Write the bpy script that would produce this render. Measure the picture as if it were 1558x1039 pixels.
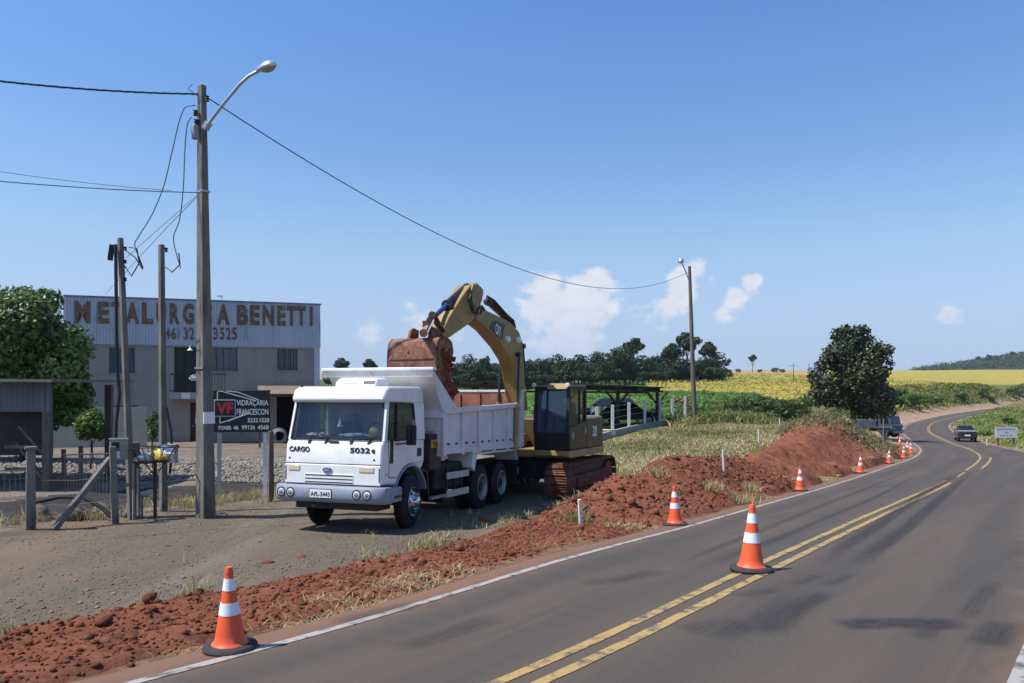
import bpy, math, random
import numpy as np
from mathutils import Vector, Matrix
for o in list(bpy.data.objects): bpy.data.objects.remove(o)
scene = bpy.context.scene
C = scene.collection
R = math.radians
rng = np.random.default_rng(7)
random.seed(7)

# ------------------------------------------------------------------ camera, sky, sun, exposure
CAMZ = 2.30
cam_data = bpy.data.cameras.new('camera')
cam = bpy.data.objects.new('camera', cam_data); C.objects.link(cam)
cam.location = (0, 0, CAMZ); cam.rotation_euler = (R(90), 0, 0)
cam_data.sensor_width = 36; cam_data.lens = 36*1200/1558
cam_data.shift_y = 80.5/1558
cam_data.clip_start = 0.1; cam_data.clip_end = 6000
scene.camera = cam
SUN_EL, SUN_AZ = 57.0, (-0.955, -0.265)          # elevation, horizontal direction towards the sun
az = math.atan2(SUN_AZ[0], SUN_AZ[1])           # clockwise from +Y
world = bpy.data.worlds.new('World'); scene.world = world; world.use_nodes = True
def build_world():
    nt = world.node_tree; N = nt.nodes; L = nt.links; N.clear()
    out = N.new('ShaderNodeOutputWorld'); bg = N.new('ShaderNodeBackground')
    sky = N.new('ShaderNodeTexSky'); sky.sky_type = 'NISHITA'; sky.sun_disc = False
    sky.sun_elevation = R(SUN_EL); sky.sun_rotation = az
    sky.altitude = 600; sky.air_density = 1.0; sky.dust_density = 0.7; sky.ozone_density = 3.0
    bg.inputs['Strength'].default_value = 0.12
    tc = N.new('ShaderNodeTexCoord'); gen = tc.outputs['Generated']
    def math_(op, a, b=None, c=None, clamp=False):
        n = N.new('ShaderNodeMath'); n.operation = op; n.use_clamp = clamp
        for i, v in enumerate((a, b, c)):
            if v is None: continue
            if isinstance(v, (int, float)): n.inputs[i].default_value = v
            else: L.new(v, n.inputs[i])
        return n.outputs[0]
    sep = N.new('ShaderNodeSeparateXYZ'); L.new(gen, sep.inputs[0])
    z = sep.outputs[2]
    # cumulus banks low over the horizon, all the way round; a few towers where they stand
    mp = N.new('ShaderNodeMapping'); mp.inputs['Scale'].default_value = (1, 1, 1.5); L.new(gen, mp.inputs[0])
    n1 = N.new('ShaderNodeTexNoise'); n1.inputs['Scale'].default_value = 7.5; n1.inputs['Detail'].default_value = 9; n1.inputs['Roughness'].default_value = .56
    L.new(mp.outputs[0], n1.inputs['Vector'])
    n2 = N.new('ShaderNodeTexNoise'); n2.inputs['Scale'].default_value = 30; n2.inputs['Detail'].default_value = 10; n2.inputs['Roughness'].default_value = .62
    L.new(mp.outputs[0], n2.inputs['Vector'])
    tot = None
    blobs = [(838,470,.050,1.0),(890,455,.045,1.0),(905,432,.026,.9),(850,500,.06,.9),(835,440,.022,.85),(1040,432,.024,1.),(1058,412,.017,.95),(1020,462,.026,.75),
             (1140,432,.019,1.),(1120,450,.02,.95),(1100,480,.028,.55),(1450,480,.024,.58),(1190,425,.012,.6),(1085,425,.012,.55),(560,510,.026,.6),(640,485,.034,.62),(690,510,.04,.5),(980,500,.05,.42),(1250,500,.03,.3),
             (1900,470,.06,1.),(2300,500,.07,.8),(-300,480,.07,.9),(-900,500,.08,.9)]
    for (px, py, r, a) in blobs:
        d = Vector(((px-779)/1200, 1, (600-py)/1200)).normalized()
        vm = N.new('ShaderNodeVectorMath'); vm.operation = 'DISTANCE'; L.new(gen, vm.inputs[0]); vm.inputs[1].default_value = d
        q = math_('DIVIDE', vm.outputs['Value'], r); q = math_('MULTIPLY', q, q); q = math_('MULTIPLY', q, -1.0)
        g = math_('MULTIPLY', math_('EXPONENT', q), a)
        tot = g if tot is None else math_('MAXIMUM', tot, g)
    nn = math_('MULTIPLY', math_('SUBTRACT', n1.outputs['Fac'], .5), 1.0)
    nn = math_('MULTIPLY_ADD', math_('SUBTRACT', n2.outputs['Fac'], .5), 1.35, nn)
    s = math_('MULTIPLY_ADD', nn, math_('ADD', tot, .42, clamp=True), tot)
    mr = N.new('ShaderNodeMapRange'); mr.interpolation_type = 'SMOOTHSTEP'; L.new(s, mr.inputs[0])
    mr.inputs['From Min'].default_value = .35; mr.inputs['From Max'].default_value = .70
    band = N.new('ShaderNodeMapRange'); L.new(z, band.inputs[0]); band.inputs['From Min'].default_value = .01; band.inputs['From Max'].default_value = .115
    fac = math_('MULTIPLY', math_('MULTIPLY', mr.outputs[0], band.outputs[0]), .88)
    # soft base haze of cloud near the horizon
    hz = N.new('ShaderNodeMapRange'); hz.interpolation_type = 'SMOOTHSTEP'; L.new(z, hz.inputs[0])
    hz.inputs['From Min'].default_value = .30; hz.inputs['From Max'].default_value = .0; hz.inputs['To Max'].default_value = .92
    cc = N.new('ShaderNodeMix'); cc.data_type = 'RGBA'
    L.new(n2.outputs['Fac'], cc.inputs[0]); cc.inputs[6].default_value = (3.6, 4.15, 5.2, 1); cc.inputs[7].default_value = (6.1, 5.9, 6.0, 1)
    tr = N.new('ShaderNodeMapRange'); L.new(z, tr.inputs[0]); tr.inputs['From Min'].default_value = .2; tr.inputs['From Max'].default_value = .45
    tcl = N.new('ShaderNodeMix'); tcl.data_type = 'RGBA'; L.new(tr.outputs[0], tcl.inputs[0]); tcl.inputs[6].default_value = (.92, 1.02, 1.05, 1); tcl.inputs[7].default_value = (.76, 1.02, 1.30, 1)
    tinted = N.new('ShaderNodeMix'); tinted.data_type = 'RGBA'; tinted.blend_type = 'MULTIPLY'; tinted.inputs[0].default_value = 1; L.new(sky.outputs[0], tinted.inputs[6]); L.new(tcl.outputs[2], tinted.inputs[7])
    m0 = N.new('ShaderNodeMix'); m0.data_type = 'RGBA'; L.new(hz.outputs[0], m0.inputs[0]); L.new(tinted.outputs[2], m0.inputs[6]); m0.inputs[7].default_value = (2.6, 3.35, 4.9, 1)
    m1 = N.new('ShaderNodeMix'); m1.data_type = 'RGBA'; L.new(fac, m1.inputs[0]); L.new(m0.outputs[2], m1.inputs[6]); L.new(cc.outputs[2], m1.inputs[7])
    L.new(m1.outputs[2], bg.inputs[0]); L.new(bg.outputs[0], out.inputs[0])
build_world()
sd = bpy.data.lights.new('sun', 'SUN'); sd.energy = 4.6; sd.angle = R(0.53); sd.color = (1, .955, .88)
sun = bpy.data.objects.new('sun', sd); C.objects.link(sun)
to_sun = Vector((SUN_AZ[0], SUN_AZ[1], 0)).normalized()*math.cos(R(SUN_EL)) + Vector((0, 0, math.sin(R(SUN_EL))))
sun.rotation_euler = to_sun.to_track_quat('Z', 'Y').to_euler()
scene.view_settings.view_transform = 'Standard'; scene.view_settings.look = 'None'
scene.view_settings.exposure = 0.40; scene.view_settings.gamma = 1; scene.view_settings.use_curve_mapping = False
scene.render.engine = 'CYCLES'
scene.render.resolution_x = 1024; scene.render.resolution_y = 683
# ------------------------------------------------------------------ geometry of the place (numpy)
FPX, CXP, CYP = 1200.0, 779.0, 600.0
def P(px, py, D):                      # a point of the place seen at photo pixel px, py and D metres away
    return np.array([(px-CXP)/FPX*D, D, CAMZ-(py-CYP)/FPX*D])
def PZ(px, py, zrel):                  # the same, from its height below eye level
    return P(px, py, zrel*FPX/(CYP-py))
def proj(p): return (CXP+FPX*p[0]/p[1], CYP-FPX*(p[2]-CAMZ)/p[1])
def plane_hit(px, py, p0, n):          # the view line through a pixel meets a plane
    d = np.array([(px-CXP)/FPX, 1.0, -(py-CYP)/FPX]); o = np.array([0, 0, CAMZ])
    return o+d*(np.dot(p0-o, n)/np.dot(d, n))

def _hash(ix, iy, seed):
    h = (ix.astype(np.int64)*374761393 + iy.astype(np.int64)*668265263 + seed*974634) & 0x7fffffff
    h = ((h ^ (h >> 13))*1274126177) & 0x7fffffff
    return ((h ^ (h >> 16)) & 0xffff)/65535.0
def vnoise(x, y, seed=0):
    x = np.asarray(x, float); y = np.asarray(y, float)
    ix = np.floor(x); iy = np.floor(y); fx = x-ix; fy = y-iy
    fx = fx*fx*(3-2*fx); fy = fy*fy*(3-2*fy)
    a = _hash(ix, iy, seed); b = _hash(ix+1, iy, seed); c = _hash(ix, iy+1, seed); d = _hash(ix+1, iy+1, seed)
    return (a*(1-fx)+b*fx)*(1-fy)+(c*(1-fx)+d*fx)*fy
def fbm(x, y, sc, octv=4, seed=0, rough=.5):
    t = 0; a = 1; s = 0
    for i in range(octv):
        t = t+a*(vnoise(np.asarray(x)/sc*2**i+17.3*i, np.asarray(y)/sc*2**i+9.1*i, seed+i)-.5); s += a; a *= rough
    return t/s*2
def sstep(a, b, x):
    t = np.clip((x-a)/(b-a), 0, 1); return t*t*(3-2*t)

# road centre line
_rc = [(-22.0, -22.0, CAMZ-1.5), (-9.0, -5.2, CAMZ-1.85)] + [tuple(P(*a)) for a in
       [(790,1039,5.74),(1146,871,9.4),(1303,797,15.2),(1452,727,28.5),(1490,692,47),(1441,672,76),(1412,655.5,106),(1423,642,145),(1480,628.5,205),(1553,619,290)]] + [(330, 430, CAMZ-2.5), (560, 660, CAMZ+3)]
def catmull(pts, n=24):
    pts = np.array(pts); out = []
    for i in range(len(pts)-1):
        p0 = pts[max(i-1, 0)]; p1 = pts[i]; p2 = pts[i+1]; p3 = pts[min(i+2, len(pts)-1)]
        l = np.linalg.norm(p2-p1)
        m1 = (p2-p0)/(np.linalg.norm(p2-p1)+np.linalg.norm(p1-p0)+1e-9)*l; m2 = (p3-p1)/(np.linalg.norm(p3-p2)+np.linalg.norm(p2-p1)+1e-9)*l
        for t in np.linspace(0, 1, n, endpoint=False):
            out.append((2*t**3-3*t**2+1)*p1+(t**3-2*t**2+t)*m1+(-2*t**3+3*t**2)*p2+(t**3-t**2)*m2)
    out.append(pts[-1]); return np.array(out)
RC = catmull(_rc)
for _ in range(6): RC[1:-1] = (RC[:-2]+2*RC[1:-1]+RC[2:])/4
_t = np.gradient(RC[:, :2], axis=0); _t /= np.linalg.norm(_t, axis=1)[:, None]
RT = _t; RN = np.stack([_t[:, 1], -_t[:, 0]], 1)           # right-hand normal
RS = np.concatenate([[0], np.cumsum(np.linalg.norm(np.diff(RC[:, :2], axis=0), axis=1))])
HALF = 2.88                                                 # from the centre to the edge lines
_HL = np.array([[-40, 0, 6, 12, 18, 26, 36, 60, 900], [2.40, 2.43, 2.55, 2.75, 2.95, 3.18, 3.35, 3.1, 2.9]])
def HLs(s): return np.interp(np.asarray(s, float)-S_CONE, _HL[0], _HL[1])      # left lane, widening into the bend
S_CONE = 0.0
def bank(s): return .05*(1-sstep(60, 110, np.asarray(s)))-.0
def road_sc(x, y):
    """road coordinates of points: s along, c across (right positive), z of the centre"""
    x = np.atleast_1d(np.asarray(x, float)); y = np.atleast_1d(np.asarray(y, float))
    S = np.empty(x.size); Cc = np.empty(x.size); Z = np.empty(x.size)
    A = RC[:-1, :2]; B = RC[1:, :2]; AB = B-A; L2 = (AB**2).sum(1)
    for i in range(0, x.size, 20000):
        px = x[i:i+20000, None]; py = y[i:i+20000, None]
        t = np.clip(((px-A[:, 0])*AB[:, 0]+(py-A[:, 1])*AB[:, 1])/L2, 0, 1)
        qx = A[:, 0]+t*AB[:, 0]; qy = A[:, 1]+t*AB[:, 1]
        d2 = (px-qx)**2+(py-qy)**2; k = d2.argmin(1); r = np.arange(len(k)); tt = t[r, k]
        sgn = np.sign((px[:, 0]-qx[r, k])*RN[k, 0]+(py[:, 0]-qy[r, k])*RN[k, 1])
        Cc[i:i+20000] = sgn*np.sqrt(d2[r, k]); S[i:i+20000] = RS[k]+tt*(RS[k+1]-RS[k]); Z[i:i+20000] = RC[k, 2]+tt*(RC[k+1, 2]-RC[k, 2])
    return S, Cc, Z
def road_pt(s, c, dz=0):
    s = np.atleast_1d(s).astype(float); c = np.atleast_1d(c).astype(float)
    X = np.interp(s, RS, RC[:, 0])+c*np.interp(s, RS, RN[:, 0]); Y = np.interp(s, RS, RC[:, 1])+c*np.interp(s, RS, RN[:, 1])
    return np.stack([X, Y, np.interp(s, RS, RC[:, 2])+bank(s)*c+dz+0*c], -1)
S_CONE = float(road_sc(-2.5, 6.9)[0][0])                    # station of the nearest cone

# natural ground: thin-plate surface through surveyed points
_cp = [PZ(0,1039,-2.3),PZ(0,950,-2.34),PZ(0,850,-2.42),PZ(300,785,-2.52),PZ(45,803,-2.48),PZ(0,690,-2.62),PZ(300,680,-2.65),P(98,676,41),P(487,674,45),
       np.array([-2.95,15.38,CAMZ-2.56]),np.array([-1.3,20.1,CAMZ-2.70]),np.array([-5.0,14.6,CAMZ-2.5]),np.array([1.,21.8,CAMZ-2.72]),PZ(640,850,-2.42),PZ(820,790,-2.55),
       P(932,662,43),P(1023,647,51),P(1058,643,50),PZ(950,692,-2.5),PZ(1050,672,-2.2),PZ(1100,662,-2.05),P(1300,640,75),P(1340,648,73),
       P(1120,636,56),P(1000,617,75),P(900,622,75),P(1200,622,75),P(950,606,105),P(1150,605,105),P(950,596,150),P(1150,594,150),P(900,585,220),P(1100,581,220),
       P(700,590,220),P(500,592,220),P(1150,567,350),P(900,570,350),P(1150,563.5,600),P(800,564,600),P(400,570,400),P(300,600,120),P(0,605,150),P(600,608,90),
       P(1400,601,172),P(1558,593,312),P(1460,597,235),P(1400,578,330),P(1400,563.5,700),P(1558,562.5,760),P(1558,577,480),
       P(1500,664,78),P(1558,630,150),P(1558,668,72),np.array([7,4,CAMZ-1.7]),np.array([22,15,CAMZ-2.2]),np.array([40,40,CAMZ-3.3]),np.array([90,80,CAMZ-4.2]),np.array([160,150,CAMZ-4.6]),
       np.array([300,250,CAMZ-3]),np.array([600,300,CAMZ+6]),np.array([-40,10,CAMZ-2.3]),np.array([-10,-20,CAMZ-2.0]),np.array([20,-30,CAMZ-1.6]),np.array([-60,60,CAMZ-2.5]),np.array([-150,150,CAMZ-1]),
       np.array([-300,300,CAMZ+6]),np.array([-200,-100,CAMZ-2]),np.array([200,-150,CAMZ-1]),np.array([0,-300,CAMZ-1]),np.array([-900,800,CAMZ+16]),np.array([900,900,CAMZ+24]),np.array([1200,200,CAMZ+10]),np.array([0,1300,CAMZ+22]),np.array([500,1300,CAMZ+28]),np.array([-900,-600,CAMZ]),np.array([900,-600,CAMZ])]
_cp = np.array(_cp); _q = _cp[:, :2]/100
def _warp(xy):                                              # compress distance so the surface stays calm far off
    r = np.hypot(xy[:, 0], xy[:, 1])+1e-6; k = np.log1p(r/15)/r
    return xy*k[:, None]
_w = _warp(_cp[:, :2])
def _U(r2): return np.where(r2 > 1e-12, r2*np.log(r2+1e-12), 0)
_n = len(_w); _K = _U(((_w[:, None]-_w[None])**2).sum(2))+np.eye(_n)*.004
_Pm = np.concatenate([np.ones((_n, 1)), _w], 1); _A = np.block([[_K, _Pm], [_Pm.T, np.zeros((3, 3))]])
_coef = np.linalg.solve(_A, np.concatenate([_cp[:, 2], np.zeros(3)]))
def natural(x, y):
    xy = np.stack([np.ravel(x), np.ravel(y)], 1); out = np.empty(len(xy))
    for i in range(0, len(xy), 20000):
        w = _warp(xy[i:i+20000]); out[i:i+20000] = _U(((w[:, None]-_w[None])**2).sum(2))@_coef[:_n]+_coef[_n]+w@_coef[_n+1:]
    return out
def ground_z(x, y, detail=True):
    x = np.ravel(np.asarray(x, float)); y = np.ravel(np.asarray(y, float))
    s, c, zc = road_sc(x, y); r = np.hypot(x, y)
    zr = zc+bank(s)*np.clip(c, -HALF-1.5, HALF+1.5)
    zn = natural(x, y)
    dl = -c-(HLs(s)+.30); dr = c-(HALF+.45)
    far = sstep(60, 140, s)
    w = np.where(c < 0, sstep(0, 2.6+15*far, dl), sstep(0, 3+4*far, dr))
    z = zr*(1-w)+zn*w
    z = z-np.where(c < 0, .07, .025)*(1-sstep(.05, .45, np.maximum(dl, dr)))      # tucked under the asphalt
    if detail:
        off = sstep(.2, 1.5, np.maximum(dl, dr))
        z = z+off*(fbm(x, y, 1.6, 4, 3)*.035*np.clip(r/12, .6, 2)+fbm(x, y, 14, 3, 11)*.10*sstep(25, 60, r))
    return z
def gz(x, y): return float(ground_z([x], [y])[0])
# ------------------------------------------------------------------ helpers
class MB:
    """collects shapes into one mesh"""
    def __init__(s): s.v = []; s.f = []
    def add(s, vs, fs):
        b = len(s.v); s.v += [tuple(map(float, p)) for p in vs]; s.f += [tuple(b+i for i in f) for f in fs]; return s
    def box(s, x0, x1, y0, y1, z0, z1):
        return s.add([(x0,y0,z0),(x1,y0,z0),(x1,y1,z0),(x0,y1,z0),(x0,y0,z1),(x1,y0,z1),(x1,y1,z1),(x0,y1,z1)],
                     [(0,3,2,1),(4,5,6,7),(0,1,5,4),(1,2,6,5),(2,3,7,6),(3,0,4,7)])
    def hexa(s, p):                   # eight corners: bottom ring, top ring
        return s.add(p, [(0,3,2,1),(4,5,6,7),(0,1,5,4),(1,2,6,5),(2,3,7,6),(3,0,4,7)])
    def prism(s, poly, a0, a1, axis='y'):     # polygon in the two other axes, extruded along axis
        n = len(poly)
        mk = {'y': lambda p, a: (p[0], a, p[1]), 'x': lambda p, a: (a, p[0], p[1]), 'z': lambda p, a: (p[0], p[1], a)}[axis]
        area = sum(poly[i][0]*poly[(i+1) % n][1]-poly[(i+1) % n][0]*poly[i][1] for i in range(n))
        flip = (area > 0) != (axis == 'y')
        vs = [mk(p, a0) for p in poly]+[mk(p, a1) for p in poly]
        fs = [tuple(range(n-1, -1, -1)), tuple(range(n, 2*n))]+[(i, (i+1) % n, n+(i+1) % n, n+i) for i in range(n)]
        if (a1 < a0): flip = not flip
        if not flip: fs = [tuple(reversed(f)) for f in fs]
        return s.add(vs, fs)
    def loft(s, rings, cap=True, closed=True):
        n = len(rings[0]); vs = [p for r in rings for p in r]; fs = []
        for k in range(len(rings)-1):
            for i in range(n if closed else n-1):
                a = k*n+i; b = k*n+(i+1) % n; fs.append((a, b, b+n, a+n))
        if cap: fs += [tuple(range(n-1, -1, -1)), tuple(range((len(rings)-1)*n, len(rings)*n))]
        return s.add(vs, fs)
    def tube(s, path, r, n=8, cap=True):
        path = [Vector(p) for p in path]; rs = r if hasattr(r, '__len__') else [r]*len(path); rings = []
        t0 = (path[1]-path[0]).normalized(); up = Vector((0, 0, 1)) if abs(t0.z) < .9 else Vector((1, 0, 0))
        x = t0.cross(up).normalized()
        for i, p in enumerate(path):
            t = (path[min(i+1, len(path)-1)]-path[max(i-1, 0)]).normalized()
            x = (x-t*x.dot(t)).normalized(); y = t.cross(x)
            rings.append([tuple(p+(x*math.cos(2*math.pi*k/n)+y*math.sin(2*math.pi*k/n))*rs[i]) for k in range(n)])
        return s.loft(rings, cap)
    def cyl(s, p0, p1, r, r1=None, n=16): return s.tube([p0, p1], [r, r if r1 is None else r1], n)
    def lathe(s, prof, n=24, o=(0,0,0), axis='z', close=False):   # prof: (radius, height)
        rings = []
        for (r, h) in prof:
            ring = []
            for k in range(n):
                a = 2*math.pi*k/n; c, q = r*math.cos(a), r*math.sin(a)
                ring.append({'z': (o[0]+c, o[1]+q, o[2]+h), 'y': (o[0]+q, o[1]+h, o[2]+c), 'x': (o[0]+h, o[1]+c, o[2]+q)}[axis])
            rings.append(ring)
        if close: rings.append(rings[0])
        return s.loft(rings, cap=not close)
    def bar(s, p0, p1, w, h, up=(0,0,1)):      # rectangular bar between two points
        p0 = Vector(p0); p1 = Vector(p1); t = (p1-p0).normalized(); u = Vector(up)
        if abs(t.dot(u)) > .98: u = Vector((1, 0, 0))
        x = t.cross(u).normalized()*w/2; y = x.cross(t).normalized()*h/2
        c = lambda p: [p-x-y, p+x-y, p+x+y, p-x+y]
        return s.add([tuple(q) for q in c(p0)+c(p1)], [(0,1,2,3),(7,6,5,4),(0,4,5,1),(1,5,6,2),(2,6,7,3),(3,7,4,0)])
    def mesh(s, name, smooth=35):
        m = bpy.data.meshes.new(name); m.from_pydata(s.v, [], s.f); m.validate(); fix_normals(m)
        if smooth:
            m.shade_smooth(); m.set_sharp_from_angle(angle=R(smooth))
        return m
    def build(s, name, mat, parent=None, bevel=0, smooth=35, label=None):
        o = obj(name, s.mesh(name, smooth), mat, parent)
        if bevel:
            b = o.modifiers.new('bevel', 'BEVEL'); b.width = bevel; b.segments = 2; b.limit_method = 'ANGLE'; b.angle_limit = R(40)
        if label: o['label'] = label
        return o
import bmesh
def fix_normals(m):
    bm = bmesh.new(); bm.from_mesh(m); bmesh.ops.recalc_face_normals(bm, faces=bm.faces); bm.to_mesh(m); bm.free()
def obj(name, mesh, mat=None, parent=None):
    o = bpy.data.objects.new(name, mesh); C.objects.link(o)
    if mat is not None and mesh is not None:
        if len(mesh.materials) == 0: mesh.materials.append(mat)
    if parent is not None: o.parent = parent
    return o
def thing(name, label, cat, loc=(0,0,0), rz=0, group=None):
    o = bpy.data.objects.new(name, None); C.objects.link(o); o.empty_display_size = .3
    o.location = tuple(map(float, loc)); o.rotation_euler = (0, 0, rz)
    return tag(o, label, cat, group)
def tag(o, label, cat, group=None):
    o['label'] = label; o['category'] = cat
    if group: o['group'] = group
    return o
def struct(o): o['kind'] = 'structure'; return o
def stuff(o, label=None, cat=None):
    o['kind'] = 'stuff'
    if label: o['label'] = label; o['category'] = cat
    return o
def copy_tree(o, parent=None):
    c = o.copy(); C.objects.link(c)
    if parent is not None: c.parent = parent
    for ch in o.children: copy_tree(ch, c)
    return c
def raw_mesh(name, V, F, mat=None, smooth=False, attr=None):
    """numpy arrays to a mesh: F of equal sized faces"""
    V = np.asarray(V, np.float32).reshape(-1, 3); F = np.asarray(F, np.int32); k = F.shape[1]
    m = bpy.data.meshes.new(name); m.vertices.add(len(V)); m.vertices.foreach_set('co', V.ravel())
    m.loops.add(F.size); m.loops.foreach_set('vertex_index', F.ravel())
    m.polygons.add(len(F)); m.polygons.foreach_set('loop_start', np.arange(0, F.size, k, dtype=np.int32))
    m.update(calc_edges=True)
    if smooth: m.shade_smooth()
    if attr is not None:
        for nm, val in attr.items():
            a = m.attributes.new(nm, 'FLOAT', 'POINT'); a.data.foreach_set('value', np.asarray(val, np.float32))
    if mat: m.materials.append(mat)
    return m
def text_mesh(body, bold=0.0, extrude=0.01, space=1.0):
    cu = bpy.data.curves.new('text', 'FONT'); cu.body = body; cu.offset = bold; cu.extrude = extrude; cu.space_character = space; cu.resolution_u = 4
    t = bpy.data.objects.new('text', cu); C.objects.link(t)
    dg = bpy.context.evaluated_depsgraph_get(); m = bpy.data.meshes.new_from_object(t.evaluated_get(dg))
    bpy.data.objects.remove(t); bpy.data.curves.remove(cu); m.materials.clear(); return m
def fit_text(name, body, mat, parent, origin, xdir, zdir, w, h, bold=0.0, depth=.01, label=None):
    """lettering fitted into w by h, lower left corner at origin, on a plane spanned by xdir and zdir"""
    m = text_mesh(body, bold, .01); n = len(m.vertices); co = np.empty(n*3, np.float32); m.vertices.foreach_get('co', co); co = co.reshape(-1, 3)
    lo, hi = co.min(0), co.max(0); co = (co-lo)/np.maximum(hi-lo, 1e-6)
    xd = np.array(xdir, float); zd = np.array(zdir, float); nd = np.cross(xd, zd); nd /= np.linalg.norm(nd)
    q = np.array(origin, float)+co[:, :1]*w*xd+co[:, 1:2]*h*zd+(co[:, 2:3]-.3)*depth*nd
    m.vertices.foreach_set('co', q.astype(np.float32).ravel()); m.update()
    o = obj(name, m, mat, parent)
    if label: o['label'] = label
    return o

# ------------------------------------------------------------------ materials
MATS = {}
def mat(name, c1, c2=None, scale=4, rough=.6, metal=0, bump=0, bscale=40, detail=6, spec=.4, lo=.35, hi=.65, stretch=None, c3=None, s3=1.0, lo3=.55, hi3=.7, coat=0, rvar=0):
    if name in MATS: return MATS[name]
    m = bpy.data.materials.new(name); m.use_nodes = True; nt = m.node_tree; N = nt.nodes; L = nt.links; b = N['Principled BSDF']
    b.inputs['Roughness'].default_value = rough; b.inputs['Metallic'].default_value = metal; b.inputs['Specular IOR Level'].default_value = spec
    b.inputs['Coat Weight'].default_value = coat
    tc = N.new('ShaderNodeTexCoord'); vec = tc.outputs['Object']
    if stretch:
        mp = N.new('ShaderNodeMapping'); mp.inputs['Scale'].default_value = stretch; L.new(vec, mp.inputs[0]); vec = mp.outputs[0]
    def noise(sc, det=detail, rg=.6):
        n = N.new('ShaderNodeTexNoise'); n.inputs['Scale'].default_value = sc; n.inputs['Detail'].default_value = det; n.inputs['Roughness'].default_value = rg
        L.new(vec, n.inputs['Vector']); return n.outputs['Fac']
    def ramp(f, a, bb):
        r = N.new('ShaderNodeMapRange'); r.inputs['From Min'].default_value = a; r.inputs['From Max'].default_value = bb; L.new(f, r.inputs[0]); return r.outputs[0]
    def mix(f, a, bb):
        x = N.new('ShaderNodeMix'); x.data_type = 'RGBA'; L.new(f, x.inputs[0])
        for i, q in ((6, a), (7, bb)):
            if isinstance(q, tuple): x.inputs[i].default_value = (*q[:3], 1)
            else: L.new(q, x.inputs[i])
        return x.outputs[2]
    col = c1
    if c2 is not None:
        f = noise(scale); col = mix(ramp(f, lo, hi), c1, c2)
        if rvar:
            rr = N.new('ShaderNodeMapRange'); L.new(f, rr.inputs[0]); rr.inputs['From Min'].default_value = .3; rr.inputs['From Max'].default_value = .7
            rr.inputs['To Min'].default_value = rough-rvar; rr.inputs['To Max'].default_value = rough+rvar; L.new(rr.outputs[0], b.inputs['Roughness'])
    if c3 is not None: col = mix(ramp(noise(s3), lo3, hi3), col if not isinstance(col, tuple) else col, c3)
    if isinstance(col, tuple): b.inputs['Base Color'].default_value = (*col[:3], 1)
    else: L.new(col, b.inputs['Base Color'])
    if bump:
        bp = N.new('ShaderNodeBump'); bp.inputs['Strength'].default_value = bump; bp.inputs['Distance'].default_value = .05
        L.new(noise(bscale, 8, .65), bp.inputs['Height']); L.new(bp.outputs[0], b.inputs['Normal'])
    MATS[name] = m; return m
def leaf_mat(name, dark, light, trans=.25, rough=.55, spec=.3):
    if name in MATS: return MATS[name]
    m = bpy.data.materials.new(name); m.use_nodes = True; nt = m.node_tree; N = nt.nodes; L = nt.links; b = N['Principled BSDF']; out = N['Material Output']
    at = N.new('ShaderNodeAttribute'); at.attribute_name = 'tint'
    x = N.new('ShaderNodeMix'); x.data_type = 'RGBA'; L.new(at.outputs['Fac'], x.inputs[0]); x.inputs[6].default_value = (*dark, 1); x.inputs[7].default_value = (*light, 1)
    L.new(x.outputs[2], b.inputs['Base Color']); b.inputs['Roughness'].default_value = rough; b.inputs['Specular IOR Level'].default_value = spec
    t = N.new('ShaderNodeBsdfTranslucent'); L.new(x.outputs[2], t.inputs[0])
    ms = N.new('ShaderNodeMixShader'); ms.inputs[0].default_value = trans; L.new(b.outputs[0], ms.inputs[1]); L.new(t.outputs[0], ms.inputs[2]); L.new(ms.outputs[0], out.inputs[0])
    MATS[name] = m; return m
def glass_mat(name, tint=(.03,.05,.07), alpha=.75, rough=.04):
    """tinted vehicle glass: partly see-through, mirror-like surface"""
    m = bpy.data.materials.new(name); m.use_nodes = True; b = m.node_tree.nodes['Principled BSDF']
    b.inputs['Base Color'].default_value = (*tint, 1); b.inputs['Roughness'].default_value = rough; b.inputs['Alpha'].default_value = alpha; b.inputs['Specular IOR Level'].default_value = 1.0; b.inputs['IOR'].default_value = 1.5
    return m
def lin(r, g, b):
    f = lambda c: ((c/255+.055)/1.055)**2.4 if c > 10 else c/255/12.92
    return (f(r), f(g), f(b))
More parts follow.
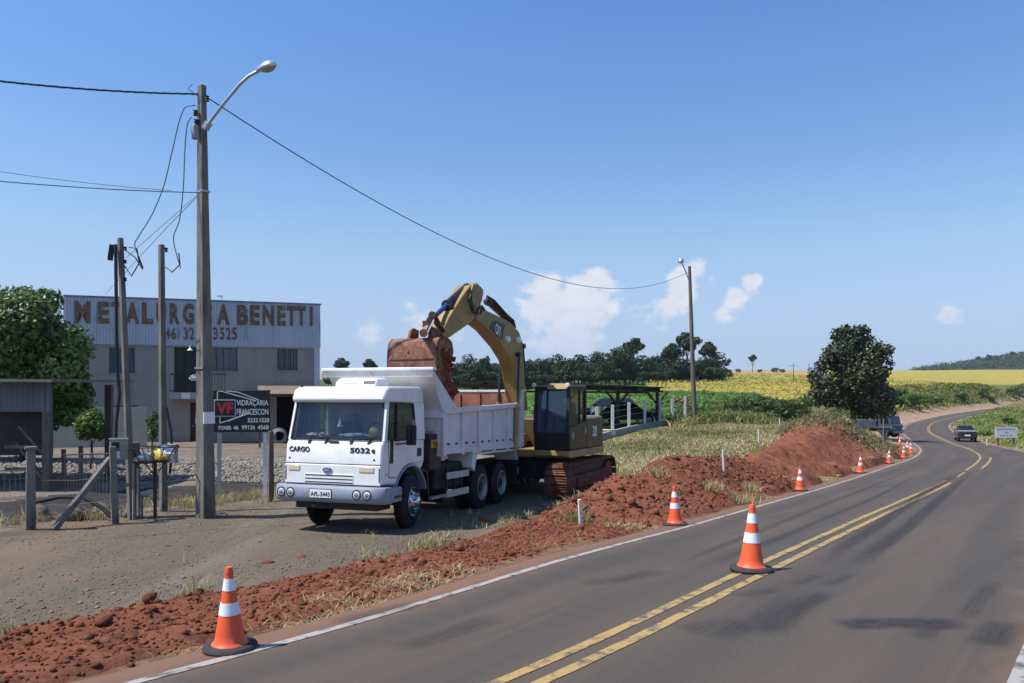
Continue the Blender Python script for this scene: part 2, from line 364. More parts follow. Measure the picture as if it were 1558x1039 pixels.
M = dict(
    white=mat('white_truck_paint', (.80,.80,.79), (.73,.725,.71), 3, .38, c3=(.60,.53,.47), s3=1.7, lo3=.56, hi3=.82, coat=.25),
    bodywhite=mat('worn_white_body_paint', (.70,.70,.69), (.60,.59,.57), 2.2, .5, c3=(.36,.27,.22), s3=5, lo3=.62, hi3=.8, bump=.05, bscale=9),
    bumper=mat('blue_grey_plastic', (.26,.30,.36), (.22,.25,.30), 5, .55, bump=.03),
    black=mat('black_plastic', (.012,.012,.013), (.02,.02,.02), 8, .5),
    rubber=mat('tyre_rubber', (.010,.010,.010), (.03,.022,.018), 3, .85, lo=.5, hi=.85, bump=.15, bscale=60),
    chassis=mat('dark_chassis_paint', (.018,.018,.019), (.05,.038,.032), 4, .7, lo=.4, hi=.75),
    chrome=mat('chrome', (.62,.63,.65), (.5,.5,.5), 9, .22, metal=1),
    rim=mat('grey_rim', (.42,.43,.45), (.26,.22,.20), 6, .5, metal=.3),
    lens=mat('lamp_lens', (.75,.74,.68), rough=.12, spec=.7),
    amber=mat('amber_cream_lens', (.62,.52,.36), rough=.2, spec=.6),
    grey=mat('grey_paint', (.30,.31,.33), (.24,.25,.26), 4, .5),
    yellow=mat('machine_yellow', (.36,.24,.075), (.26,.17,.06), 2.5, .5, c3=(.17,.09,.05), s3=2.2, lo3=.58, hi3=.74, bump=.04, bscale=12),
    mblack=mat('machine_black', (.013,.013,.014), (.05,.035,.025), 4, .55, lo=.45, hi=.85),
    rust=mat('rusty_steel', (.25,.105,.06), (.14,.05,.032), 5, .75, c3=(.35,.20,.14), s3=9, lo3=.5, hi3=.75, bump=.3, bscale=14),
    trackmud=mat('muddy_track_steel', (.21,.085,.05), (.08,.04,.03), 7, .85, c3=(.30,.15,.1), s3=3, bump=.3, bscale=20),
    steel=mat('polished_steel', (.5,.52,.56), rough=.2, metal=1),
    bluerod=mat('blue_cylinder_rod', (.025,.05,.22), (.05,.09,.3), 6, .3, metal=.2),
    hyd=mat('hydraulic_black', (.014,.015,.02), (.03,.03,.04), 6, .4),
    concrete=mat('weathered_concrete', (.20,.185,.16), (.115,.105,.095), 3.2, .9, stretch=(1.5,1.5,.35), c3=(.05,.047,.043), s3=2.2, lo3=.52, hi3=.7, bump=.25, bscale=25),
    concl=mat('light_concrete', (.36,.34,.30), (.25,.235,.21), 4, .9, bump=.2, bscale=30),
    wood=mat('weathered_wood', (.19,.155,.125), (.09,.075,.062), 6, .9, stretch=(3,3,.3), bump=.35, bscale=30),
    darkwood=mat('dark_wood', (.035,.028,.023), (.06,.05,.04), 6, .9, stretch=(3,3,.3), bump=.2, bscale=30),
    galv=mat('galvanised_metal', (.42,.44,.47), (.33,.35,.38), 3, .42, metal=.75),
    corr=mat('corrugated_sheet', (.46,.50,.56), (.38,.42,.47), 1.2, .45, metal=.25, stretch=(1,1,.25), c3=(.27,.26,.27), s3=1.6, lo3=.6, hi3=.75),
    render=mat('grey_render', (.31,.285,.26), (.25,.235,.215), 1.1, .9, stretch=(1,1,.22), c3=(.19,.172,.155), s3=2.6, lo3=.56, hi3=.8, bump=.12, bscale=30),
    render2=mat('pale_render', (.40,.375,.33), (.33,.31,.27), 1.5, .9, bump=.12, bscale=30),
    letter=mat('rusty_letter_paint', (.16,.088,.052), (.36,.33,.32), 9, .8, lo=.56, hi=.70),
    wire=mat('black_wire', (.035,.037,.045), rough=.6),
    gwire=mat('galvanised_wire', (.25,.25,.25), rough=.5, metal=.5),
    cone=mat('cone_orange', (.80,.115,.035), (.72,.10,.035), 5, .5, spec=.4, c3=(.45,.09,.05), s3=6, lo3=.66, hi3=.85),
    conew=mat('reflective_white', (.80,.82,.84), (.72,.74,.78), 16, .35),
    whitepost=mat('white_painted_stake', (.70,.70,.70), (.55,.52,.48), 8, .7),
    signblack=mat('black_sign_face', (.013,.013,.015), (.02,.02,.022), 5, .4),
    signwhite=mat('white_sign_print', (.72,.72,.72), rough=.5),
    signred=mat('red_sign_print', (.42,.035,.04), rough=.5),
)
GL = glass_mat('cab_glass', (.010,.022,.04), .36)
GL2 = glass_mat('excavator_glass', (.02,.04,.075), .90, .06)
GLD = glass_mat('dark_glass', (.01,.012,.015), .95)
# ------------------------------------------------------------------ the setting: ground sheet split by what covers it
def surf_mat(name, cols, scales, rough=.95, bump=.4, bscale=30, dist=.03, spec=.15):
    """earth-like material: colours blended by noise at several scales"""
    m = bpy.data.materials.new(name); m.use_nodes = True; nt = m.node_tree; N = nt.nodes; L = nt.links; b = N['Principled BSDF']
    b.inputs['Roughness'].default_value = rough; b.inputs['Specular IOR Level'].default_value = spec
    tc = N.new('ShaderNodeTexCoord'); v = tc.outputs['Object']; col = None
    for i, c in enumerate(cols):
        if i == 0: col = c; continue
        sc, lo, hi = scales[i-1][:3]
        n = N.new('ShaderNodeTexNoise'); n.inputs['Scale'].default_value = sc; n.inputs['Detail'].default_value = 8; n.inputs['Roughness'].default_value = .65
        vv = v
        if len(scales[i-1]) > 3:
            mp = N.new('ShaderNodeMapping'); mp.inputs['Scale'].default_value = scales[i-1][3]
            mp.inputs['Rotation'].default_value = (0, 0, scales[i-1][4] if len(scales[i-1]) > 4 else 0); L.new(v, mp.inputs[0]); vv = mp.outputs[0]
        L.new(vv, n.inputs['Vector'])
        r = N.new('ShaderNodeMapRange'); r.inputs['From Min'].default_value = lo; r.inputs['From Max'].default_value = hi; L.new(n.outputs['Fac'], r.inputs[0])
        x = N.new('ShaderNodeMix'); x.data_type = 'RGBA'; L.new(r.outputs[0], x.inputs[0])
        if isinstance(col, tuple): x.inputs[6].default_value = (*col, 1)
        else: L.new(col, x.inputs[6])
        x.inputs[7].default_value = (*c, 1); col = x.outputs[2]
    L.new(col, b.inputs['Base Color'])
    n = N.new('ShaderNodeTexNoise'); n.inputs['Scale'].default_value = bscale; n.inputs['Detail'].default_value = 9; n.inputs['Roughness'].default_value = .7; L.new(v, n.inputs['Vector'])
    bp = N.new('ShaderNodeBump'); bp.inputs['Strength'].default_value = bump; bp.inputs['Distance'].default_value = dist; L.new(n.outputs['Fac'], bp.inputs['Height']); L.new(bp.outputs[0], b.inputs['Normal'])
    MATS[name] = m; return m
HROT = -R(37)
GM = dict(
    grass=surf_mat('dry_grassland', [(.16,.15,.05),(.075,.11,.025),(.26,.20,.10)], [(.35,.42,.6),(1.7,.52,.68)], bump=.8, bscale=9, dist=.12),
    gravel=surf_mat('packed_gravel', [(.150,.122,.085),(.100,.084,.062),(.19,.160,.118),(.195,.137,.09),(.19,.168,.132)], [(14,.42,.62),(55,.5,.66),(.5,.48,.66,(1,.2,1),R(53)),(.9,.55,.7,(1,.12,1),R(53))], bump=.9, bscale=45, dist=.03),
    yard=surf_mat('yard_earth', [(.19,.15,.115),(.13,.105,.08),(.25,.23,.20)], [(.8,.42,.6),(6,.5,.68)], bump=.6, bscale=14, dist=.05),
    soil=surf_mat('red_soil', [(.24,.084,.045),(.125,.042,.024),(.29,.13,.078),(.145,.062,.04)], [(2.4,.45,.66),(9,.5,.68),(.55,.55,.7)], bump=1.0, bscale=16, dist=.06),
    shoulder=surf_mat('pale_soil', [(.34,.235,.15),(.27,.18,.115)], [(.5,.42,.6)], bump=.4, bscale=8),
    green=surf_mat('green_crop_floor', [(.06,.12,.028),(.09,.17,.035),(.04,.08,.02)], [(.6,.42,.6),(2.5,.5,.7)], bump=.9, bscale=2, dist=.4),
    yellow=surf_mat('ripe_soy', [(.37,.285,.06),(.28,.235,.05),(.43,.345,.085),(.20,.20,.045)], [(.35,.42,.62),(1.6,.5,.68),(.06,.55,.75,(1,.3,1),.3)], bump=.9, bscale=1.6, dist=.4),
    verge=surf_mat('verge_soil', [(.17,.09,.058),(.13,.062,.04),(.24,.165,.11)], [(1.5,.42,.6),(7,.5,.68)], bump=.6, bscale=20),
    dark_strip=surf_mat('dark_strip_ground', [(.035,.032,.03),(.06,.052,.045)], [(2,.42,.65)], bump=.8, bscale=12, dist=.05),
    stubble=surf_mat('harvested_field', [(.36,.255,.15),(.30,.22,.12)], [(.1,.4,.6)], bump=.4, bscale=2),
)
rad = np.geomspace(.4, 1700, 480)
ang = np.radians(np.unique(np.concatenate([np.arange(-50, 50.01, .21), np.arange(50, 310.01, 5)])))      # clockwise from +Y
na = len(ang); RR, AA = np.meshgrid(rad, ang, indexing='ij'); GX = RR*np.sin(AA); GY = RR*np.cos(AA)
GZ = ground_z(GX.ravel(), GY.ravel()).reshape(GX.shape)
idx = np.arange(GX.size).reshape(GX.shape)
jn = np.roll(idx, -1, axis=1)
Q = np.stack([idx[:-1], jn[:-1], jn[1:], idx[1:]], -1).reshape(-1, 4)[:, ::-1]
keep_last = np.ones((len(rad)-1, na), bool)
V = np.stack([GX, GY, GZ], -1).reshape(-1, 3)
fc = V[Q].mean(1); fx, fy = fc[:, 0], fc[:, 1]
fs, fcx, _ = road_sc(fx, fy); srel = fs-S_CONE; cl = -fcx-HLs(fs); D = fy; u = fx/np.maximum(fy, .1)
def fence_side(x, y):                        # > 0 beyond the roadside fence of the yard
    a = np.array([-9.6, 14.3]); b = np.array([-6.0, 20.2]); t = (b-a)/np.linalg.norm(b-a)
    return -(x-a[0])*t[1]+(y-a[1])*t[0]
nz = fbm(fx, fy, 3, 3, 21); nzf = fbm(fx, fy, 25, 3, 31)
zone = np.zeros(len(Q), int)                 # 0 grass
left = cl > .5
gravel = left & (srel < 17.5+2.2*nz) & (srel > -60) & (cl < 22)
gravel &= ~((fx > 1.9+.8*nz) & (cl > 7.5))
zone[gravel] = 1
yardm = left & (fence_side(fx, fy) > -.1+.25*nz) & (fx < 2.0-.04*fy) & (fy < 80) & (fy > 0) & (fx > -70)
zone[yardm] = 2
zone[(fence_side(fx, fy) > .35+.15*nz) & (fence_side(fx, fy) < 4.6+.5*nz) & (fx < -3.2) & (fx > -30) & (fy > 8) & (fy < 24.3+.25*nz)] = 8  # darker strip of ground just beyond the yard fence
grow = left & (fy > 52+1.5*nz) & (u > -.9)
zone[grow & (cl > 13) & (u < .42)] = 5
yel = (fy > 88+2*nzf) & (u > .185) & (u < .40) & (cl > 13); zone[yel] = 6
zone[(fy > 192+4*nzf) & (u < .40) & (cl > 13)] = 5
zone[(fy > 300+8*nzf) & (u < .40) & (cl > 13)] = 7
zone[left & (u >= .40) & (cl > 15+.03*np.clip(fy-170, 0, 400)+1.5*nzf) & (fy > 90)] = 6
zone[(cl > -.2) & (cl < 3.0+.8*nz+4.5*sstep(120, 200, srel)) & (srel > 42) & (srel < 420)] = 4
zone[(cl <= 0) & (cl > -2*HALF-.9)] = 3      # under the asphalt
zone[(cl > 0) & (cl < 1.1+.3*nz) & (srel < 60)] = 3
zone[(cl < -2*HALF+.1) & (cl > -2*HALF-.9-.25*nz) & (srel > 52)] = 4
names = {0: ('ground', GM['grass']), 1: ('gravel_track', GM['gravel']), 2: ('yard_ground', GM['yard']), 3: ('road_verge', GM['verge']), 4: ('earth_shoulder', GM['shoulder']),
         5: ('green_crop_ground', GM['green']), 6: ('ripe_crop_ground', GM['yellow']), 7: ('stubble_field', GM['stubble']), 8: ('dark_ground', GM['dark_strip'])}
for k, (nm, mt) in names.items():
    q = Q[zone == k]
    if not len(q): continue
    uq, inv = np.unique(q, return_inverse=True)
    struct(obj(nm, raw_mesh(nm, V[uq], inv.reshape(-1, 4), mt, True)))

# ------------------------------------------------------------------ asphalt road with markings
def asphalt():
    m = bpy.data.materials.new('asphalt'); m.use_nodes = True; nt = m.node_tree; N = nt.nodes; L = nt.links; b = N['Principled BSDF']
    tc = N.new('ShaderNodeTexCoord'); uv = N.new('ShaderNodeAttribute'); uv.attribute_name = 'across'
    def noise(sc, det=8, rg=.6, st=None):
        n = N.new('ShaderNodeTexNoise'); n.inputs['Scale'].default_value = sc; n.inputs['Detail'].default_value = det; n.inputs['Roughness'].default_value = rg
        v = tc.outputs['Object']
        if st: mp = N.new('ShaderNodeMapping'); mp.inputs['Rotation'].default_value = (0, 0, R(37)); L.new(v, mp.inputs[0]); mp2 = N.new('ShaderNodeMapping'); mp2.inputs['Scale'].default_value = st; L.new(mp.outputs[0], mp2.inputs[0]); v = mp2.outputs[0]
        L.new(v, n.inputs['Vector']); return n.outputs['Fac']
    def rng_(f, a, bb, t0=0, t1=1):
        r = N.new('ShaderNodeMapRange'); L.new(f, r.inputs[0]); r.inputs[1].default_value = a; r.inputs[2].default_value = bb; r.inputs[3].default_value = t0; r.inputs[4].default_value = t1; return r.outputs[0]
    def mix(f, a, bb):
        x = N.new('ShaderNodeMix'); x.data_type = 'RGBA'; L.new(f, x.inputs[0])
        for i, q in ((6, a), (7, bb)):
            if isinstance(q, tuple): x.inputs[i].default_value = (*q, 1)
            else: L.new(q, x.inputs[i])
        return x.outputs[2]
    base = mix(rng_(noise(90, 5, .7), .35, .65), (.051,.042,.033), (.101,.084,.067))
    base = mix(rng_(noise(.35, 6, .6, (3, .35, 1)), .42, .66), base, (.102,.076,.056))          # red dust
    base = mix(rng_(noise(1.1, 6, .6, (2.2, .12, 1)), .52, .74, 0, .75), base, (.052,.046,.041))     # worn tracks
    # wheel paths polished a little darker
    wa = N.new('ShaderNodeMath'); wa.operation = 'ABSOLUTE'; L.new(uv.outputs['Fac'], wa.inputs[0])
    wb = N.new('ShaderNodeMath'); wb.operation = 'MULTIPLY_ADD'; L.new(wa.outputs[0], wb.inputs[0]); wb.inputs[1].default_value = 4.4; wb.inputs[2].default_value = -3.5
    wc = N.new('ShaderNodeMath'); wc.operation = 'COSINE'; L.new(wb.outputs[0], wc.inputs[0])
    wd = N.new('ShaderNodeMath'); wd.operation = 'MULTIPLY'; L.new(wc.outputs[0], wd.inputs[0]); L.new(noise(.8, 6, .6, (2, .3, 1)), wd.inputs[1])
    base = mix(rng_(wd.outputs[0], .1, .6, 0, .5), base, (.054,.047,.041))
    # dust carried on to the edges of the asphalt
    ab = N.new('ShaderNodeMath'); ab.operation = 'ABSOLUTE'; L.new(uv.outputs['Fac'], ab.inputs[0])
    ad = N.new('ShaderNodeMath'); ad.operation = 'MULTIPLY_ADD'; L.new(noise(2.2, 6, .65), ad.inputs[0]); ad.inputs[1].default_value = .9; L.new(ab.outputs[0], ad.inputs[2])
    base = mix(rng_(ad.outputs[0], HALF+.18, HALF+.75, 0, .85), base, (.20,.105,.065))
    L.new(base, b.inputs['Base Color']); b.inputs['Roughness'].default_value = .82; b.inputs['Specular IOR Level'].default_value = .3
    bp = N.new('ShaderNodeBump'); bp.inputs['Strength'].default_value = .5; bp.inputs['Distance'].default_value = .008; L.new(noise(120, 4, .7), bp.inputs['Height']); L.new(bp.outputs[0], b.inputs['Normal'])
    return m
ASPH = asphalt()
def ribbon(name, s0, s1, c0, c1, mt, dz=.0, step=.6, nc=2, parent=None, jag=0, seed=0):
    ss = np.arange(s0, s1+1e-6, step); cs = np.linspace(0, 1, nc); n = len(ss)
    c0a = (c0(ss) if callable(c0) else np.full(n, c0)); c1a = (c1(ss) if callable(c1) else np.full(n, c1))
    if jag: c0a = c0a+jag*fbm(ss, ss*0, .35, 4, 5+seed); c1a = c1a+jag*fbm(ss, ss*0+50, .35, 4, 6+seed)
    Cx = c0a[:, None]+(c1a-c0a)[:, None]*cs[None]; Sx = np.repeat(ss[:, None], nc, 1)
    V = road_pt(Sx.ravel(), Cx.ravel(), dz); i = np.arange(n*nc).reshape(n, nc)
    F = np.stack([i[:-1, :-1], i[:-1, 1:], i[1:, 1:], i[1:, :-1]], -1).reshape(-1, 4)
    return obj(name, raw_mesh(name, V, F, mt, True, {'across': np.where(Cx < 0, Cx*HALF/HLs(Sx), Cx).ravel()}), None, parent)
def paint(name, col, wear=.5, under=(.085,.075,.068)):
    return mat(name, col, under, 7, .7, lo=wear, hi=wear+.16, detail=9, bump=.1)
PW = paint('worn_white_line_paint', (.33,.31,.285), .50); PY = paint('worn_yellow_line_paint', (.37,.245,.085), .49)
S_END = RS[-1]-1
road = ribbon('road', 0, S_END, lambda s: -HLs(s)-.42, lambda s: HALF+.42+7*sstep(S_CONE+34, S_CONE+42, s)*(1-sstep(S_CONE+48, S_CONE+56, s)), ASPH, .0, .25, 16, jag=.06)
struct(road); road['label'] = 'grey two lane asphalt road bending away to the right'
# give the road real thickness at its left edge
struct(ribbon('edge_line', 2, S_CONE+300, lambda s: -HLs(s)-.06, lambda s: -HLs(s)+.055, PW, .006, .3, 2, road, jag=.012))
struct(ribbon('edge_line', 2, S_CONE+34, HALF-.06, HALF+.06, PW, .006, .3, 2, road, jag=.012, seed=3))
struct(ribbon('edge_line', S_CONE+56, S_CONE+300, HALF-.06, HALF+.06, PW, .006, .3, 2, road, jag=.012, seed=4))
def road_hit(px, py):
    lo, hi = 3.0, 400.0
    for _ in range(50):
        mid = (lo+hi)/2; p = P(px, py, mid); s, c, z = road_sc(p[0], p[1])
        if p[2] > z[0]+bank(s)[0]*c[0]: lo = mid
        else: hi = mid
    return p, float(s[0]-S_CONE), float(c[0])
for (a, b_, c0, c1, sd_) in [(2, S_CONE+27.2, -.19, -.075, 1), (2, S_CONE+26, .075, .19, 2), (S_CONE+29, S_CONE+32.5, .0, .11, 3), (S_CONE+33.6, S_CONE+330, -.06, .055, 4), (S_CONE+35, S_CONE+47, .42, .53, 5), (S_CONE+60, S_CONE+330, .13, .24, 6)]:
    struct(ribbon('center_line', a, b_, c0, c1, PY, .006, .3, 2, road, jag=.012, seed=sd_))
# tyre marks and stains on the asphalt
def mark_mat(name, col, amount, st):
    m = bpy.data.materials.new(name); m.use_nodes = True; nt = m.node_tree; N = nt.nodes; L = nt.links; b = N['Principled BSDF']
    b.inputs['Base Color'].default_value = (*col, 1); b.inputs['Roughness'].default_value = .75
    tc = N.new('ShaderNodeTexCoord'); a = N.new('ShaderNodeAttribute'); a.attribute_name = 'fade'
    mp = N.new('ShaderNodeMapping'); mp.inputs['Rotation'].default_value = (0, 0, R(37)); L.new(tc.outputs['Object'], mp.inputs[0])
    mp2 = N.new('ShaderNodeMapping'); mp2.inputs['Scale'].default_value = st; L.new(mp.outputs[0], mp2.inputs[0])
    n = N.new('ShaderNodeTexNoise'); n.inputs['Scale'].default_value = 3; n.inputs['Detail'].default_value = 9; n.inputs['Roughness'].default_value = .7; L.new(mp2.outputs[0], n.inputs['Vector'])
    r = N.new('ShaderNodeMapRange'); L.new(n.outputs['Fac'], r.inputs[0]); r.inputs[1].default_value = .32; r.inputs[2].default_value = .72
    x = N.new('ShaderNodeMath'); x.operation = 'MULTIPLY'; L.new(r.outputs[0], x.inputs[0]); L.new(a.outputs['Fac'], x.inputs[1])
    y = N.new('ShaderNodeMath'); y.operation = 'MULTIPLY'; y.use_clamp = True; L.new(x.outputs[0], y.inputs[0]); y.inputs[1].default_value = amount
    L.new(y.outputs[0], b.inputs['Alpha']); return m
MK = mark_mat('tyre_rubber_mark', (.028,.029,.033), .95, (18, .5, 1)); MK2 = mark_mat('faint_tyre_mark', (.038,.038,.042), .62, (18, .45, 1)); MKB = mark_mat('dark_stain', (.022,.025,.036), 1.15, (1.5, 1.5, 1))
def mark(pix, w, mt, dz=.009):
    pts = np.array([road_hit(*p)[0] for p in pix]); pts = catmull(pts, 10); n = len(pts); nc = 7
    t = np.gradient(pts[:, :2], axis=0); t /= np.linalg.norm(t, axis=1)[:, None]+1e-9; nn = np.stack([t[:, 1], -t[:, 0]], 1)
    V = []; fd = []
    for i in range(n):
        for k in range(nc):
            o = (k/(nc-1)-.5)*w; V.append([pts[i, 0]+nn[i, 0]*o, pts[i, 1]+nn[i, 1]*o, 0]); e = i/(n-1)
            fd.append((1-abs(2*k/(nc-1)-1)**2)*min(1, e*5, (1-e)*5))
    V = np.array(V); s, c, z = road_sc(V[:, 0], V[:, 1]); V[:, 2] = z+bank(s)*c+dz
    i = np.arange(n*nc).reshape(n, nc); F = np.stack([i[:-1, :-1], i[:-1, 1:], i[1:, 1:], i[1:, :-1]], -1).reshape(-1, 4)
    struct(obj('tyre_mark', raw_mesh('tyre_mark', V, F, mt, True, {'fade': fd}), None, road))
for k, (pix, w, mt) in enumerate([
    ([(1240,862),(1300,822),(1370,775),(1420,742),(1470,715)], .34, MK), ([(1295,865),(1345,828),(1400,785),(1440,750),(1480,716)], .34, MK),
    ([(1020,865),(1100,830),(1200,790),(1300,750),(1395,712)], .22, MK2), ([(1060,868),(1150,832),(1240,795),(1330,757),(1405,717)], .22, MK2),
    ([(1205,890),(1225,882),(1248,874)], .22, MK2), ([(1255,892),(1275,882),(1297,873)], .22, MK2),
    ([(1085,975),(1130,955),(1170,930),(1205,902)], .3, MK2), ([(1160,970),(1190,945),(1225,918),(1262,899)], .32, MK),
    ([(1268,952),(1330,949),(1400,949),(1478,951)], .42, MKB), ([(1395,975),(1415,955),(1440,942)], .25, MK2),
    ([(1468,945),(1485,915),(1515,885)], .22, MK2), ([(1500,985),(1515,965),(1535,945)], .38, MK), ([(1030,962),(1090,952),(1140,950)], .5, MK2),
    ([(500,950),(560,935),(640,920)], .35, MK2), ([(590,990),(680,965),(760,935)], .4, MK2), ([(880,890),(950,880),(1010,868)], .4, MK2), ([(1120,908),(1150,902),(1185,897)], .3, MK2)]):
    mark(pix, w, mt, .008+.001*k)

# ------------------------------------------------------------------ the red earth dug along the road
def dirt_h(s, c):
    """height of the dug earth over the ground; s from the first cone, c metres left of the edge line"""
    n = fbm(s, c, 2.2, 3, 41); n2 = fbm(s, c, 1.0, 3, 43)
    w = 2.45+.055*np.clip(s+2, 0, 12)+.25*n
    strip = sstep(.40+.22*n2, .85+.22*n2, c)*(1-sstep(w-.45, w+.15, c))*(1-sstep(60, 64, s))
    h = strip*(.095+.05*n)+strip*.06*np.exp(-((c-w+.5)/.35)**2)
    m1 = .62*np.exp(-np.abs((s-16.0)/3.9)**2.8-np.abs((c-2.3)/1.05)**2.4)
    m1 += .30*np.exp(-((s-12.6)/1.2)**2-((c-2.5)/.85)**2)+.20*np.exp(-((s-16.4)/1.2)**2-((c-2.9)/.7)**2)+.30*np.exp(-((s-19.4)/1.3)**2-((c-2.0)/.8)**2)
    cb = np.interp(s, [18, 22, 27, 35, 42, 50], [2.5, 2.7, 3.5, 4.5, 5.0, 4.2])+.35*n
    m2 = sstep(.5, 1.0, c)*(1-sstep(cb-.6, cb+.25, c))*sstep(18, 21, s)*(1-sstep(54, 60, s))*(.17+.07*n)
    m2 = m2+.62*np.exp(-np.abs((s-41.5)/5.0)**2.2-np.abs((c-3.6)/1.4)**2.2)+.18*np.exp(-((s-26)/2.5)**2-((c-2.0)/.9)**2)+.15*np.exp(-((s-32)/2.2)**2-((c-3.0)/.9)**2)
    m3 = .25*np.exp(-((s-50)/6)**2-((c-2.6)/1.5)**2)
    tot = h+m1*(1+.25*n2)+m2*(1+.2*n)+m3
    return tot-.06
ss = np.concatenate([np.arange(-11, 10, .055), np.arange(10, 26, .08), np.arange(26, 64, .14)]); cs = np.concatenate([np.arange(.42, 4.4, .06), np.arange(4.4, 10, .12)])
SS, CC = np.meshgrid(ss, cs, indexing='ij'); pts = road_pt(SS.ravel()+S_CONE, -HLs(SS.ravel()+S_CONE)-CC.ravel())
hh = dirt_h(SS.ravel(), CC.ravel()); g = ground_z(pts[:, 0], pts[:, 1])
act = sstep(-.02, .12, hh)
lump = fbm(pts[:, 0], pts[:, 1], .55, 5, 51, .62); lump2 = np.abs(fbm(pts[:, 0], pts[:, 1], .22, 3, 57, .6))
pts[:, 2] = g+hh+act*(lump*.075+lump2*.095-.02)+np.maximum(sstep(.3, .7, hh), sstep(19, 24, SS.ravel())*act)*fbm(pts[:, 0], pts[:, 1], 1.3, 4, 63, .6)*.20
DZ = pts
i = np.arange(SS.size).reshape(SS.shape); F = np.stack([i[:-1, :-1], i[1:, :-1], i[1:, 1:], i[:-1, 1:]], -1).reshape(-1, 4)
F = F[(hh[F].max(1) > -.05)]
dirt = struct(obj('dirt_bank', raw_mesh('dirt_bank', pts, F, GM['soil'], True)))
dirt['label'] = 'freshly dug red earth heaped along the road edge'
def dirt_point(s, c):
    p = road_pt(S_CONE+np.atleast_1d(s), -HLs(S_CONE+np.atleast_1d(s))-np.atleast_1d(c)); h = dirt_h(np.atleast_1d(s), np.atleast_1d(c))
    g = ground_z(p[:, 0], p[:, 1]); l1 = fbm(p[:, 0], p[:, 1], .55, 5, 51, .62); l2 = np.abs(fbm(p[:, 0], p[:, 1], .22, 3, 57, .6))
    a = sstep(-.02, .12, h); p[:, 2] = np.maximum(g, g+h+a*(l1*.075+l2*.095-.02)+np.maximum(sstep(.3, .7, h), sstep(19, 24, np.atleast_1d(s))*a)*fbm(p[:, 0], p[:, 1], 1.3, 4, 63, .6)*.20); return p, h
_ico = [(0,.53,.85),(0,-.53,.85),(0,.53,-.85),(0,-.53,-.85),(.53,.85,0),(-.53,.85,0),(.53,-.85,0),(-.53,-.85,0),(.85,0,.53),(.85,0,-.53),(-.85,0,.53),(-.85,0,-.53)]
ICO = np.array(_ico); ICOF = np.array([(0,1,8),(0,10,1),(0,5,10),(0,4,5),(0,8,4),(1,6,8),(1,7,6),(1,10,7),(2,9,3),(2,4,9),(2,5,4),(2,11,5),(2,3,11),(3,9,6),(3,6,7),(3,7,11),(4,8,9),(5,11,10),(6,9,8),(7,10,11)])
OCT = np.array([(1,0,0),(-1,0,0),(0,1,0),(0,-1,0),(0,0,1),(0,0,-1)], float); OCTF = np.array([(0,2,4),(2,1,4),(1,3,4),(3,0,4),(2,0,5),(1,2,5),(3,1,5),(0,3,5)])
def rocks(name, pts, size, mt, seed=0, base=(ICO, ICOF), flat=.75, attr=True, jit=.28):
    r = np.random.default_rng(seed); n = len(pts); B, BF = base; k = len(B)
    v = B[None]*(1+r.uniform(-jit, jit, (n, k, 1)))+r.uniform(-.12, .12, (n, k, 3))
    a = r.uniform(0, 6.28, n); ca, sa = np.cos(a)[:, None], np.sin(a)[:, None]; st = r.uniform(.7, 1.35, (n, 1))
    x = v[:, :, 0]*st; y = v[:, :, 1]; X = x*ca-y*sa; Y = x*sa+y*ca
    W = np.stack([X, Y, v[:, :, 2]*flat], -1)*np.asarray(size)[:, None, None]+np.asarray(pts)[:, None]
    F = (BF[None]+(np.arange(n)*k)[:, None, None]).reshape(-1, 3)
    return raw_mesh(name, W.reshape(-1, 3), F, mt, False, {'tint': np.repeat(r.uniform(0, 1, n), k)})
# clods strewn over the earth
n = 21000; s_ = np.concatenate([rng.uniform(-10, 10, 15000), rng.uniform(9, 22, 5000), rng.uniform(20, 60, 1000)])
n = len(s_); c_ = np.where(s_ < 10, rng.uniform(.5, 4.2, n), rng.uniform(.7, 7.5, n))
p, h = dirt_point(s_, c_); ok = h > -.03+.05*rng.uniform(0, 1, n); p = p[ok]; sz = rng.gamma(1.4, .008, ok.sum())+.008; sz = np.minimum(sz, .06)*np.where(s_[ok] > 10, 1.9, 1.0)
stuff(obj('soil_clods', rocks('soil_clods', p+[0, 0, .004], sz, GM['soil'], 3)), 'small loose clods of red earth strewn over the dug bank', 'soil')
big = [(405,856,.10,'squat red clod at the gravel edge nearest the front cone'),(462,846,.09,'dark red clod beside the gravel behind the front cone'),(738,790,.13,'upright red clod beside the shadow of the truck'),(890,768,.12,None),(925,755,.11,None),(960,760,.13,None),(1000,775,.10,None),(880,800,.10,None),(640,852,.10,None),(560,868,.08,None),(228,908,.08,None),(160,942,.08,None),(700,830,.09,None),(985,712,.12,None),(1070,725,.14,None)]
def dirt_hit(px, py):                                       # nearest point of the earth sheet along a view line
    q = DZ; pr_x = CXP+FPX*q[:, 0]/q[:, 1]; pr_y = CYP-FPX*(q[:, 2]-CAMZ)/q[:, 1]
    d = (pr_x-px)**2+(pr_y-py)**2; d[q[:, 1] < 2] = 1e9; k = np.where(d < 60)[0]
    k = d.argmin() if not len(k) else k[q[k, 1].argmin()]
    return q[k]
for k, (px, py, sz, lb) in enumerate(big):
    q = dirt_hit(px, py)
    B = ICO*sz; o = obj('soil_clod', rocks('soil_clod', [(0, 0, 0)], [sz*1.0], GM['soil'], 100+k, jit=.22)); o.location = tuple(q+[0, 0, sz*.35]); o.rotation_euler = (.3*k, .2, k)
    tag(o, lb or 'fist sized loose clod lying on the dug red bank', 'clod', 'large clods on the red bank')
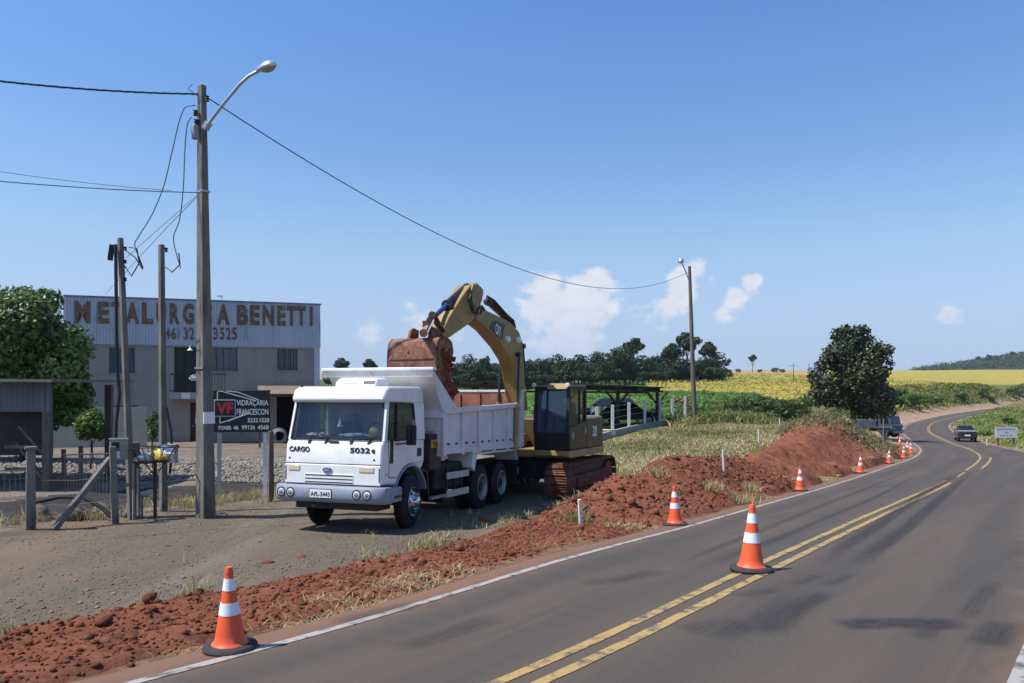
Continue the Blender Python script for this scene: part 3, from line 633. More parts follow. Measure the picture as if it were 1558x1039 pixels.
# pebbles on the gravel, crushed stone in the yard
x = rng.uniform(-12, 4, 48000); y = rng.uniform(6.5, 19, 48000); s, c, _ = road_sc(x, y); cl_ = -c-HLs(s)
ok = (cl_ > 2.9+fbm(x, y, 1, 2, 5)*.3) & (fence_side(x, y) < .2) & (rng.uniform(0, 1, len(x)) < .16+.45*np.exp(-((cl_-3.4)/.7)**2)+.25*fbm(x, y, 2, 2, 6))
x, y = x[ok], y[ok]; pp = np.stack([x, y, ground_z(x, y)+.004], 1)
PEB = leaf_mat('pebble_grey', (.11,.094,.076), (.25,.214,.172), 0, .9)
stuff(obj('pebbles', rocks('pebbles', pp, rng.gamma(2, .0038, len(pp))+.004, PEB, 5, (OCT, OCTF), .7)), 'loose pebbles on the gravel track', 'gravel')
STN = leaf_mat('crushed_stone', (.15,.13,.105), (.28,.255,.215), 0, .9)
x = rng.uniform(-21, -1, 30000); y = rng.uniform(22, 35.5, 30000); ok = fence_side(x, y) > 1.5; ok &= (y > 24+1.2*fbm(x, y, 3, 2, 8)) & (y < 33+2*fbm(x, y, 4, 2, 9))
x, y = x[ok], y[ok]; hp = .16*np.clip(1-np.abs((y-29)/4.5)**2, 0, 1)*(.6+.5*fbm(x, y, 2.2, 3, 12))
stuff(obj('crushed_stone', rocks('crushed_stone', np.stack([x, y, ground_z(x, y)+np.maximum(hp, 0)*.8+.03], 1), rng.gamma(2, .014, len(x))+.02, STN, 6, (OCT, OCTF), .75)), 'pale crushed stone spread in a long low heap across the yard', 'stone')

# ------------------------------------------------------------------ grasses
def blades(name, pts, h, w, tint, mt, lean=.5, seed=0, per=1, spread=.05):
    r = np.random.default_rng(seed); pts = np.repeat(np.asarray(pts), per, 0); n = len(pts)
    pts = pts+np.c_[r.normal(0, spread, (n, 2)), np.zeros(n)]
    h = np.repeat(h, per)*r.uniform(.5, 1.15, n); w = np.repeat(w, per)*r.uniform(.7, 1.3, n) if hasattr(w, '__len__') else w*r.uniform(.7, 1.3, n)
    t = np.clip(np.repeat(tint, per)+r.normal(0, .16, n), 0, 1)
    a = r.uniform(0, 6.28, n); dx, dy = np.cos(a), np.sin(a); ln = np.abs(r.normal(0, lean, n))*h; b = r.uniform(0, 6.28, n)
    base = pts; mid = pts+np.c_[np.cos(b)*ln*.35, np.sin(b)*ln*.35, h*.6]; tip = pts+np.c_[np.cos(b)*ln, np.sin(b)*ln, h*r.uniform(.75, 1, n)]
    sx = np.c_[dx*w/2, dy*w/2, 0*w]
    V = np.stack([base-sx, base+sx, mid+sx*.8, mid-sx*.8, tip], 1).reshape(-1, 3)
    k = np.arange(n)*5
    F = np.concatenate([np.stack([k, k+1, k+2], 1), np.stack([k, k+2, k+3], 1), np.stack([k+3, k+2, k+4], 1)])
    return raw_mesh(name, V, F, mt, False, {'tint': np.repeat(t, 5)})
STRAW = leaf_mat('straw_grass', (.15,.165,.05), (.50,.40,.22), .2, .8)      # green to straw by tint
GRN = leaf_mat('green_weed', (.04,.085,.018), (.17,.20,.05), .25, .6)
def on_ground(x, y, dz=-.01): return np.stack([x, y, ground_z(x, y)+dz], 1)
# dry verge between asphalt and earth
s_ = rng.uniform(-10, 62, 9000); c_ = .36+np.abs(rng.normal(0, .30, 9000)); pn = fbm(s_, c_*3, 1.6, 3, 71)
ok = pn+.35*(rng.uniform(0, 1, 9000)-.5) > .30; s_, c_ = s_[ok], c_[ok]; p, h = dirt_point(s_, c_)
stuff(obj('dry_verge_grass', blades('dry_verge_grass', p, .03+.06*rng.uniform(0, 1, len(p)), .005+.0004*np.maximum(p[:, 1], 0), .95+0*s_, STRAW, 2.4, 1, 11, .09)), 'short dry straw grass along the asphalt edge', 'grass')
# sparse tufts between earth and gravel and on the earth
s_ = rng.uniform(-10, 24, 900); w_ = 2.45+.055*np.clip(s_+2, 0, 12); c_ = np.where(rng.uniform(0, 1, 900) < .7, w_+rng.normal(.1, .22, 900), rng.uniform(.8, 5, 900)); p, h = dirt_point(s_, np.maximum(c_, .6)); k_ = fbm(s_, c_, 1.2, 2, 75) > .12
stuff(obj('grass_tufts', blades('grass_tufts', p[k_], .10+.1*rng.uniform(0, 1, k_.sum()), .008+.0004*np.maximum(p[k_, 1], 0), rng.uniform(.2, .9, k_.sum()), STRAW, 1.0, 2, 9, .05)), 'small tufts of half dry grass beside the dug earth', 'grass')
# foot of the yard fence and the poles
x = rng.uniform(-11.5, -2.5, 7000); y = rng.uniform(13, 23, 7000); fsd = fence_side(x, y); ok = (np.abs(fsd-.25) < .55+.5*fbm(x, y, 1.5, 2, 77)) & (fbm(x, y, .8, 2, 78)+.5*(rng.uniform(0, 1, 7000)-.5) > -.02); x, y = x[ok], y[ok]
stuff(obj('fence_grass', blades('fence_grass', on_ground(x, y), .14+.18*rng.uniform(0, 1, len(x)), .012, np.clip(rng.normal(.72, .25, len(x)), 0, 1), STRAW, .8, 3, 8, .08)), 'dry and green grass growing along the foot of the yard fence', 'grass')
# grassy slope right of the excavator
x = rng.uniform(1.5, 24, 30000); y = rng.uniform(22, 58, 30000); s, c, _ = road_sc(x, y); c_ = -c-HLs(s); ok = (dirt_h(s-S_CONE, np.clip(c_, .3, 30)) < 0.0) & (c_ > 2.5) & ((s-S_CONE > 16) | (c_ > 8)) & (x/y > .10+.0005*(y-24)) & ((c_ > 6.5) | (s-S_CONE > 20)) & (fbm(x, y, 2.5, 3, 79) > -.45)
ok &= ~((y > 36) & (x < 3.4+(y-36)*.5))
x, y = x[ok], y[ok]
tt = np.clip(.54+1.2*fbm(x, y, 5, 3, 80), 0, 1)
stuff(obj('slope_grass', blades('slope_grass', on_ground(x, y), (.07+.12*rng.uniform(0, 1, len(x))), .012+.0007*y, tt, STRAW, 1.2, 4, 5, .16)), 'mown half dry grass on the slope below the carport', 'grass')
# tall weeds by the field edge
x = rng.uniform(6, 40, 16000); y = rng.uniform(38, 72, 16000); s, c, _ = road_sc(x, y); c_ = -c-HLs(s)
ok = (c_ > 8.0) & (c_ < 19+2*fbm(x, y, 4, 2, 81)) & (s-S_CONE > 38) & (x/y > .205) & ((y > 47) | (c_ > 11)) & (x/y < .42); x, y = x[ok], y[ok]
tt = np.clip(.35+1.3*fbm(x, y, 3.5, 3, 82), 0, 1)
stuff(obj('tall_weeds', blades('tall_weeds', on_ground(x, y), .28+.42*rng.uniform(0, 1, len(x)), .045+.0008*y, tt, leaf_mat('rank_weed', (.045,.095,.022), (.36,.31,.12), .25, .7), .55, 5, 6, .22)), 'rank green and straw coloured weeds between the slope and the crop', 'weeds')
# grass on the island and right verge
x = rng.uniform(28, 110, 26000); y = rng.uniform(50, 170, 26000); s, c, _ = road_sc(x, y); ok = (c > HALF+.75) & (c < 45) & (s-S_CONE > 52); x, y = x[ok], y[ok]
tt = np.clip(.30+.9*fbm(x, y, 7, 3, 83)+.5*np.exp(-((c[ok]-HALF-.75)/1.6)**2), 0, 1)
stuff(obj('island_grass', blades('island_grass', on_ground(x, y), .16+.16*rng.uniform(0, 1, len(x)), .03+.0014*y, tt, leaf_mat('island_green', (.12,.19,.04), (.40,.36,.14), .3, .8), .7, 6, 3, .3)), 'mown green grass on the traffic island beside the bend', 'grass')
# rough bank between far road and ripe field
x = rng.uniform(50, 240, 26000); y = rng.uniform(95, 330, 26000); s, c, _ = road_sc(x, y); c_ = -c-HLs(s); ok = (c_ > 5.5) & (c_ < 15.5+.03*np.clip(y-170, 0, 400)) & (x/y > .4); x, y = x[ok], y[ok]
stuff(obj('bank_weeds', blades('bank_weeds', on_ground(x, y), .5+.8*rng.uniform(0, 1, len(x)), .15+.0012*y, np.clip(.45+1.2*fbm(x, y, 12, 3, 85), 0, 1), leaf_mat('bank_weed', (.055,.10,.022), (.30,.26,.07), .25, .8), .6, 7, 4, .5)), 'rough green and yellow weeds on the bank behind the far road', 'weeds')
# crops
def leaves(name, pts, size, nrm, tint, mt, seed=0, aspect=.6, bend=.25):
    """leaf blades: each a folded pair of quads"""
    r = np.random.default_rng(seed); n = len(pts); nrm = nrm/np.linalg.norm(nrm, axis=1)[:, None]
    a = r.normal(size=(n, 3)); t = np.cross(nrm, a); t /= np.linalg.norm(t, axis=1)[:, None]+1e-9; b = np.cross(nrm, t)
    L_ = np.asarray(size)[:, None]; W_ = L_*aspect
    p0 = pts-t*L_*.5; p1 = pts+t*L_*.5-nrm*L_*bend*.6; m1 = pts+b*W_*.5-nrm*L_*bend*.5; m2 = pts-b*W_*.5-nrm*L_*bend*.5
    V = np.stack([p0, m1, p1, m2], 1).reshape(-1, 3); k = np.arange(n)*4
    F = np.concatenate([np.stack([k, k+1, k+2], 1), np.stack([k, k+2, k+3], 1)])
    return raw_mesh(name, V, F, mt, False, {'tint': np.repeat(np.clip(tint, 0, 1), 4)})
def crop(name, sel, n, hgt, size, mt, seed, label, tm=.5):
    r = np.random.default_rng(seed); x = r.uniform(*sel[0], n); y = r.uniform(*sel[1], n); ok = sel[2](x, y); x, y = x[ok], y[ok]
    zz = hgt*r.power(2.2, len(x)); nrm = np.c_[r.normal(0, .45, (len(x), 2))+[-.25, -.1], np.abs(r.normal(.9, .3, len(x)))]
    tt = tm+.9*fbm(x, y, 9, 3, seed)+r.normal(0, .18, len(x))
    p = on_ground(x, y, 0); p[:, 2] += zz*(1+.25*fbm(x, y, 3, 3, seed+1))
    stuff(obj(name, leaves(name, p, size*(1+(y-50)/160)*r.uniform(.6, 1.3, len(x)), nrm, tt, mt, seed)), label, 'crop')
CROPG = leaf_mat('green_crop_leaf', (.05,.12,.022), (.13,.24,.045), .3, .6); CROPY = leaf_mat('ripe_crop_leaf', (.235,.23,.05), (.47,.375,.085), .25, .7)
def selg(x, y):
    s, c, _ = road_sc(x, y); return (-c-HLs(s) > 15) & (x/y < .40) & (x/y > .02) & (y < 92+3*fbm(x, y, 20, 2, 90))
crop('green_crop', ((0, 38), (54, 96), selg), 42000, .95, .30, CROPG, 91, 'dense green leafy crop behind the carport')
def sely(x, y):
    s, c, _ = road_sc(x, y); return (-c-HLs(s) > 13) & (((x/y < .40) & (x/y > .17)) | ((x/y >= .40) & (-c-HLs(s) > 16+.03*np.clip(y-170, 0, 400)))) & (y > 88)
crop('ripe_crop', ((14, 230), (88, 300), sely), 110000, .75, .34, CROPY, 93, 'ripening yellow soy field beyond the green crop')
# ------------------------------------------------------------------ white tipper truck (x forward, y to its left, z up; origin under the front axle)
def arc(cx, cz, r, a0, a1, n=12): return [(cx+r*math.cos(R(a0+(a1-a0)*i/n)), cz+r*math.sin(R(a0+(a1-a0)*i/n))) for i in range(n+1)]
def tyre(r, w, y0, n=40):                              # axis along y, outer face at y0
    p = [(r*.60, 0), (r*.66, -.02), (r*.88, -.035), (r*.965, -.07), (r, -.10)]
    m = MB(); prof = [(a, y0+b) for a, b in p]+[(a, y0-w-b) for a, b in reversed(p)]
    m.lathe(prof, n, (0, 0, 0), 'y', close=True)
    for k in range(n):                                  # tread blocks
        a = 2*math.pi*(k+.5)/n; c, s = math.cos(a), math.sin(a)
        for yy in (-.12, -w/2, -w+.12):
            t = Vector((c, 0, -s)); q = Vector((s, 0, c))*r
            m.bar(q+Vector((0, y0+yy-.045, 0)), q+Vector((0, y0+yy+.045, 0)), .05, .022, q)
    return m
def make_wheel(parent, x, y0, r=.52, w=.29, dual=False, front=True, label=None):
    tb = tyre(r, w, 0)
    if dual: q = tyre(r, w, -.33); tb.add(q.v, q.f)
    t = tb.build('wheel', M['rubber'], parent, smooth=40); t.location = (x, y0, r-.01)
    m = MB()
    if front:
        m.lathe([(r*.60, -.04), (r*.56, .0), (r*.52, .0), (r*.50, -.05), (r*.36, .0), (r*.30, .045), (r*.22, .05), (r*.20, .10), (r*.12, .125), (.005, .125)], 32, axis='y')
        rim = m.build('rim', M['chrome'], t)
        nb = MB()
        for k in range(10):
            a = 2*math.pi*k/10; nb.cyl((r*.31*math.cos(a), .03, r*.31*math.sin(a)), (r*.31*math.cos(a), .085, r*.31*math.sin(a)), .018, n=8)
        nb.build('wheel_nuts', M['chrome'], t)
        hb = MB()
        for k in range(8):
            a = 2*math.pi*(k+.5)/8; hb.cyl((r*.42*math.cos(a), -.02, r*.42*math.sin(a)), (r*.42*math.cos(a), -.005+.01, r*.42*math.sin(a)), .03, n=10)
        hb.build('hand_holes', M['black'], t)
    else:
        m.lathe([(r*.60, -.03), (r*.575, .005), (r*.54, .005), (r*.51, -.05), (r*.47, -.15), (r*.45, -.15), (r*.49, -.05), (r*.53, .0)], 32, axis='y', close=True)
        m.build('rim', M['rim'], t)
        MB().lathe([(r*.47, -.155), (r*.24, -.17), (r*.22, -.06), (r*.17, -.02), (.005, -.02)], 28, axis='y').build('hub', M['chassis'], t)
    return t
TR = thing('dump_truck', 'white dump truck with raised headboard parked beside the dug earth', 'truck', (-2.95, 15.38, gz(-2.95, 15.38)+.03), R(-109.4))
TR.location.z = CAMZ-2.55; TR.location.x += .05; TR.location.y -= .02; TR.scale = (1, .945, 1)
TR.rotation_euler = (0, -.03, R(-109.4))
W_ = 1.07
low = [(1.13,.90),(1.13,1.24),(1.11,1.60),(1.06,1.685),(-.60,1.685),(-.60,1.26),(-.48,1.10)]+arc(0, .52, .69, 122, 40, 10)+[(.58,.86)]
cab = MB().prism(low, -W_, W_).build('cab', M['white'], TR, bevel=.045)
MB().prism([(.88,2.365),(1.005,2.385),(1.0,2.475),(.93,2.615),(.80,2.675),(-.45,2.715),(-.58,2.655),(-.62,2.365)], -W_+.03, W_-.03).build('roof', M['white'], TR, bevel=.05)
# front lower lid, seam, slots
MB().box(1.125, 1.155, -W_+.015, W_-.015, .885, 1.245).build('grille_panel', M['white'], TR, bevel=.018)
MB().box(1.12, 1.14, -W_+.02, W_-.02, 1.245, 1.262).build('panel_gap', M['black'], TR)
MB().box(1.146, 1.163, -.60, .48, .90, 1.075).build('grille_insert', M['white'], TR, bevel=.012)
for zz in (1.05, .985, .925): MB().box(1.157, 1.167, -.585, .465, zz-.012, zz+.006).build('grille_slot', M['black'], TR)
MB().box(1.10, 1.15, -W_+.05, W_-.05, .855, .885).build('bumper_gap', M['black'], TR)
for (a, b_) in ((-.97, -.71), (.60, .92)):
    o = MB().box(1.15, 1.168, a, b_, 1.12, 1.215).build('marker_lamp', M['amber'], TR, bevel=.012)
for yy in (-1.03, 1.03):
    MB().box(1.14, 1.162, yy-.008, yy+.008, .95, 1.20).build('panel_seam', M['black'], TR)
bd = MB().lathe([(.001,.012),(.095,.012),(.105,.0),(.105,-.01)], 28, axis='x').build('badge_rim', M['chrome'], TR); bd.location = (1.168, -.09, 1.145); bd.scale = (1, 1, .5)
b2 = MB().lathe([(.001,.017),(.08,.017),(.09,.010)], 28, axis='x').build('badge', mat('badge_blue', (.03,.05,.22), rough=.3), TR); b2.location = (1.168, -.09, 1.145); b2.scale = (1, 1, .48)
fit_text('badge_lettering', 'Ford', M['signwhite'], TR, (1.186, -.135, 1.122), (0,1,0), (0,0,1), .09, .048, .0, .004)
fit_text('front_lettering', 'CARGO', M['black'], TR, (1.121, -.985, 1.465), (0,1,0), (-.05,0,1), .46, .095, .02, .01)
fit_text('front_lettering', '5032', M['black'], TR, (1.121, .375, 1.465), (0,1,0), (-.05,0,1), .43, .095, .02, .01)
fit_text('front_lettering', 'e', M['black'], TR, (1.121, .84, 1.468), (0,1,0), (-.05,0,1), .075, .07, .02, .01)
for yy in (-.97, .90): MB().box(1.118, 1.128, yy-.02, yy+.02, 1.33, 1.36).build('nozzle', M['black'], TR)
# bumper with paired round lamps and number plate
bp_ = [(1.30,.60),(1.33,.66),(1.33,.80),(1.29,.865),(.98,.865),(.98,.57),(1.25,.57)]
m = MB(); ring = lambda y, s: [(1.0+(x-1.0)*s, y, z) for x, z in bp_]
m.loft([ring(-1.22, .35), ring(-1.20, .7), ring(-1.10, .95), ring(-.9, 1.0), ring(.9, 1.0), ring(1.10, .95), ring(1.20, .7), ring(1.22, .35)])
m.build('bumper', M['bumper'], TR, bevel=.012)
for sgn in (-1, 1):
    MB().box(.62, 1.02, sgn*1.20-.05, sgn*1.20+.03, .58, .85).build('bumper_end', M['bumper'], TR, bevel=.03)
    MB().box(.68, .93, sgn*1.225-.012, sgn*1.225+.012, .66, .70).build('step_tread', M['black'], TR)
for k, yy in enumerate((-1.0, -.79, .66, .88)):
    xx = 1.325-.002*(abs(yy) > .95); h = MB().lathe([(.092,-.03),(.092,.012),(.078,.018),(.07,-.01)], 24, axis='x').build('headlight', M['black'], TR); h.location = (xx, yy, .735)
    l = MB().lathe([(.076,.002),(.055,.018),(.002,.026)], 24, axis='x').build('lens', M['lens'], h)
    MB().lathe([(.045,.020),(.03,.028),(.002,.031)], 20, axis='x').build('reflector', M['chrome'], h)
MB().box(1.331, 1.341, -.355, .115, .655, .80).build('number_plate', M['signwhite'], TR, bevel=.006)
MB().box(1.328, 1.336, -.368, .128, .642, .813).build('plate_frame', M['black'], TR)
fit_text('plate_lettering', 'AFL-5443', M['black'], TR, (1.343, -.33, .685), (0,1,0), (0,0,1), .42, .075, .015, .004)
MB().box(.5, 1.0, -.9, .9, .42, .57).build('front_axle_beam', M['chassis'], TR)
MB().tube([(1.2,-.35,.57),(1.26,-.35,.50),(1.26,-.2,.50)], .015).build('tow_hook', M['chassis'], TR)
# windscreen, pillars, glazing, cabin inside
ws = [(1.055,1.70),(.895,2.380)]
m = MB(); m.add([(1.052,-.99,1.705),(1.052,.99,1.705),(.90,.965,2.380),(.90,-.965,2.380),(1.046,-.99,1.703),(1.046,.99,1.703),(.894,.965,2.378),(.894,-.965,2.378)], [(0,1,2,3),(7,6,5,4),(0,4,5,1),(1,5,6,2),(2,6,7,3),(3,7,4,0)])
m.build('windscreen', GL, TR)
m = MB()
for a, b_ in (((1.06,-1.0,1.70),(1.06,1.0,1.70)), ((.905,-.97,2.373),(.905,.97,2.373)), ((1.06,-.99,1.70),(.905,-.965,2.375)), ((1.06,.99,1.70),(.905,.965,2.375))): m.bar(a, b_, .03, .022)
m.build('windscreen_seal', M['black'], TR)
for sgn in (-1, 1):
    MB().hexa([(1.05,sgn*.98,1.68),(1.05,sgn*W_,1.68),(.93,sgn*W_,1.68),(.93,sgn*.99,1.68),(.90,sgn*.955,2.395),(.90,sgn*(W_-.035),2.395),(.80,sgn*(W_-.035),2.395),(.80,sgn*.97,2.395)]).build('a_pillar', M['white'], TR)
    MB().hexa([(-.60,sgn*.98,1.68),(-.60,sgn*W_,1.68),(-.20,sgn*W_,1.68),(-.20,sgn*1.0,1.68),(-.60,sgn*.96,2.395),(-.60,sgn*(W_-.035),2.395),(-.12,sgn*(W_-.035),2.395),(-.12,sgn*.97,2.395)]).build('b_pillar', M['white'], TR)
    g = MB(); g.hexa([(.93,sgn*1.035,1.69),(.93,sgn*1.045,1.69),(-.20,sgn*1.045,1.69),(-.20,sgn*1.035,1.69),(.80,sgn*1.005,2.385),(.80,sgn*1.015,2.385),(-.13,sgn*1.015,2.385),(-.13,sgn*1.005,2.385)])
    g.build('side_window', GL, TR)
    m = MB()
    for a, b_ in (((.93,1.06,1.70),(-.21,1.06,1.70)), ((.80,1.03,2.377),(-.13,1.03,2.377)), ((.93,1.06,1.70),(.80,1.03,2.380)), ((-.21,1.06,1.70),(-.13,1.03,2.380)), ((.58,1.055,1.70),(.54,1.03,2.375))):
        m.bar((a[0], sgn*a[1], a[2]), (b_[0], sgn*b_[1], b_[2]), .045, .02)
    m.build('window_frame', M['black'], TR)
    d = MB().prism([(.86,1.30),(.90,1.675),(-.52,1.675),(-.52,1.27),(-.30,1.24),(.10,1.245),(.45,1.16),(.60,1.02),(.86,1.02)], sgn*W_, sgn*(W_+.014)).build('door', M['white'], TR, bevel=.008)
    dpol = [(.86,1.30),(.90,1.675),(-.52,1.675),(-.52,1.27),(-.30,1.24),(.10,1.245),(.45,1.16),(.60,1.02),(.86,1.02)]; cxx, czz = .25, 1.40
    MB().prism([(cxx+(a-cxx)*1.022, czz+(b-czz)*1.035) for a, b in dpol], sgn*(W_-.01), sgn*(W_+.004)).build('door_gap', M['black'], d)
    MB().box(.93, 1.01, sgn*(W_+.002)-.004, sgn*(W_+.002)+.012, 1.06, 1.11).build('side_indicator', M['amber'], TR)
    MB().box(-.42, -.24, sgn*(W_+.012)-.006, sgn*(W_+.012)+.012, 1.36, 1.52).build('door_handle', M['black'], d, bevel=.006)
    MB().box(.74, .86, sgn*(W_+.012)-.006, sgn*(W_+.012)+.014, 1.27, 1.71).build('corner_vane', M['black'], d, bevel=.012)
MB().box(-.62, -.58, -1.0, 1.0, 1.66, 2.415).build('cab_rear_wall', M['white'], TR)
MB().prism([(1.0,1.60),(1.0,1.70),(.70,1.76),(.55,1.74),(.55,1.55)], -.97, .97).build('dashboard', mat('dash_grey', (.05,.055,.06), (.08,.08,.085), 6, .7), TR, bevel=.02)
st = mat('seat_cloth', (.05,.05,.06), (.09,.085,.085), 5, .9)
for yy in (.55, -.55):
    s_ = MB().prism([(.20,1.30),(.22,1.48),(-.18,1.46),(-.30,2.02),(-.42,2.0),(-.34,1.30)], yy-.25, yy+.25).build('seat', st, TR, bevel=.04)
    MB().box(-.42, -.30, yy-.14, yy+.14, 2.02, 2.18).build('headrest', mat('headrest_grey', (.28,.28,.29), rough=.9), s_, bevel=.03)
sw = MB().tube([(.42+.09*math.cos(a)*.45, .55+.22*math.sin(a), 1.80+.2*math.cos(a)) for a in np.linspace(0, 6.283, 25)], .014, 6).build('steering_wheel', M['black'], TR)
for y0, y1 in ((-.55, -.12), (.38, .82)):
    w = MB().bar((1.07,y0-.02,1.70), (1.085,y1,1.725), .016, .014); w.bar((1.10,y0,1.62), (1.075,y0,1.71), .05, .035); w.bar((1.10,y1-.08,1.625), (1.08,y1,1.715), .03, .03); w.build('wiper', M['black'], TR)
MB().box(1.10, 1.112, -.10, .12, 1.635, 1.665).build('bonnet_grip', M['black'], TR)
mi = MB().box(.40, .56, 1.27, 1.34, 1.60, 1.98).box(.46, .50, 1.22, 1.44, 1.60, 1.97).build('side_mirror', M['black'], TR, bevel=.02)
MB().bar((.66,1.08,1.62), (.5,1.32,1.64), .025, .025).bar((.66,1.08,1.68), (.5,1.32,1.70), .02, .02).build('mirror_arm', M['black'], TR)
MB().tube([(.80,-.95,2.635),(.80,-.95,2.695)], .03).build('antenna_base', M['black'], TR)
ac = MB().loft([[(x, y, z) for x, y in ((xf, -w), (xf, w), (-.12, w), (-.12, -w))] for xf, w, z in ((.38,.47,2.685),(.36,.47,2.775),(.26,.44,2.850),(.18,.40,2.870))]).build('roof_cooler', M['white'], TR, bevel=.03)
MB().box(.30, .372, .19, .43, 2.735, 2.800).build('cooler_grille', mat('cooler_grille', (.12,.12,.13), (.3,.3,.3), 40, .6), ac)
MB().box(.34, .371, -.28, .02, 2.750, 2.777).build('cooler_print', mat('pale_grey_print', (.5,.5,.5), (.7,.7,.7), 60, .6), ac)
# inner arch, mudguard behind the front wheel
for a_, b_ in ((.62, W_+.02), (-W_-.02, -.62)): MB().prism(arc(0, .52, .70, 165, 20, 14)+arc(0, .52, .665, 20, 165, 14), a_, b_).build('front_mudguard', M['bumper'], TR)
MB().prism([(-.42,1.12),(-.70,1.05),(-.78,.55),(-.74,.55),(-.66,1.02),(-.42,1.08)], .68, 1.1).build('mud_flap', M['black'], TR)
MB().box(-.56, .98, -.95, .95, .80, 1.12).build('cab_floor', M['chassis'], TR)
for sgn in (1, -1):
    w = make_wheel(TR, 0, 0, front=True); w.location = (0, sgn*1.16, .51)
    if sgn > 0: w.rotation_euler = (0, .3, R(7))
    else: w.rotation_euler = (0, 0, R(180+7))
    for x in (-3.515, -4.815):
        w = make_wheel(TR, x, 0, dual=True, front=False); w.location = (x, sgn*1.17, .51)
        if sgn < 0: w.rotation_euler = (0, 0, R(180))
for x in (0, -3.515, -4.815): MB().cyl((x,-1.0,.51), (x,1.0,.51), .09).lathe([(.02,-.25),(.22,-.1),(.22,.1),(.02,.25)], 16, (x,0,.51), 'y').build('axle', M['chassis'], TR)
for sgn in (-1, 1): MB().box(-6.1, 1.0, sgn*.43-.04, sgn*.43+.04, .78, 1.06).build('chassis_rail', M['chassis'], TR)
# tipping body
BW = 1.22; z0, zA, zB = 1.42, 2.28, 2.50; xf, xr = -1.12, -6.02; z1 = zA; zT = 2.82
top = lambda x: zA+(zB-zA)*(x-xf)/(xr-xf)
body = MB()
for sgn in (-1, 1): body.hexa([(xf,sgn*(BW-.03),z0),(xf,sgn*BW,z0),(xr,sgn*BW,z0),(xr,sgn*(BW-.03),z0),(xf,sgn*(BW-.03),zA),(xf,sgn*BW,zA),(xr,sgn*BW,zB),(xr,sgn*(BW-.03),zB)])
body.box(xr, xf, -BW+.02, BW-.02, z0-.03, z0+.03).box(xf-.03, xf+.0, -BW+.002, BW-.002, z0-.1, zA+.25)
body = body.build('tipper_body', M['bodywhite'], TR)
for sgn in (-1, 1):
    MB().hexa([(x, sgn*(BW+dy), top(x)+dz) for dz in (-.10, .012) for x, dy in ((xf+.01,-.02),(xf+.01,.07),(xr-.02,.07),(xr-.02,-.02))]).build('top_rail', M['bodywhite'], TR, bevel=.01)
    MB().box(xr-.02, xf+.01, sgn*(BW+.01)-.03, sgn*(BW+.01)+.03, z0-.06, z0+.06).build('bottom_rail', M['bodywhite'], TR)
    for i in range(6):
        x = xf-.03-(xf-xr-.09)*i/5; zt_ = top(x)-.1; MB().hexa([(x+.06,sgn*BW,z0-.1),(x+.06,sgn*(BW+.065),z0-.1),(x-.06,sgn*(BW+.065),z0-.1),(x-.06,sgn*BW,z0-.1),(x+.055,sgn*BW,zt_),(x+.055,sgn*(BW+.055),zt_),(x-.055,sgn*(BW+.055),zt_),(x-.055,sgn*BW,zt_)]).build('side_post', M['bodywhite'], TR, bevel=.008)
    for i in range(5):
        x = xf-.03-(xf-xr-.09)*(i+.5)/5
        for dx in (-.22, .20): MB().box(x+dx-.06, x+dx+.06, sgn*(BW+.004)-.004, sgn*(BW+.004)+.006, z0+.12, z0+.165).build('drain_slot', M['black'], TR)
        MB().hexa([(x+.38,sgn*(BW-.3),z0-.12),(x+.38,sgn*(BW+.0),z0+.0),(x-.38,sgn*(BW+.0),z0+.0),(x-.38,sgn*(BW-.3),z0-.12),(x+.38,sgn*(BW-.3),z0-.02),(x+.38,sgn*(BW+.02),z0+.09),(x-.38,sgn*(BW+.02),z0+.09),(x-.38,sgn*(BW-.3),z0-.02)]).build('floor_bracket', M['bodywhite'], TR)
# inside of the body, stained by earth
LN = mat('earth_stained_lining', (.33,.15,.10), (.22,.085,.055), 3, .9, c3=(.40,.30,.26), s3=1.6, lo3=.6, hi3=.8, bump=.3, bscale=12)
for sgn in (-1, 1): MB().hexa([(x, sgn*(BW-.036)+dy, z) for z in (z0+.04, None) for x, dy in ((xf-.04,-.004),(xf-.04,.004),(xr+.01,.004),(xr+.01,-.004))] if False else [(xf-.04,sgn*(BW-.040),z0+.04),(xf-.04,sgn*(BW-.032),z0+.04),(xr+.01,sgn*(BW-.032),z0+.04),(xr+.01,sgn*(BW-.040),z0+.04),(xf-.04,sgn*(BW-.040),zA-.03),(xf-.04,sgn*(BW-.032),zA-.03),(xr+.01,sgn*(BW-.032),zB-.03),(xr+.01,sgn*(BW-.040),zB-.03)]).build('body_lining', LN, TR)
tg = MB().box(xr-.06, xr, -BW, BW, z0, zT).build('tailgate', M['bodywhite'], TR)
MB().box(xr+.003, xr+.012, -BW+.05, BW-.05, z0+.04, zT-.04).build('tailgate_lining', LN, tg)
MB().box(xr-.08, xr+.03, -BW-.02, BW+.02, zT-.03, zT+.03).build('tailgate_rail', M['bodywhite'], tg, bevel=.008)
for yy in (-.6, .0, .6): MB().box(xr+.012, xr+.045, yy-.04, yy+.04, z0+.05, zT-.05).build('tailgate_rib', LN, tg)
for sgn in (-1, 1): MB().box(xr-.08, xr+.1, sgn*(BW+.04)-.06, sgn*(BW+.04)+.06, z0-.06, zT+.02).build('corner_post', M['bodywhite'], TR, bevel=.01)
MB().cyl((xr-.05,BW+.15,zT+.02), (xr-.05,BW+.02,zT+.02), .04).build('hinge_pin', M['bodywhite'], TR)
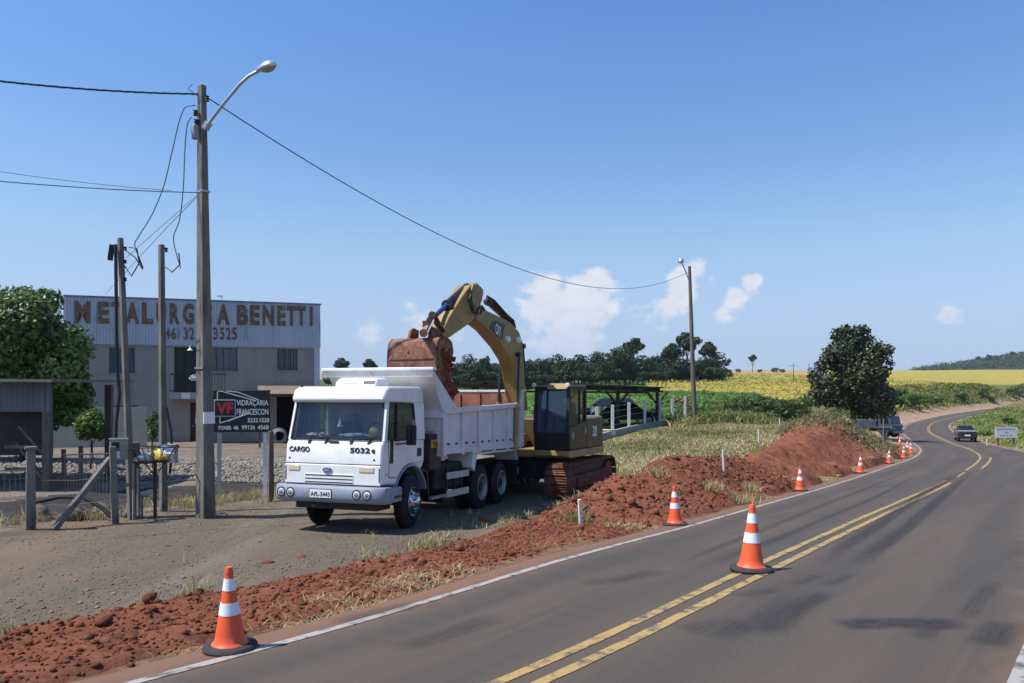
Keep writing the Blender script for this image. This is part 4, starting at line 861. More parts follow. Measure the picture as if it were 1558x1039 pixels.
# headboard leaning forward over the cab
XL, ZL, YL = -.48, 3.09, 1.34; z1 = 2.30
hd = MB().hexa([(xf,-BW,z1-.05),(xf,BW,z1-.05),(xf-.03,BW,z1-.05),(xf-.03,-BW,z1-.05),(XL-.02,-YL+.07,ZL-.05),(XL-.02,YL-.07,ZL-.05),(XL-.05,YL-.07,ZL-.05),(XL-.05,-YL+.07,ZL-.05)]).build('headboard', M['bodywhite'], TR)
MB().box(XL-.10, XL+.07, -YL, YL, ZL-.05, ZL+.012).build('headboard_lip', M['white'], TR, bevel=.012)
MB().box(XL-.02, XL+.02, -YL+.03, YL-.03, ZL-.17, ZL-.05).build('lip_flange', M['bodywhite'], TR)
for yy in (-1.28, -.65, 0, .65): MB().hexa([(XL-.0,yy-.015,ZL-.17),(XL-.0,yy+.015,ZL-.17),(XL-.12,yy+.015,ZL-.17),(XL-.12,yy-.015,ZL-.17),(XL+.03,yy-.015,ZL-.05),(XL+.03,yy+.015,ZL-.05),(XL-.06,yy+.015,ZL-.05),(XL-.06,yy-.015,ZL-.05)]).build('lip_gusset', M['bodywhite'], TR)
for sgn in (-1, 1):
    MB().prism([(XL-.02,ZL-.04),(XL-.14,ZL-.04),(xf-.75,z1-.01),(xf-.75,z1-.10),(xf,z1-.10)], sgn*(BW-.02), sgn*(BW+.02)).build('headboard_wing', M['bodywhite'], TR)
MB().box(xf-.02, xf+.06, -BW-.02, BW+.02, z1-.20, z1-.08).build('front_beam', M['bodywhite'], TR, bevel=.01)
# tanks, boxes, guards
MB().box(-1.34, -.80, .60, 1.10, 1.05, 1.78).build('hydraulic_tank', mat('dark_tank_paint', (.025,.022,.02), (.05,.042,.036), 4, .6), TR, bevel=.02)
MB().prism([(-.84,1.50),(-1.22,1.50),(-1.16,1.66),(-.84,1.66)], 1.101, 1.108).build('tank_sticker', mat('yellow_sticker', (.62,.36,.03), rough=.5), TR)
fit_text('sticker_lettering', 'YA', M['signred'], TR, (-.88, 1.112, 1.52), (-1,0,0), (0,0,1), .26, .11, .05, .006)
MB().tube([(-.85,1.0,1.82),(-1.3,1.0,1.84),(-1.3,.7,1.84)], .02).cyl((-1.28,.95,1.78), (-1.28,.95,1.86), .05).build('tank_filler', M['galv'], TR)
MB().lathe([(.02,-.32),(.20,-.31),(.22,-.26),(.22,.26),(.20,.31),(.02,.32)], 20, (-1.58,.85,1.52), 'z').build('air_cleaner', M['bodywhite'], TR)
MB().box(-2.75, -1.25, .50, 1.0, .60, 1.15).build('fuel_tank', M['chassis'], TR, bevel=.05)
gp = mat('pale_guard_board', (.55,.50,.44), (.46,.41,.36), 5, .7)
for zz in (.50, .88): MB().box(-2.72, -1.55, 1.12, 1.16, zz-.06, zz+.08).build('side_guard_board', gp, TR, bevel=.006)
for x in (-1.62, -2.0, -2.4): MB().box(x-.025, x+.025, 1.06, 1.12, .44, 1.08).build('guard_upright', M['chassis'], TR)
MB().box(-1.55, -.85, 1.05, 1.13, .46, .52).build('step_bar', M['galv'], TR)
# rear mudguards
MB().prism([(-2.80,.92),(-2.62,1.02),(-2.72,1.36),(-2.98,1.36)], .62, 1.26).build('rear_mudguard', M['bodywhite'], TR)
MB().prism([(-2.74,1.28),(-2.74,1.325),(-5.55,1.325),(-5.80,1.05),(-5.76,1.03),(-5.52,1.28)], .62, 1.26).prism([(-2.74,1.28),(-2.74,1.325),(-5.55,1.325),(-5.80,1.05),(-5.76,1.03),(-5.52,1.28)], -1.26, -.62).build('fender_top', M['bodywhite'], TR)
MB().box(-5.86, -5.80, .55, 1.22, .40, 1.02).build('mud_flap', M['black'], TR)
MB().box(-6.0, -5.9, -1.2, 1.2, .66, .82).build('rear_underrun_bar', M['grey'], TR)
# things lying on the dashboard
def on_truck(p): return (Matrix.Translation(TR.location) @ TR.rotation_euler.to_matrix().to_4x4() @ Matrix.Diagonal((1, .945, 1, 1))) @ Vector(p)
def soft(name, loc, dims, mt, label, cat, seed=0):
    r = np.random.default_rng(seed); m = MB(); rings = []
    for i, (h, s) in enumerate(((0,.8),(.35,1),(.7,.85),(1,.35))):
        rings.append([(dims[0]*s*math.cos(a)*(1+.25*r.normal()), dims[1]*s*math.sin(a)*(1+.2*r.normal()), dims[2]*h*(1+.1*r.normal())) for a in np.linspace(0, 6.283, 13)[:-1]])
    o = m.loft(rings).build(name, mt, None, smooth=60); o.location = on_truck(loc); o.rotation_euler = (0, -.03, R(-109.4)); return tag(o, label, cat)
soft('folded_cloth', (.80,.28,1.745), (.10,.32,.07), mat('blue_cloth', (.05,.30,.62), (.45,.62,.75), 9, .9), 'blue and white cloth bundled behind the truck windscreen', 'cloth', 1)
soft('plush_toy', (.84,.72,1.75), (.08,.10,.17), mat('yellow_green_cloth', (.45,.50,.10), (.6,.6,.3), 9, .9), 'yellow green bundle on the dashboard at the driver side', 'bundle', 2)
soft('paper_cup', (.86,-.42,1.745), (.05,.07,.07), M['signwhite'], 'small white bundle on the dashboard at the middle', 'cup', 3)
soft('paper_bundle', (.86,-.66,1.745), (.06,.12,.06), M['signwhite'], 'crumpled white paper on the dashboard at the passenger side', 'paper', 4)
pd = MB().cyl((0,0,.30),(0,0,.16),.003,n=5).lathe([(.004,.16),(.05,.02),(.06,.0),(.004,.0)], 10).build('hanging_pennant', M['signwhite']); pd.location = on_truck((.86,-.02,1.93)); tag(pd, 'small white pendant hanging inside the truck windscreen', 'pendant')

# ------------------------------------------------------------------ tracked excavator
EC = np.array([.88, 22.35]); EZ = gz(*EC)-.02; EH = R(-90-27); TH = R(-90-25)
ea = np.array([math.cos(EH), math.sin(EH), 0]); el = np.array([-ea[1], ea[0], 0])
EX = thing('excavator', 'yellow tracked excavator emptying its bucket into the dump truck', 'excavator', (*EC, EZ), EH)
def eh(px, py, off):                                    # side view coordinates on the boom plane, off metres left of it
    h = plane_hit(px, py, np.array([*EC, 0])+el*off, el); d = h-np.array([*EC, EZ]); return (float(d@ea), float(d[2]))
Z3 = lambda x, y: (570+x/5.772, 420+y/5.772)
uc = MB().box(-1.0, 1.0, -.95, .95, .45, .95).cyl((0,0,.9), (0,0,1.12), .62, n=28).build('undercarriage', M['mblack'], EX)
uc.rotation_euler = (0, 0, TH-EH)
HL, TRR, TW = 1.62, .43, .62
def stadium(t, r):                                      # t in 0..1 round the track
    per = 4*HL+2*math.pi*r; d = (t % 1)*per
    if d < 2*HL: return (HL-d, r*2-(r-TRR), 180)       # top run (front to rear)
    d -= 2*HL
    if d < math.pi*r: a = math.pi/2+d/r; return (-HL+r*math.cos(a), TRR+r*math.sin(a), math.degrees(a)+90)
    d -= math.pi*r
    if d < 2*HL: return (-HL+d, TRR-r, 0)
    d -= 2*HL; a = -math.pi/2+d/r; return (HL+r*math.cos(a), TRR+r*math.sin(a), math.degrees(a)+90)
sh = MB().box(-.085, .085, -TW/2, TW/2, -.012, .012).box(-.085, -.06, -TW/2, TW/2, -.05, 0).box(-.012, .012, -TW/2, TW/2, -.04, 0).box(.055, .075, -TW/2, TW/2, -.035, 0).mesh('track_shoe')
NSH = 47
for sgn in (1, -1):
    y = sgn*1.20
    fr = MB().prism([(HL+.1,.25),(HL+.2,.43),(HL+.05,.60),(-HL-.05,.60),(-HL-.2,.43),(-HL-.1,.25)], y-.22, y+.22)
    fr.cyl((HL,y-.2,TRR), (HL,y+.2,TRR), .36, n=24).cyl((-HL,y-.2,TRR), (-HL,y+.2,TRR), .36, n=24)
    for k in range(7): fr.cyl((-1.3+k*.43,y-.25,.18), (-1.3+k*.43,y+.25,.18), .11, n=14)
    tk = fr.build('track', M['trackmud'], EX); tk.rotation_euler = (0, 0, TH-EH)
    # rubber-dark mud skirt filling the link chain
    MB().prism([(HL+.40*math.cos(R(a)), TRR+.385*math.sin(R(a))) for a in range(-90, 91, 15)]+[(-HL-.40*math.cos(R(a)), TRR+.385*math.sin(R(a))) for a in range(90, -91, -15)], y-.13, y+.13).build('link_chain', M['mblack'], tk)
    MB().box(-1.1, 1.1, y+sgn*.24-.05, y+sgn*.24+.05, .26, .60).build('track_guard', M['trackmud'], tk, bevel=.03)
    for k in range(NSH):
        x, z, a = stadium(k/NSH, TRR-.0); o = obj('track_shoe', sh, M['trackmud'], tk); o.location = (x, y, z+.03); o.rotation_euler = (0, R(-a), 0)
# deck, engine house, counterweight
MB().box(-1.3, 1.28, -1.30, 1.34, 1.06, 1.24).build('deck', M['yellow'], EX, bevel=.02)
MB().prism([(1.30,1.08),(1.36,1.12),(1.34,1.25),(.1,1.25),(.1,1.06),(1.24,1.06)], .34, 1.36).build('cab_sill', M['yellow'], EX, bevel=.015)
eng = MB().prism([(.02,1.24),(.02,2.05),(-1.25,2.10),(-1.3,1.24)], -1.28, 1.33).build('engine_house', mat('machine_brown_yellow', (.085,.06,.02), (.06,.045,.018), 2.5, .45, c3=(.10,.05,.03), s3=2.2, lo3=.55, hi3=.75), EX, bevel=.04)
MB().loft([[(x, y, z) for x, y in ((-1.29,-1.3),(-1.29,1.28),(-1.7,1.15),(-2.1,.7),(-2.25,0),(-2.1,-.7),(-1.7,-1.15))] for z in (1.05, 2.1)]).build('counterweight', M['yellow'], EX, bevel=.06)
fit_text('engine_house_lettering', '320', M['signwhite'], eng, (-.42, 1.336, 1.55), (-1,0,0), (0,0,1), .32, .30, .03, .006)
MB().box(-1.1, -.6, -.6, -.2, 2.06, 2.26).build('exhaust_cover', M['mblack'], EX, bevel=.03)
MB().box(.1, 1.2, -1.28, -.45, 1.24, 1.62).build('tool_box', M['yellow'], EX, bevel=.03)
MB().tube([(.1,-1.25,1.62),(.1,-1.25,2.1),(.4,-1.25,2.35),(.9,-1.25,2.1),(1.1,-1.25,1.62)], .02).build('hand_rail', M['mblack'], EX)
# cab
cx0, cx1, cy0, cy1, cz0, cz1 = .06, 1.25, .33, 1.34, 1.25, 2.95
pf = [(cx1+.05,cz0),(cx1+.06,cz0+.55),(cx1-.06,cz1-.12),(cx1-.14,cz1),(cx0,cz1),(cx0,cz0)]
MB().prism([(cx1+.05,cz0),(cx1+.065,cz0+.48),(cx0,cz0+.75),(cx0,cz0)], cy0, cy1).build('cab_base', M['mblack'], EX, bevel=.02)
m = MB()
for y in (cy0+.04, cy1-.04):
    m.bar((cx1+.05,y,cz0+.45), (cx1-.07,y,cz1-.05), .09, .08); m.bar((cx0+.05,y,cz0+.7), (cx0+.05,y,cz1-.05), .10, .08); m.bar((.52,y,cz0+.6), (.50,y,cz1-.05), .07, .05)
    m.bar((cx0+.02,y,cz1-.06), (cx1-.08,y,cz1-.06), .08, .10)
for x, z in ((cx1-.075, cz1-.07), (cx0+.05, cz1-.06)): m.bar((x,cy0,z), (x,cy1,z), .09, .10)
m.build('cab_frame', M['mblack'], EX)
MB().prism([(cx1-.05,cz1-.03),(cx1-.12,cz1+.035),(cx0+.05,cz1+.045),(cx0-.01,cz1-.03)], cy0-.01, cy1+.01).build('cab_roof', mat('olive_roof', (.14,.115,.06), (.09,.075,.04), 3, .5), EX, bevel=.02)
MB().prism([(cx1-.02,cz1-.085),(cx1+.10,cz1-.08),(cx1-.06,cz1+.075),(cx1-.22,cz1+.06)], .72, cy1-.05).build('cab_visor', M['yellow'], EX, bevel=.012)
MB().add([(cx1+.07,cy0+.10,cz0+.50),(cx1+.07,cy1-.07,cz0+.50),(cx1-.045,cy1-.07,cz1-.11),(cx1-.045,cy0+.10,cz1-.11),(cx1+.055,cy0+.10,cz0+.50),(cx1+.055,cy1-.07,cz0+.50),(cx1-.06,cy1-.07,cz1-.11),(cx1-.06,cy0+.10,cz1-.11)], [(0,1,2,3),(7,6,5,4),(0,4,5,1),(1,5,6,2),(2,6,7,3),(3,7,4,0)]).build('windscreen', GL2, EX)
GLX = glass_mat('olive_cab_glass', (.05,.05,.025), .45, .08)
MB().box(.08, .50, cy1-.035, cy1-.025, cz0+.72, cz1-.10).build('side_window', GLX, EX)
MB().box(.54, cx1-.0, cy1-.035, cy1-.025, cz0+.62, cz1-.10).build('side_window', GLX, EX)
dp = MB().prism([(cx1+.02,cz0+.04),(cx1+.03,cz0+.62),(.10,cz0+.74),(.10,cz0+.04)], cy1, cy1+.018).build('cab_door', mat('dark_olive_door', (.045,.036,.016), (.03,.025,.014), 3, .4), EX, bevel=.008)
MB().box(.16, .26, cy1+.016, cy1+.04, cz0+.40, cz0+.58).build('door_handle', M['grey'], dp); MB().box(1.0, 1.12, cy1+.016, cy1+.022, cz0+.30, cz0+.48).build('door_plate', M['grey'], dp)
for y in (cy0-.02, cy1-.06):
    MB().lathe([(.01,.05),(.055,.045),(.06,.0),(.04,-.05),(.01,-.06)], 14, (cx1-.02,y,cz1+.03), 'x').build('work_lamp', M['lens'], EX)
MB().box(1.02, 1.10, cy1+.10, cy1+.13, cz0+.98, cz0+1.28).bar((1.1,cy1,cz0+1.3), (1.06,cy1+.12,cz0+1.25), .02, .02).build('side_mirror', M['grey'], EX)
MB().prism([(.60,1.3),(.60,1.75),(.25,1.75),(.16,2.5),(.05,2.5),(.08,1.3)], .6, 1.1).build('operator_seat', M['mblack'], EX, bevel=.03)
MB().cyl((cx0+.1,cy0+.05,cz1), (cx0+.1,cy0+.05,cz1+.35), .01, n=6).build('antenna', M['mblack'], EX)
# boom, stick, bucket on the middle plane (outlines in side view)
BO = .19
boom_pix = [(1350,1180),(1330,960),(1315,620),(1272,490),(1195,405),(1130,368),(985,300),(955,255),(915,245),(870,310),(828,398),(850,410),(940,482),(1060,622),(1135,740),(1170,880),(1190,1000),(1210,1180)]
bpoly = [eh(*Z3(*p), BO if i < 10 else -.02) for i, p in enumerate(boom_pix)]
boom = MB().prism(bpoly, -BO, BO).build('boom', M['yellow'], EX, bevel=.03)
lg = [eh(*Z3(*p), BO+.01) for p in [(1040,400),(1075,392),(1148,430),(1115,555),(1075,530),(1012,450)]]
MB().prism(lg, BO+.004, BO+.012).build('logo_plate', M['signblack'], boom)
a_, b_ = eh(*Z3(1058,502), BO+.01), eh(*Z3(1104,545), BO+.01); up = eh(*Z3(1062,408), BO+.01)
xd = np.array([b_[0]-a_[0], 0, b_[1]-a_[1]]); zd = np.array([up[0]-a_[0], 0, up[1]-a_[1]])
fit_text('logo_lettering', 'CAT', M['signwhite'], boom, (a_[0], BO+.016, a_[1]), xd/np.linalg.norm(xd), zd/np.linalg.norm(zd), np.linalg.norm(xd)*1.0, np.linalg.norm(zd), .03, .006)
for p in ((1252,562), (1158,555)):
    q = eh(*Z3(*p), BO); MB().lathe([(.09,0),(.085,.06),(.05,.09),(.003,.09)], 16, (q[0],BO,q[1]), 'y').build('boom_lamp', M['lens'], EX)
q = eh(*Z3(1308,615), BO); MB().cyl((q[0],-BO-.03,q[1]), (q[0],BO+.04,q[1]), .07).build('boom_pin', M['hyd'], EX)
q = (bpoly[14][0]*.6+bpoly[2][0]*.4, bpoly[14][1]*.6+bpoly[2][1]*.4); q2 = (q[0]+.25, 1.3); MB().cyl((q[0],-.31,q[1]), (q[0],.31,q[1]), .06).build('cylinder_pin', M['hyd'], EX)
for sgn in (-1, 1):
    MB().cyl((q[0],sgn*.27,q[1]), (q2[0]*.5+q[0]*.5,sgn*.27,(q2[1]+q[1])/2), .032).build('boom_cylinder_rod', M['hyd'], EX)
    MB().cyl((q2[0]*.5+q[0]*.5,sgn*.27,(q2[1]+q[1])/2), (q2[0],sgn*.27,q2[1]), .06).build('boom_cylinder', M['yellow'], EX)
SO = .19
stick_pix = [(903,58),(955,112),(960,150),(945,215),(915,300),(860,400),(660,540),(615,545),(590,500),(655,365),(700,290),(775,170),(838,85)]
stick = MB().prism([eh(*Z3(*p), SO) for p in stick_pix], -SO, SO).build('stick', M['yellow'], EX, bevel=.025)
jp = [eh(*Z3(*p), SO+.05) for p in [(870,75),(905,70),(955,130),(950,200),(905,260),(850,250),(835,180)]]
MB().prism(jp, SO, SO+.04).prism(jp, -SO-.04, -SO).build('stick_cheek', M['yellow'], EX, bevel=.01)
def cylinder(name, a, b, r1, r2, frac, off, rodmat, tubemat):
    pa = Vector((*[eh(*Z3(*a), off)[0]], off, eh(*Z3(*a), off)[1])); pb = Vector((eh(*Z3(*b), off)[0], off, eh(*Z3(*b), off)[1])); pm = pa.lerp(pb, frac)
    t = MB().cyl(pa, pm, r1).lathe([(r1*1.25,-.04),(r1*1.25,.04)], 14, tuple(pm), 'x').build(name, tubemat, EX); MB().cyl(pm, pb, r2).build(name+'_rod', rodmat, EX); return t
cylinder('bucket_cylinder', (815,95), (535,345), .10, .055, .66, 0, M['bluerod'], M['hyd'])
cylinder('stick_cylinder', (1195,400), (965,190), .095, .05, .86, 0, M['steel'], M['hyd'])
def pp3(a, off): e = eh(*Z3(*a), off); return (e[0], off, e[1])
MB().tube([pp3((1235,455), .12), pp3((1220,390), .12), pp3((1170,350), .12), pp3((1050,215), .12), pp3((985,175), .12)], .028, 6).tube([pp3((1225,455), -.12), pp3((1190,365), -.12), pp3((1040,220), -.12), pp3((985,185), -.12)], .028, 6).build('hydraulic_hose', M['hyd'], EX)
MB().tube([pp3((860,120), .26), pp3((830,200), .30), pp3((850,300), .30), pp3((890,340), .30), pp3((905,290), .30), pp3((940,265), .30), pp3((960,300), .28)], .025, 6).tube([pp3((840,110), .26), pp3((850,210), .30), pp3((870,320), .30), pp3((930,330), .30), pp3((940,290), .28)], .022, 6).build('hydraulic_hose', M['hyd'], EX)
MB().tube([pp3((1325,960), .3), pp3((1318,780), .3), pp3((1306,640), .3)], .022, 6).build('hydraulic_hose', M['hyd'], EX)
# bucket linkage
lk = MB()
for off in (-.30, .30): lk.bar(pp3((505,340), off), pp3((425,500), off), .05, .13, (0,1,0))
lk.bar(pp3((450,425), -.30), pp3((450,425), .30), .14, .16); lk.cyl(pp3((505,340), -.40), pp3((505,340), .40), .075); lk.cyl(pp3((430,500), -.42), pp3((430,500), .42), .085)
lk.build('bucket_link', mat('worn_orange_brown', (.30,.15,.07), (.2,.085,.05), 5, .6, c3=(.42,.28,.12), s3=4), EX)
gl = MB()
for off in (-.26, .26): gl.bar(pp3((520,340), off), pp3((605,490), off), .04, .10, (0,1,0))
gl.build('guide_link', M['rust'], EX)
BWD = .62
f0 = eh(664.5, 535, BWD); b0 = eh(688, 520, BWD); top = eh(676, 515, BWD)[1]
rf, rb = f0[0], b0[0]; w = rf-rb
prof = [(rb, top-.06), (rb+.10, top+.0), (rb+.35*w, top+.03), (rf-.16, top+.02), (rf-.05, top-.06), (rf, top-.22), (rf+.02, top-.50), (rf-.02, top-.80), (rf-.14, top-1.05), (rf-.32, top-1.22)]
inner = [(x-.035*(1 if i > 3 else .2), z-.035) for i, (x, z) in enumerate(prof)]
bk = MB().prism(prof+inner[::-1], -BWD, BWD).build('bucket', M['rust'], EX, smooth=30)
side = prof+[(rf-.55, top-1.02), (rb+.05, top-.55), (rb-.06, top-.25)]
for sgn in (-1, 1): MB().prism(side, sgn*BWD, sgn*(BWD-.035)).build('bucket_side', M['rust'], bk)
for k in range(5):
    y = -.52+k*.26; MB().prism([(rf-.30, top-1.22), (rf-.34, top-1.16), (rf-.50, top-1.34), (rf-.46, top-1.36)], y-.05, y+.05).build('bucket_tooth', M['trackmud'], bk)
for zz in (.42, .62, .86): MB().box(rf-.005, rf+.035, -BWD+.06, BWD-.06, top-zz-.014, top-zz+.014).build('wear_strip', M['rust'], bk)
for off in (-.26, .26): MB().prism([(rf-.25, top), (rb+.02, top), (rb-.02, top+.22), (rb+.3*w, top+.26), (rf-.32, top+.20)], off-.03, off+.03).build('bucket_ear', M['rust'], bk)
# earth sliding out of the bucket into the truck
ew = lambda r_, o_, z_: np.array([*EC, EZ])+ea*r_+el*o_+np.array([0, 0, z_])
n = 2600; tt = rng.uniform(0, 1, n); zt = top-.25-2.0*tt; rr_ = rb+.42*w-.30*tt*w+rng.normal(0, .10+.10*tt, n); oo = np.clip(rng.normal(.05, .30+.05*tt, n), -.6, .62)
pp = np.array([ew(a, b, c) for a, b, c in zip(rr_, oo, zt)])
iT = (Matrix.Translation(TR.location) @ TR.rotation_euler.to_matrix().to_4x4() @ Matrix.Diagonal((1, .945, 1, 1))).inverted(); lo_ = np.array([iT @ Vector(a) for a in pp]); ok = ~((lo_[:, 1] > BW-.16) & (lo_[:, 2] < zB+.12)) & (lo_[:, 2] > z0+.1) & (lo_[:, 0] < xf-.15); pp = pp[ok]; n = len(pp)
DSOIL = GM['soil']
stuff(obj('falling_earth', rocks('falling_earth', pp, rng.gamma(2, .022, n)+.03, DSOIL, 77)), 'dark red earth falling from the bucket into the truck body', 'soil')
pl = []
for i in range(3400):
    x = rng.uniform(xr+.2, xf-.25); y = rng.uniform(-BW+.16, BW-.16); z = z0+.05+.62*math.exp(-((x+2.6)/1.5)**2-(y/1.0)**2)+rng.uniform(-.03, .03); pl.append(on_truck((x, y, z)))
stuff(obj('loaded_earth', rocks('loaded_earth', np.array(pl), np.minimum(rng.gamma(2, .015, 3400)+.03, .09), DSOIL, 78)), 'red earth heaped inside the truck body', 'soil')
# ------------------------------------------------------------------ two storey workshop building behind the yard
A_, B_ = P(98,676,41), P(487,676,45); fd = (B_-A_); fd[2] = 0; FW = float(np.linalg.norm(fd)); fd /= FW; fn = np.array([fd[1], -fd[0], 0])
BZ = float(min(gz(*A_[:2]), gz(*B_[:2])))-.05; BRZ = math.atan2(fd[1], fd[0]); BO_ = np.array([A_[0], A_[1], BZ])
BL = thing('workshop_building', 'two storey grey workshop with a corrugated metal fascia and rusty letters', 'building', BO_, BRZ)
def fac(px, py, off=0.0):
    h = plane_hit(px, py, BO_+fn*off, fn)-BO_; return float(h@fd), float(h[2])
F6 = lambda x, y: (80+x/3.7095, 440+y/3.7095)
zf0 = fac(300, 525.5)[1]; zf1 = fac(300, 457.5)[1]; xw1 = fac(478, 560)[0]; DEP = 8.0
holes = {}
def rect(a, b): (x0, z1), (x1, z0) = fac(*F6(*a)), fac(*F6(*b)); return (x0, x1, z0, z1)
holes['w1'] = rect((318,328), (466,475)); holes['w3'] = rect((880,328), (1045,463)); holes['w4'] = rect((1268,328), (1382,458)); holes['bd'] = rect((686,326), (850,590))
holes['l1'] = rect((325,655), (480,800)); d_ = rect((777,640), (850,700)); holes['ld'] = (d_[0], d_[1], .02, d_[3]); g_ = rect((1265,600), (1420,640)); holes['gar'] = (g_[0], xw1-.35, .02, 2.75)
def wall_holes(x0, x1, z0, z1, hs, y, t):
    xs = sorted({x0, x1, *[h[0] for h in hs], *[h[1] for h in hs]}); zs = sorted({z0, z1, *[h[2] for h in hs], *[h[3] for h in hs]}); m = MB()
    for i in range(len(xs)-1):
        for k in range(len(zs)-1):
            cx, cz = (xs[i]+xs[i+1])/2, (zs[k]+zs[k+1])/2
            if any(h[0] < cx < h[1] and h[2] < cz < h[3] for h in hs): continue
            m.add([(xs[i],y,zs[k]),(xs[i+1],y,zs[k]),(xs[i+1],y,zs[k+1]),(xs[i],y,zs[k+1])], [(0,1,2,3)])
    for h in hs:
        m.add([(h[0],y,h[2]),(h[1],y,h[2]),(h[1],y,h[3]),(h[0],y,h[3]),(h[0],y+t,h[2]),(h[1],y+t,h[2]),(h[1],y+t,h[3]),(h[0],y+t,h[3])], [(0,1,5,4),(1,2,6,5),(2,3,7,6),(3,0,4,7)])
    return m
wall_holes(.15, xw1, 0, zf0+.3, list(holes.values()), 0, .25).build('front_wall', M['render'], BL, smooth=0)
MB().add([(.15,0,0),(.15,DEP,0),(.15,DEP,zf0+.6),(.15,0,zf0+.6)], [(0,1,2,3)]).add([(xw1,0,0),(xw1,DEP,0),(xw1,DEP,zf0+.6),(xw1,0,zf0+.6)], [(0,3,2,1)]).add([(.15,DEP,0),(xw1,DEP,0),(xw1,DEP,zf0+.6),(.15,DEP,zf0+.6)], [(0,1,2,3)]).build('outer_wall', M['render'], BL, smooth=0)
MB().box(.3, xw1-.1, .6, 6, .0, .03).box(.3, xw1-.1, 4, 4.1, 0, zf0).build('inner_wall', mat('dim_interior', (.10,.09,.085), rough=.9), BL)
MB().box(.1, xw1+.1, -.02, DEP+.1, zf0+.3, zf0+.45).build('roof', M['corr'], BL)
# corrugated fascia
cw = .155; n = int((FW+.02)/cw); m = MB(); vs = []; fs = []
for i in range(n+1):
    for dx, dy in ((0, 0), (.045, 0), (.06, -.035), (.115, -.035), (.13, 0)):
        x = i*cw+dx
        if x > FW: x = FW
        vs += [(x, -.10+dy, zf0-.02), (x, -.10+dy, zf1)]
k = len(vs)//2; m.add(vs, [(2*i, 2*i+2, 2*i+3, 2*i+1) for i in range(k-1)])
m.build('fascia', M['corr'], BL, smooth=20)
MB().box(-.02, FW+.06, -.17, -.05, zf1-.02, zf1+.06).build('fascia_cap', mat('blue_grey_flashing', (.10,.13,.22), (.2,.22,.28), 2, .5), BL)
MB().box(.05, xw1, -.07, -.005, zf0-.10, zf0-.02).build('fascia_trim', M['grey'], BL)  # grey trim strip along the foot of the fascia
MB().box(xw1+.0, FW-.02, -.08, .6, 0, zf0+1.45).build('end_pier', mat('pale_sheet', (.50,.53,.57), (.44,.46,.5), 2, .5), BL)
MB().box(-.03, .0, -.1, DEP*.6, zf0, zf1-.05).box(FW-.02, FW+.02, -.08, DEP*.6, zf0, zf1-.9).build('fascia_return', M['corr'], BL)
# painted letters
for ch, x0, x1 in (('M',124,212),('E',255,320),('T',332,388),('A',413,488),('L',505,568),('U',585,640),('R',660,718),('G',736,798),('I',815,833),('C',848,898),('A',928,1000),('B',1040,1104),('E',1115,1168),('N',1185,1250),('E',1268,1314),('T',1320,1376),('T',1378,1428),('I',1452,1468)):
    f = (x0-124)/(1468-124); yt, yb = 68+30*f, 190+16*f; a = fac(*F6(x0, yb), .14); b = fac(*F6(x1, yt), .14)
    fit_text('letter', ch, M['letter'], BL, (a[0], -.145, a[1]), (1,0,0), (0,0,1), b[0]-a[0], b[1]-a[1], .045, .03)
for ch, x0, x1 in (('(',622,634),('4',638,664),('6',670,698),(')',703,716),('3',738,766),('2',772,800),('3',905,932),('5',945,970),('2',980,1006),('5',1012,1042)):
    a = fac(*F6(x0, 284), .14); b = fac(*F6(x1, 216), .14)
    fit_text('letter', ch, M['letter'], BL, (a[0], -.145, a[1]), (1,0,0), (0,0,1), b[0]-a[0], b[1]-a[1], .02, .02)
pane = mat('curtained_pane', (.115,.125,.15), (.055,.06,.08), 2.5, .18, spec=.6, stretch=(7,1,.3), lo=.4, hi=.6); wfr = mat('grey_window_frame', (.12,.125,.145), rough=.5)
def window(h, nm=3, bars=0, y=.12):
    x0, x1, z0, z1 = h; f = MB()
    for a in (x0+.03, x1-.03): f.box(a-.03, a+.03, y-.04, y+.04, z0+.06, z1-.06)
    f.box(x0, x1, y-.04, y+.04, z0, z0+.06).box(x0, x1, y-.04, y+.04, z1-.06, z1)
    o = f.build('window', wfr, BL); MB().box(x0-.05, x1+.05, -.06, .1, z0-.07, z0-.004).build('sill', M['render'], o)
    for i in range(nm): MB().box(x0+.06+(x1-x0-.12)*i/nm+.012, x0+.06+(x1-x0-.12)*(i+1)/nm-.012, y-.012+.008*(i % 2), y+.0+.008*(i % 2), z0+.065, z1-.065).build('pane', pane, o)
    for i in range(bars): xx = x0+(x1-x0)*(i+.5)/bars; MB().box(xx-.012, xx+.012, -.02, .004, z0, z1).build('bar', M['black'], o)
    return o
window(holes['w1'], 4); window(holes['w3'], 4); window(holes['w4'], 3, 8); window(holes['l1'], 4)
x0, x1, z0, z1 = holes['bd']; o = MB().box(x0, x1, .18, .24, z0, z1).build('balcony_door', mat('dark_balcony_door', (.018,.017,.017), (.03,.028,.027), 3, .4), BL)
for xx in (x0+(x1-x0)*.33, x0+(x1-x0)*.66): MB().box(xx-.025, xx+.025, .14, .178, z0, z1).build('door_stile', M['black'], o)
x0, x1, z0, z1 = holes['ld']; o = MB().box(x0, x1, .15, .2, z0, z1).build('door', mat('brown_door', (.05,.03,.022), (.035,.022,.016), 4, .6), BL); MB().box(x0+.1, x0+.14, .11, .15, 1.0, 1.1).build('handle', M['galv'], o)
bx0, bx1 = fac(*F6(672, 590))[0], fac(*F6(978, 590))[0]; bz = fac(*F6(740, 582))[1]
MB().box(bx0, bx1, -1.1, .0, bz-.36, bz).build('balcony_slab', M['render2'], BL)
a = fac(*F6(728, 600), 1.1); MB().box(a[0], a[0]+.42, -1.13, -1.102, bz-.34, bz-.03).build('balcony_plate', M['signwhite'], BL)
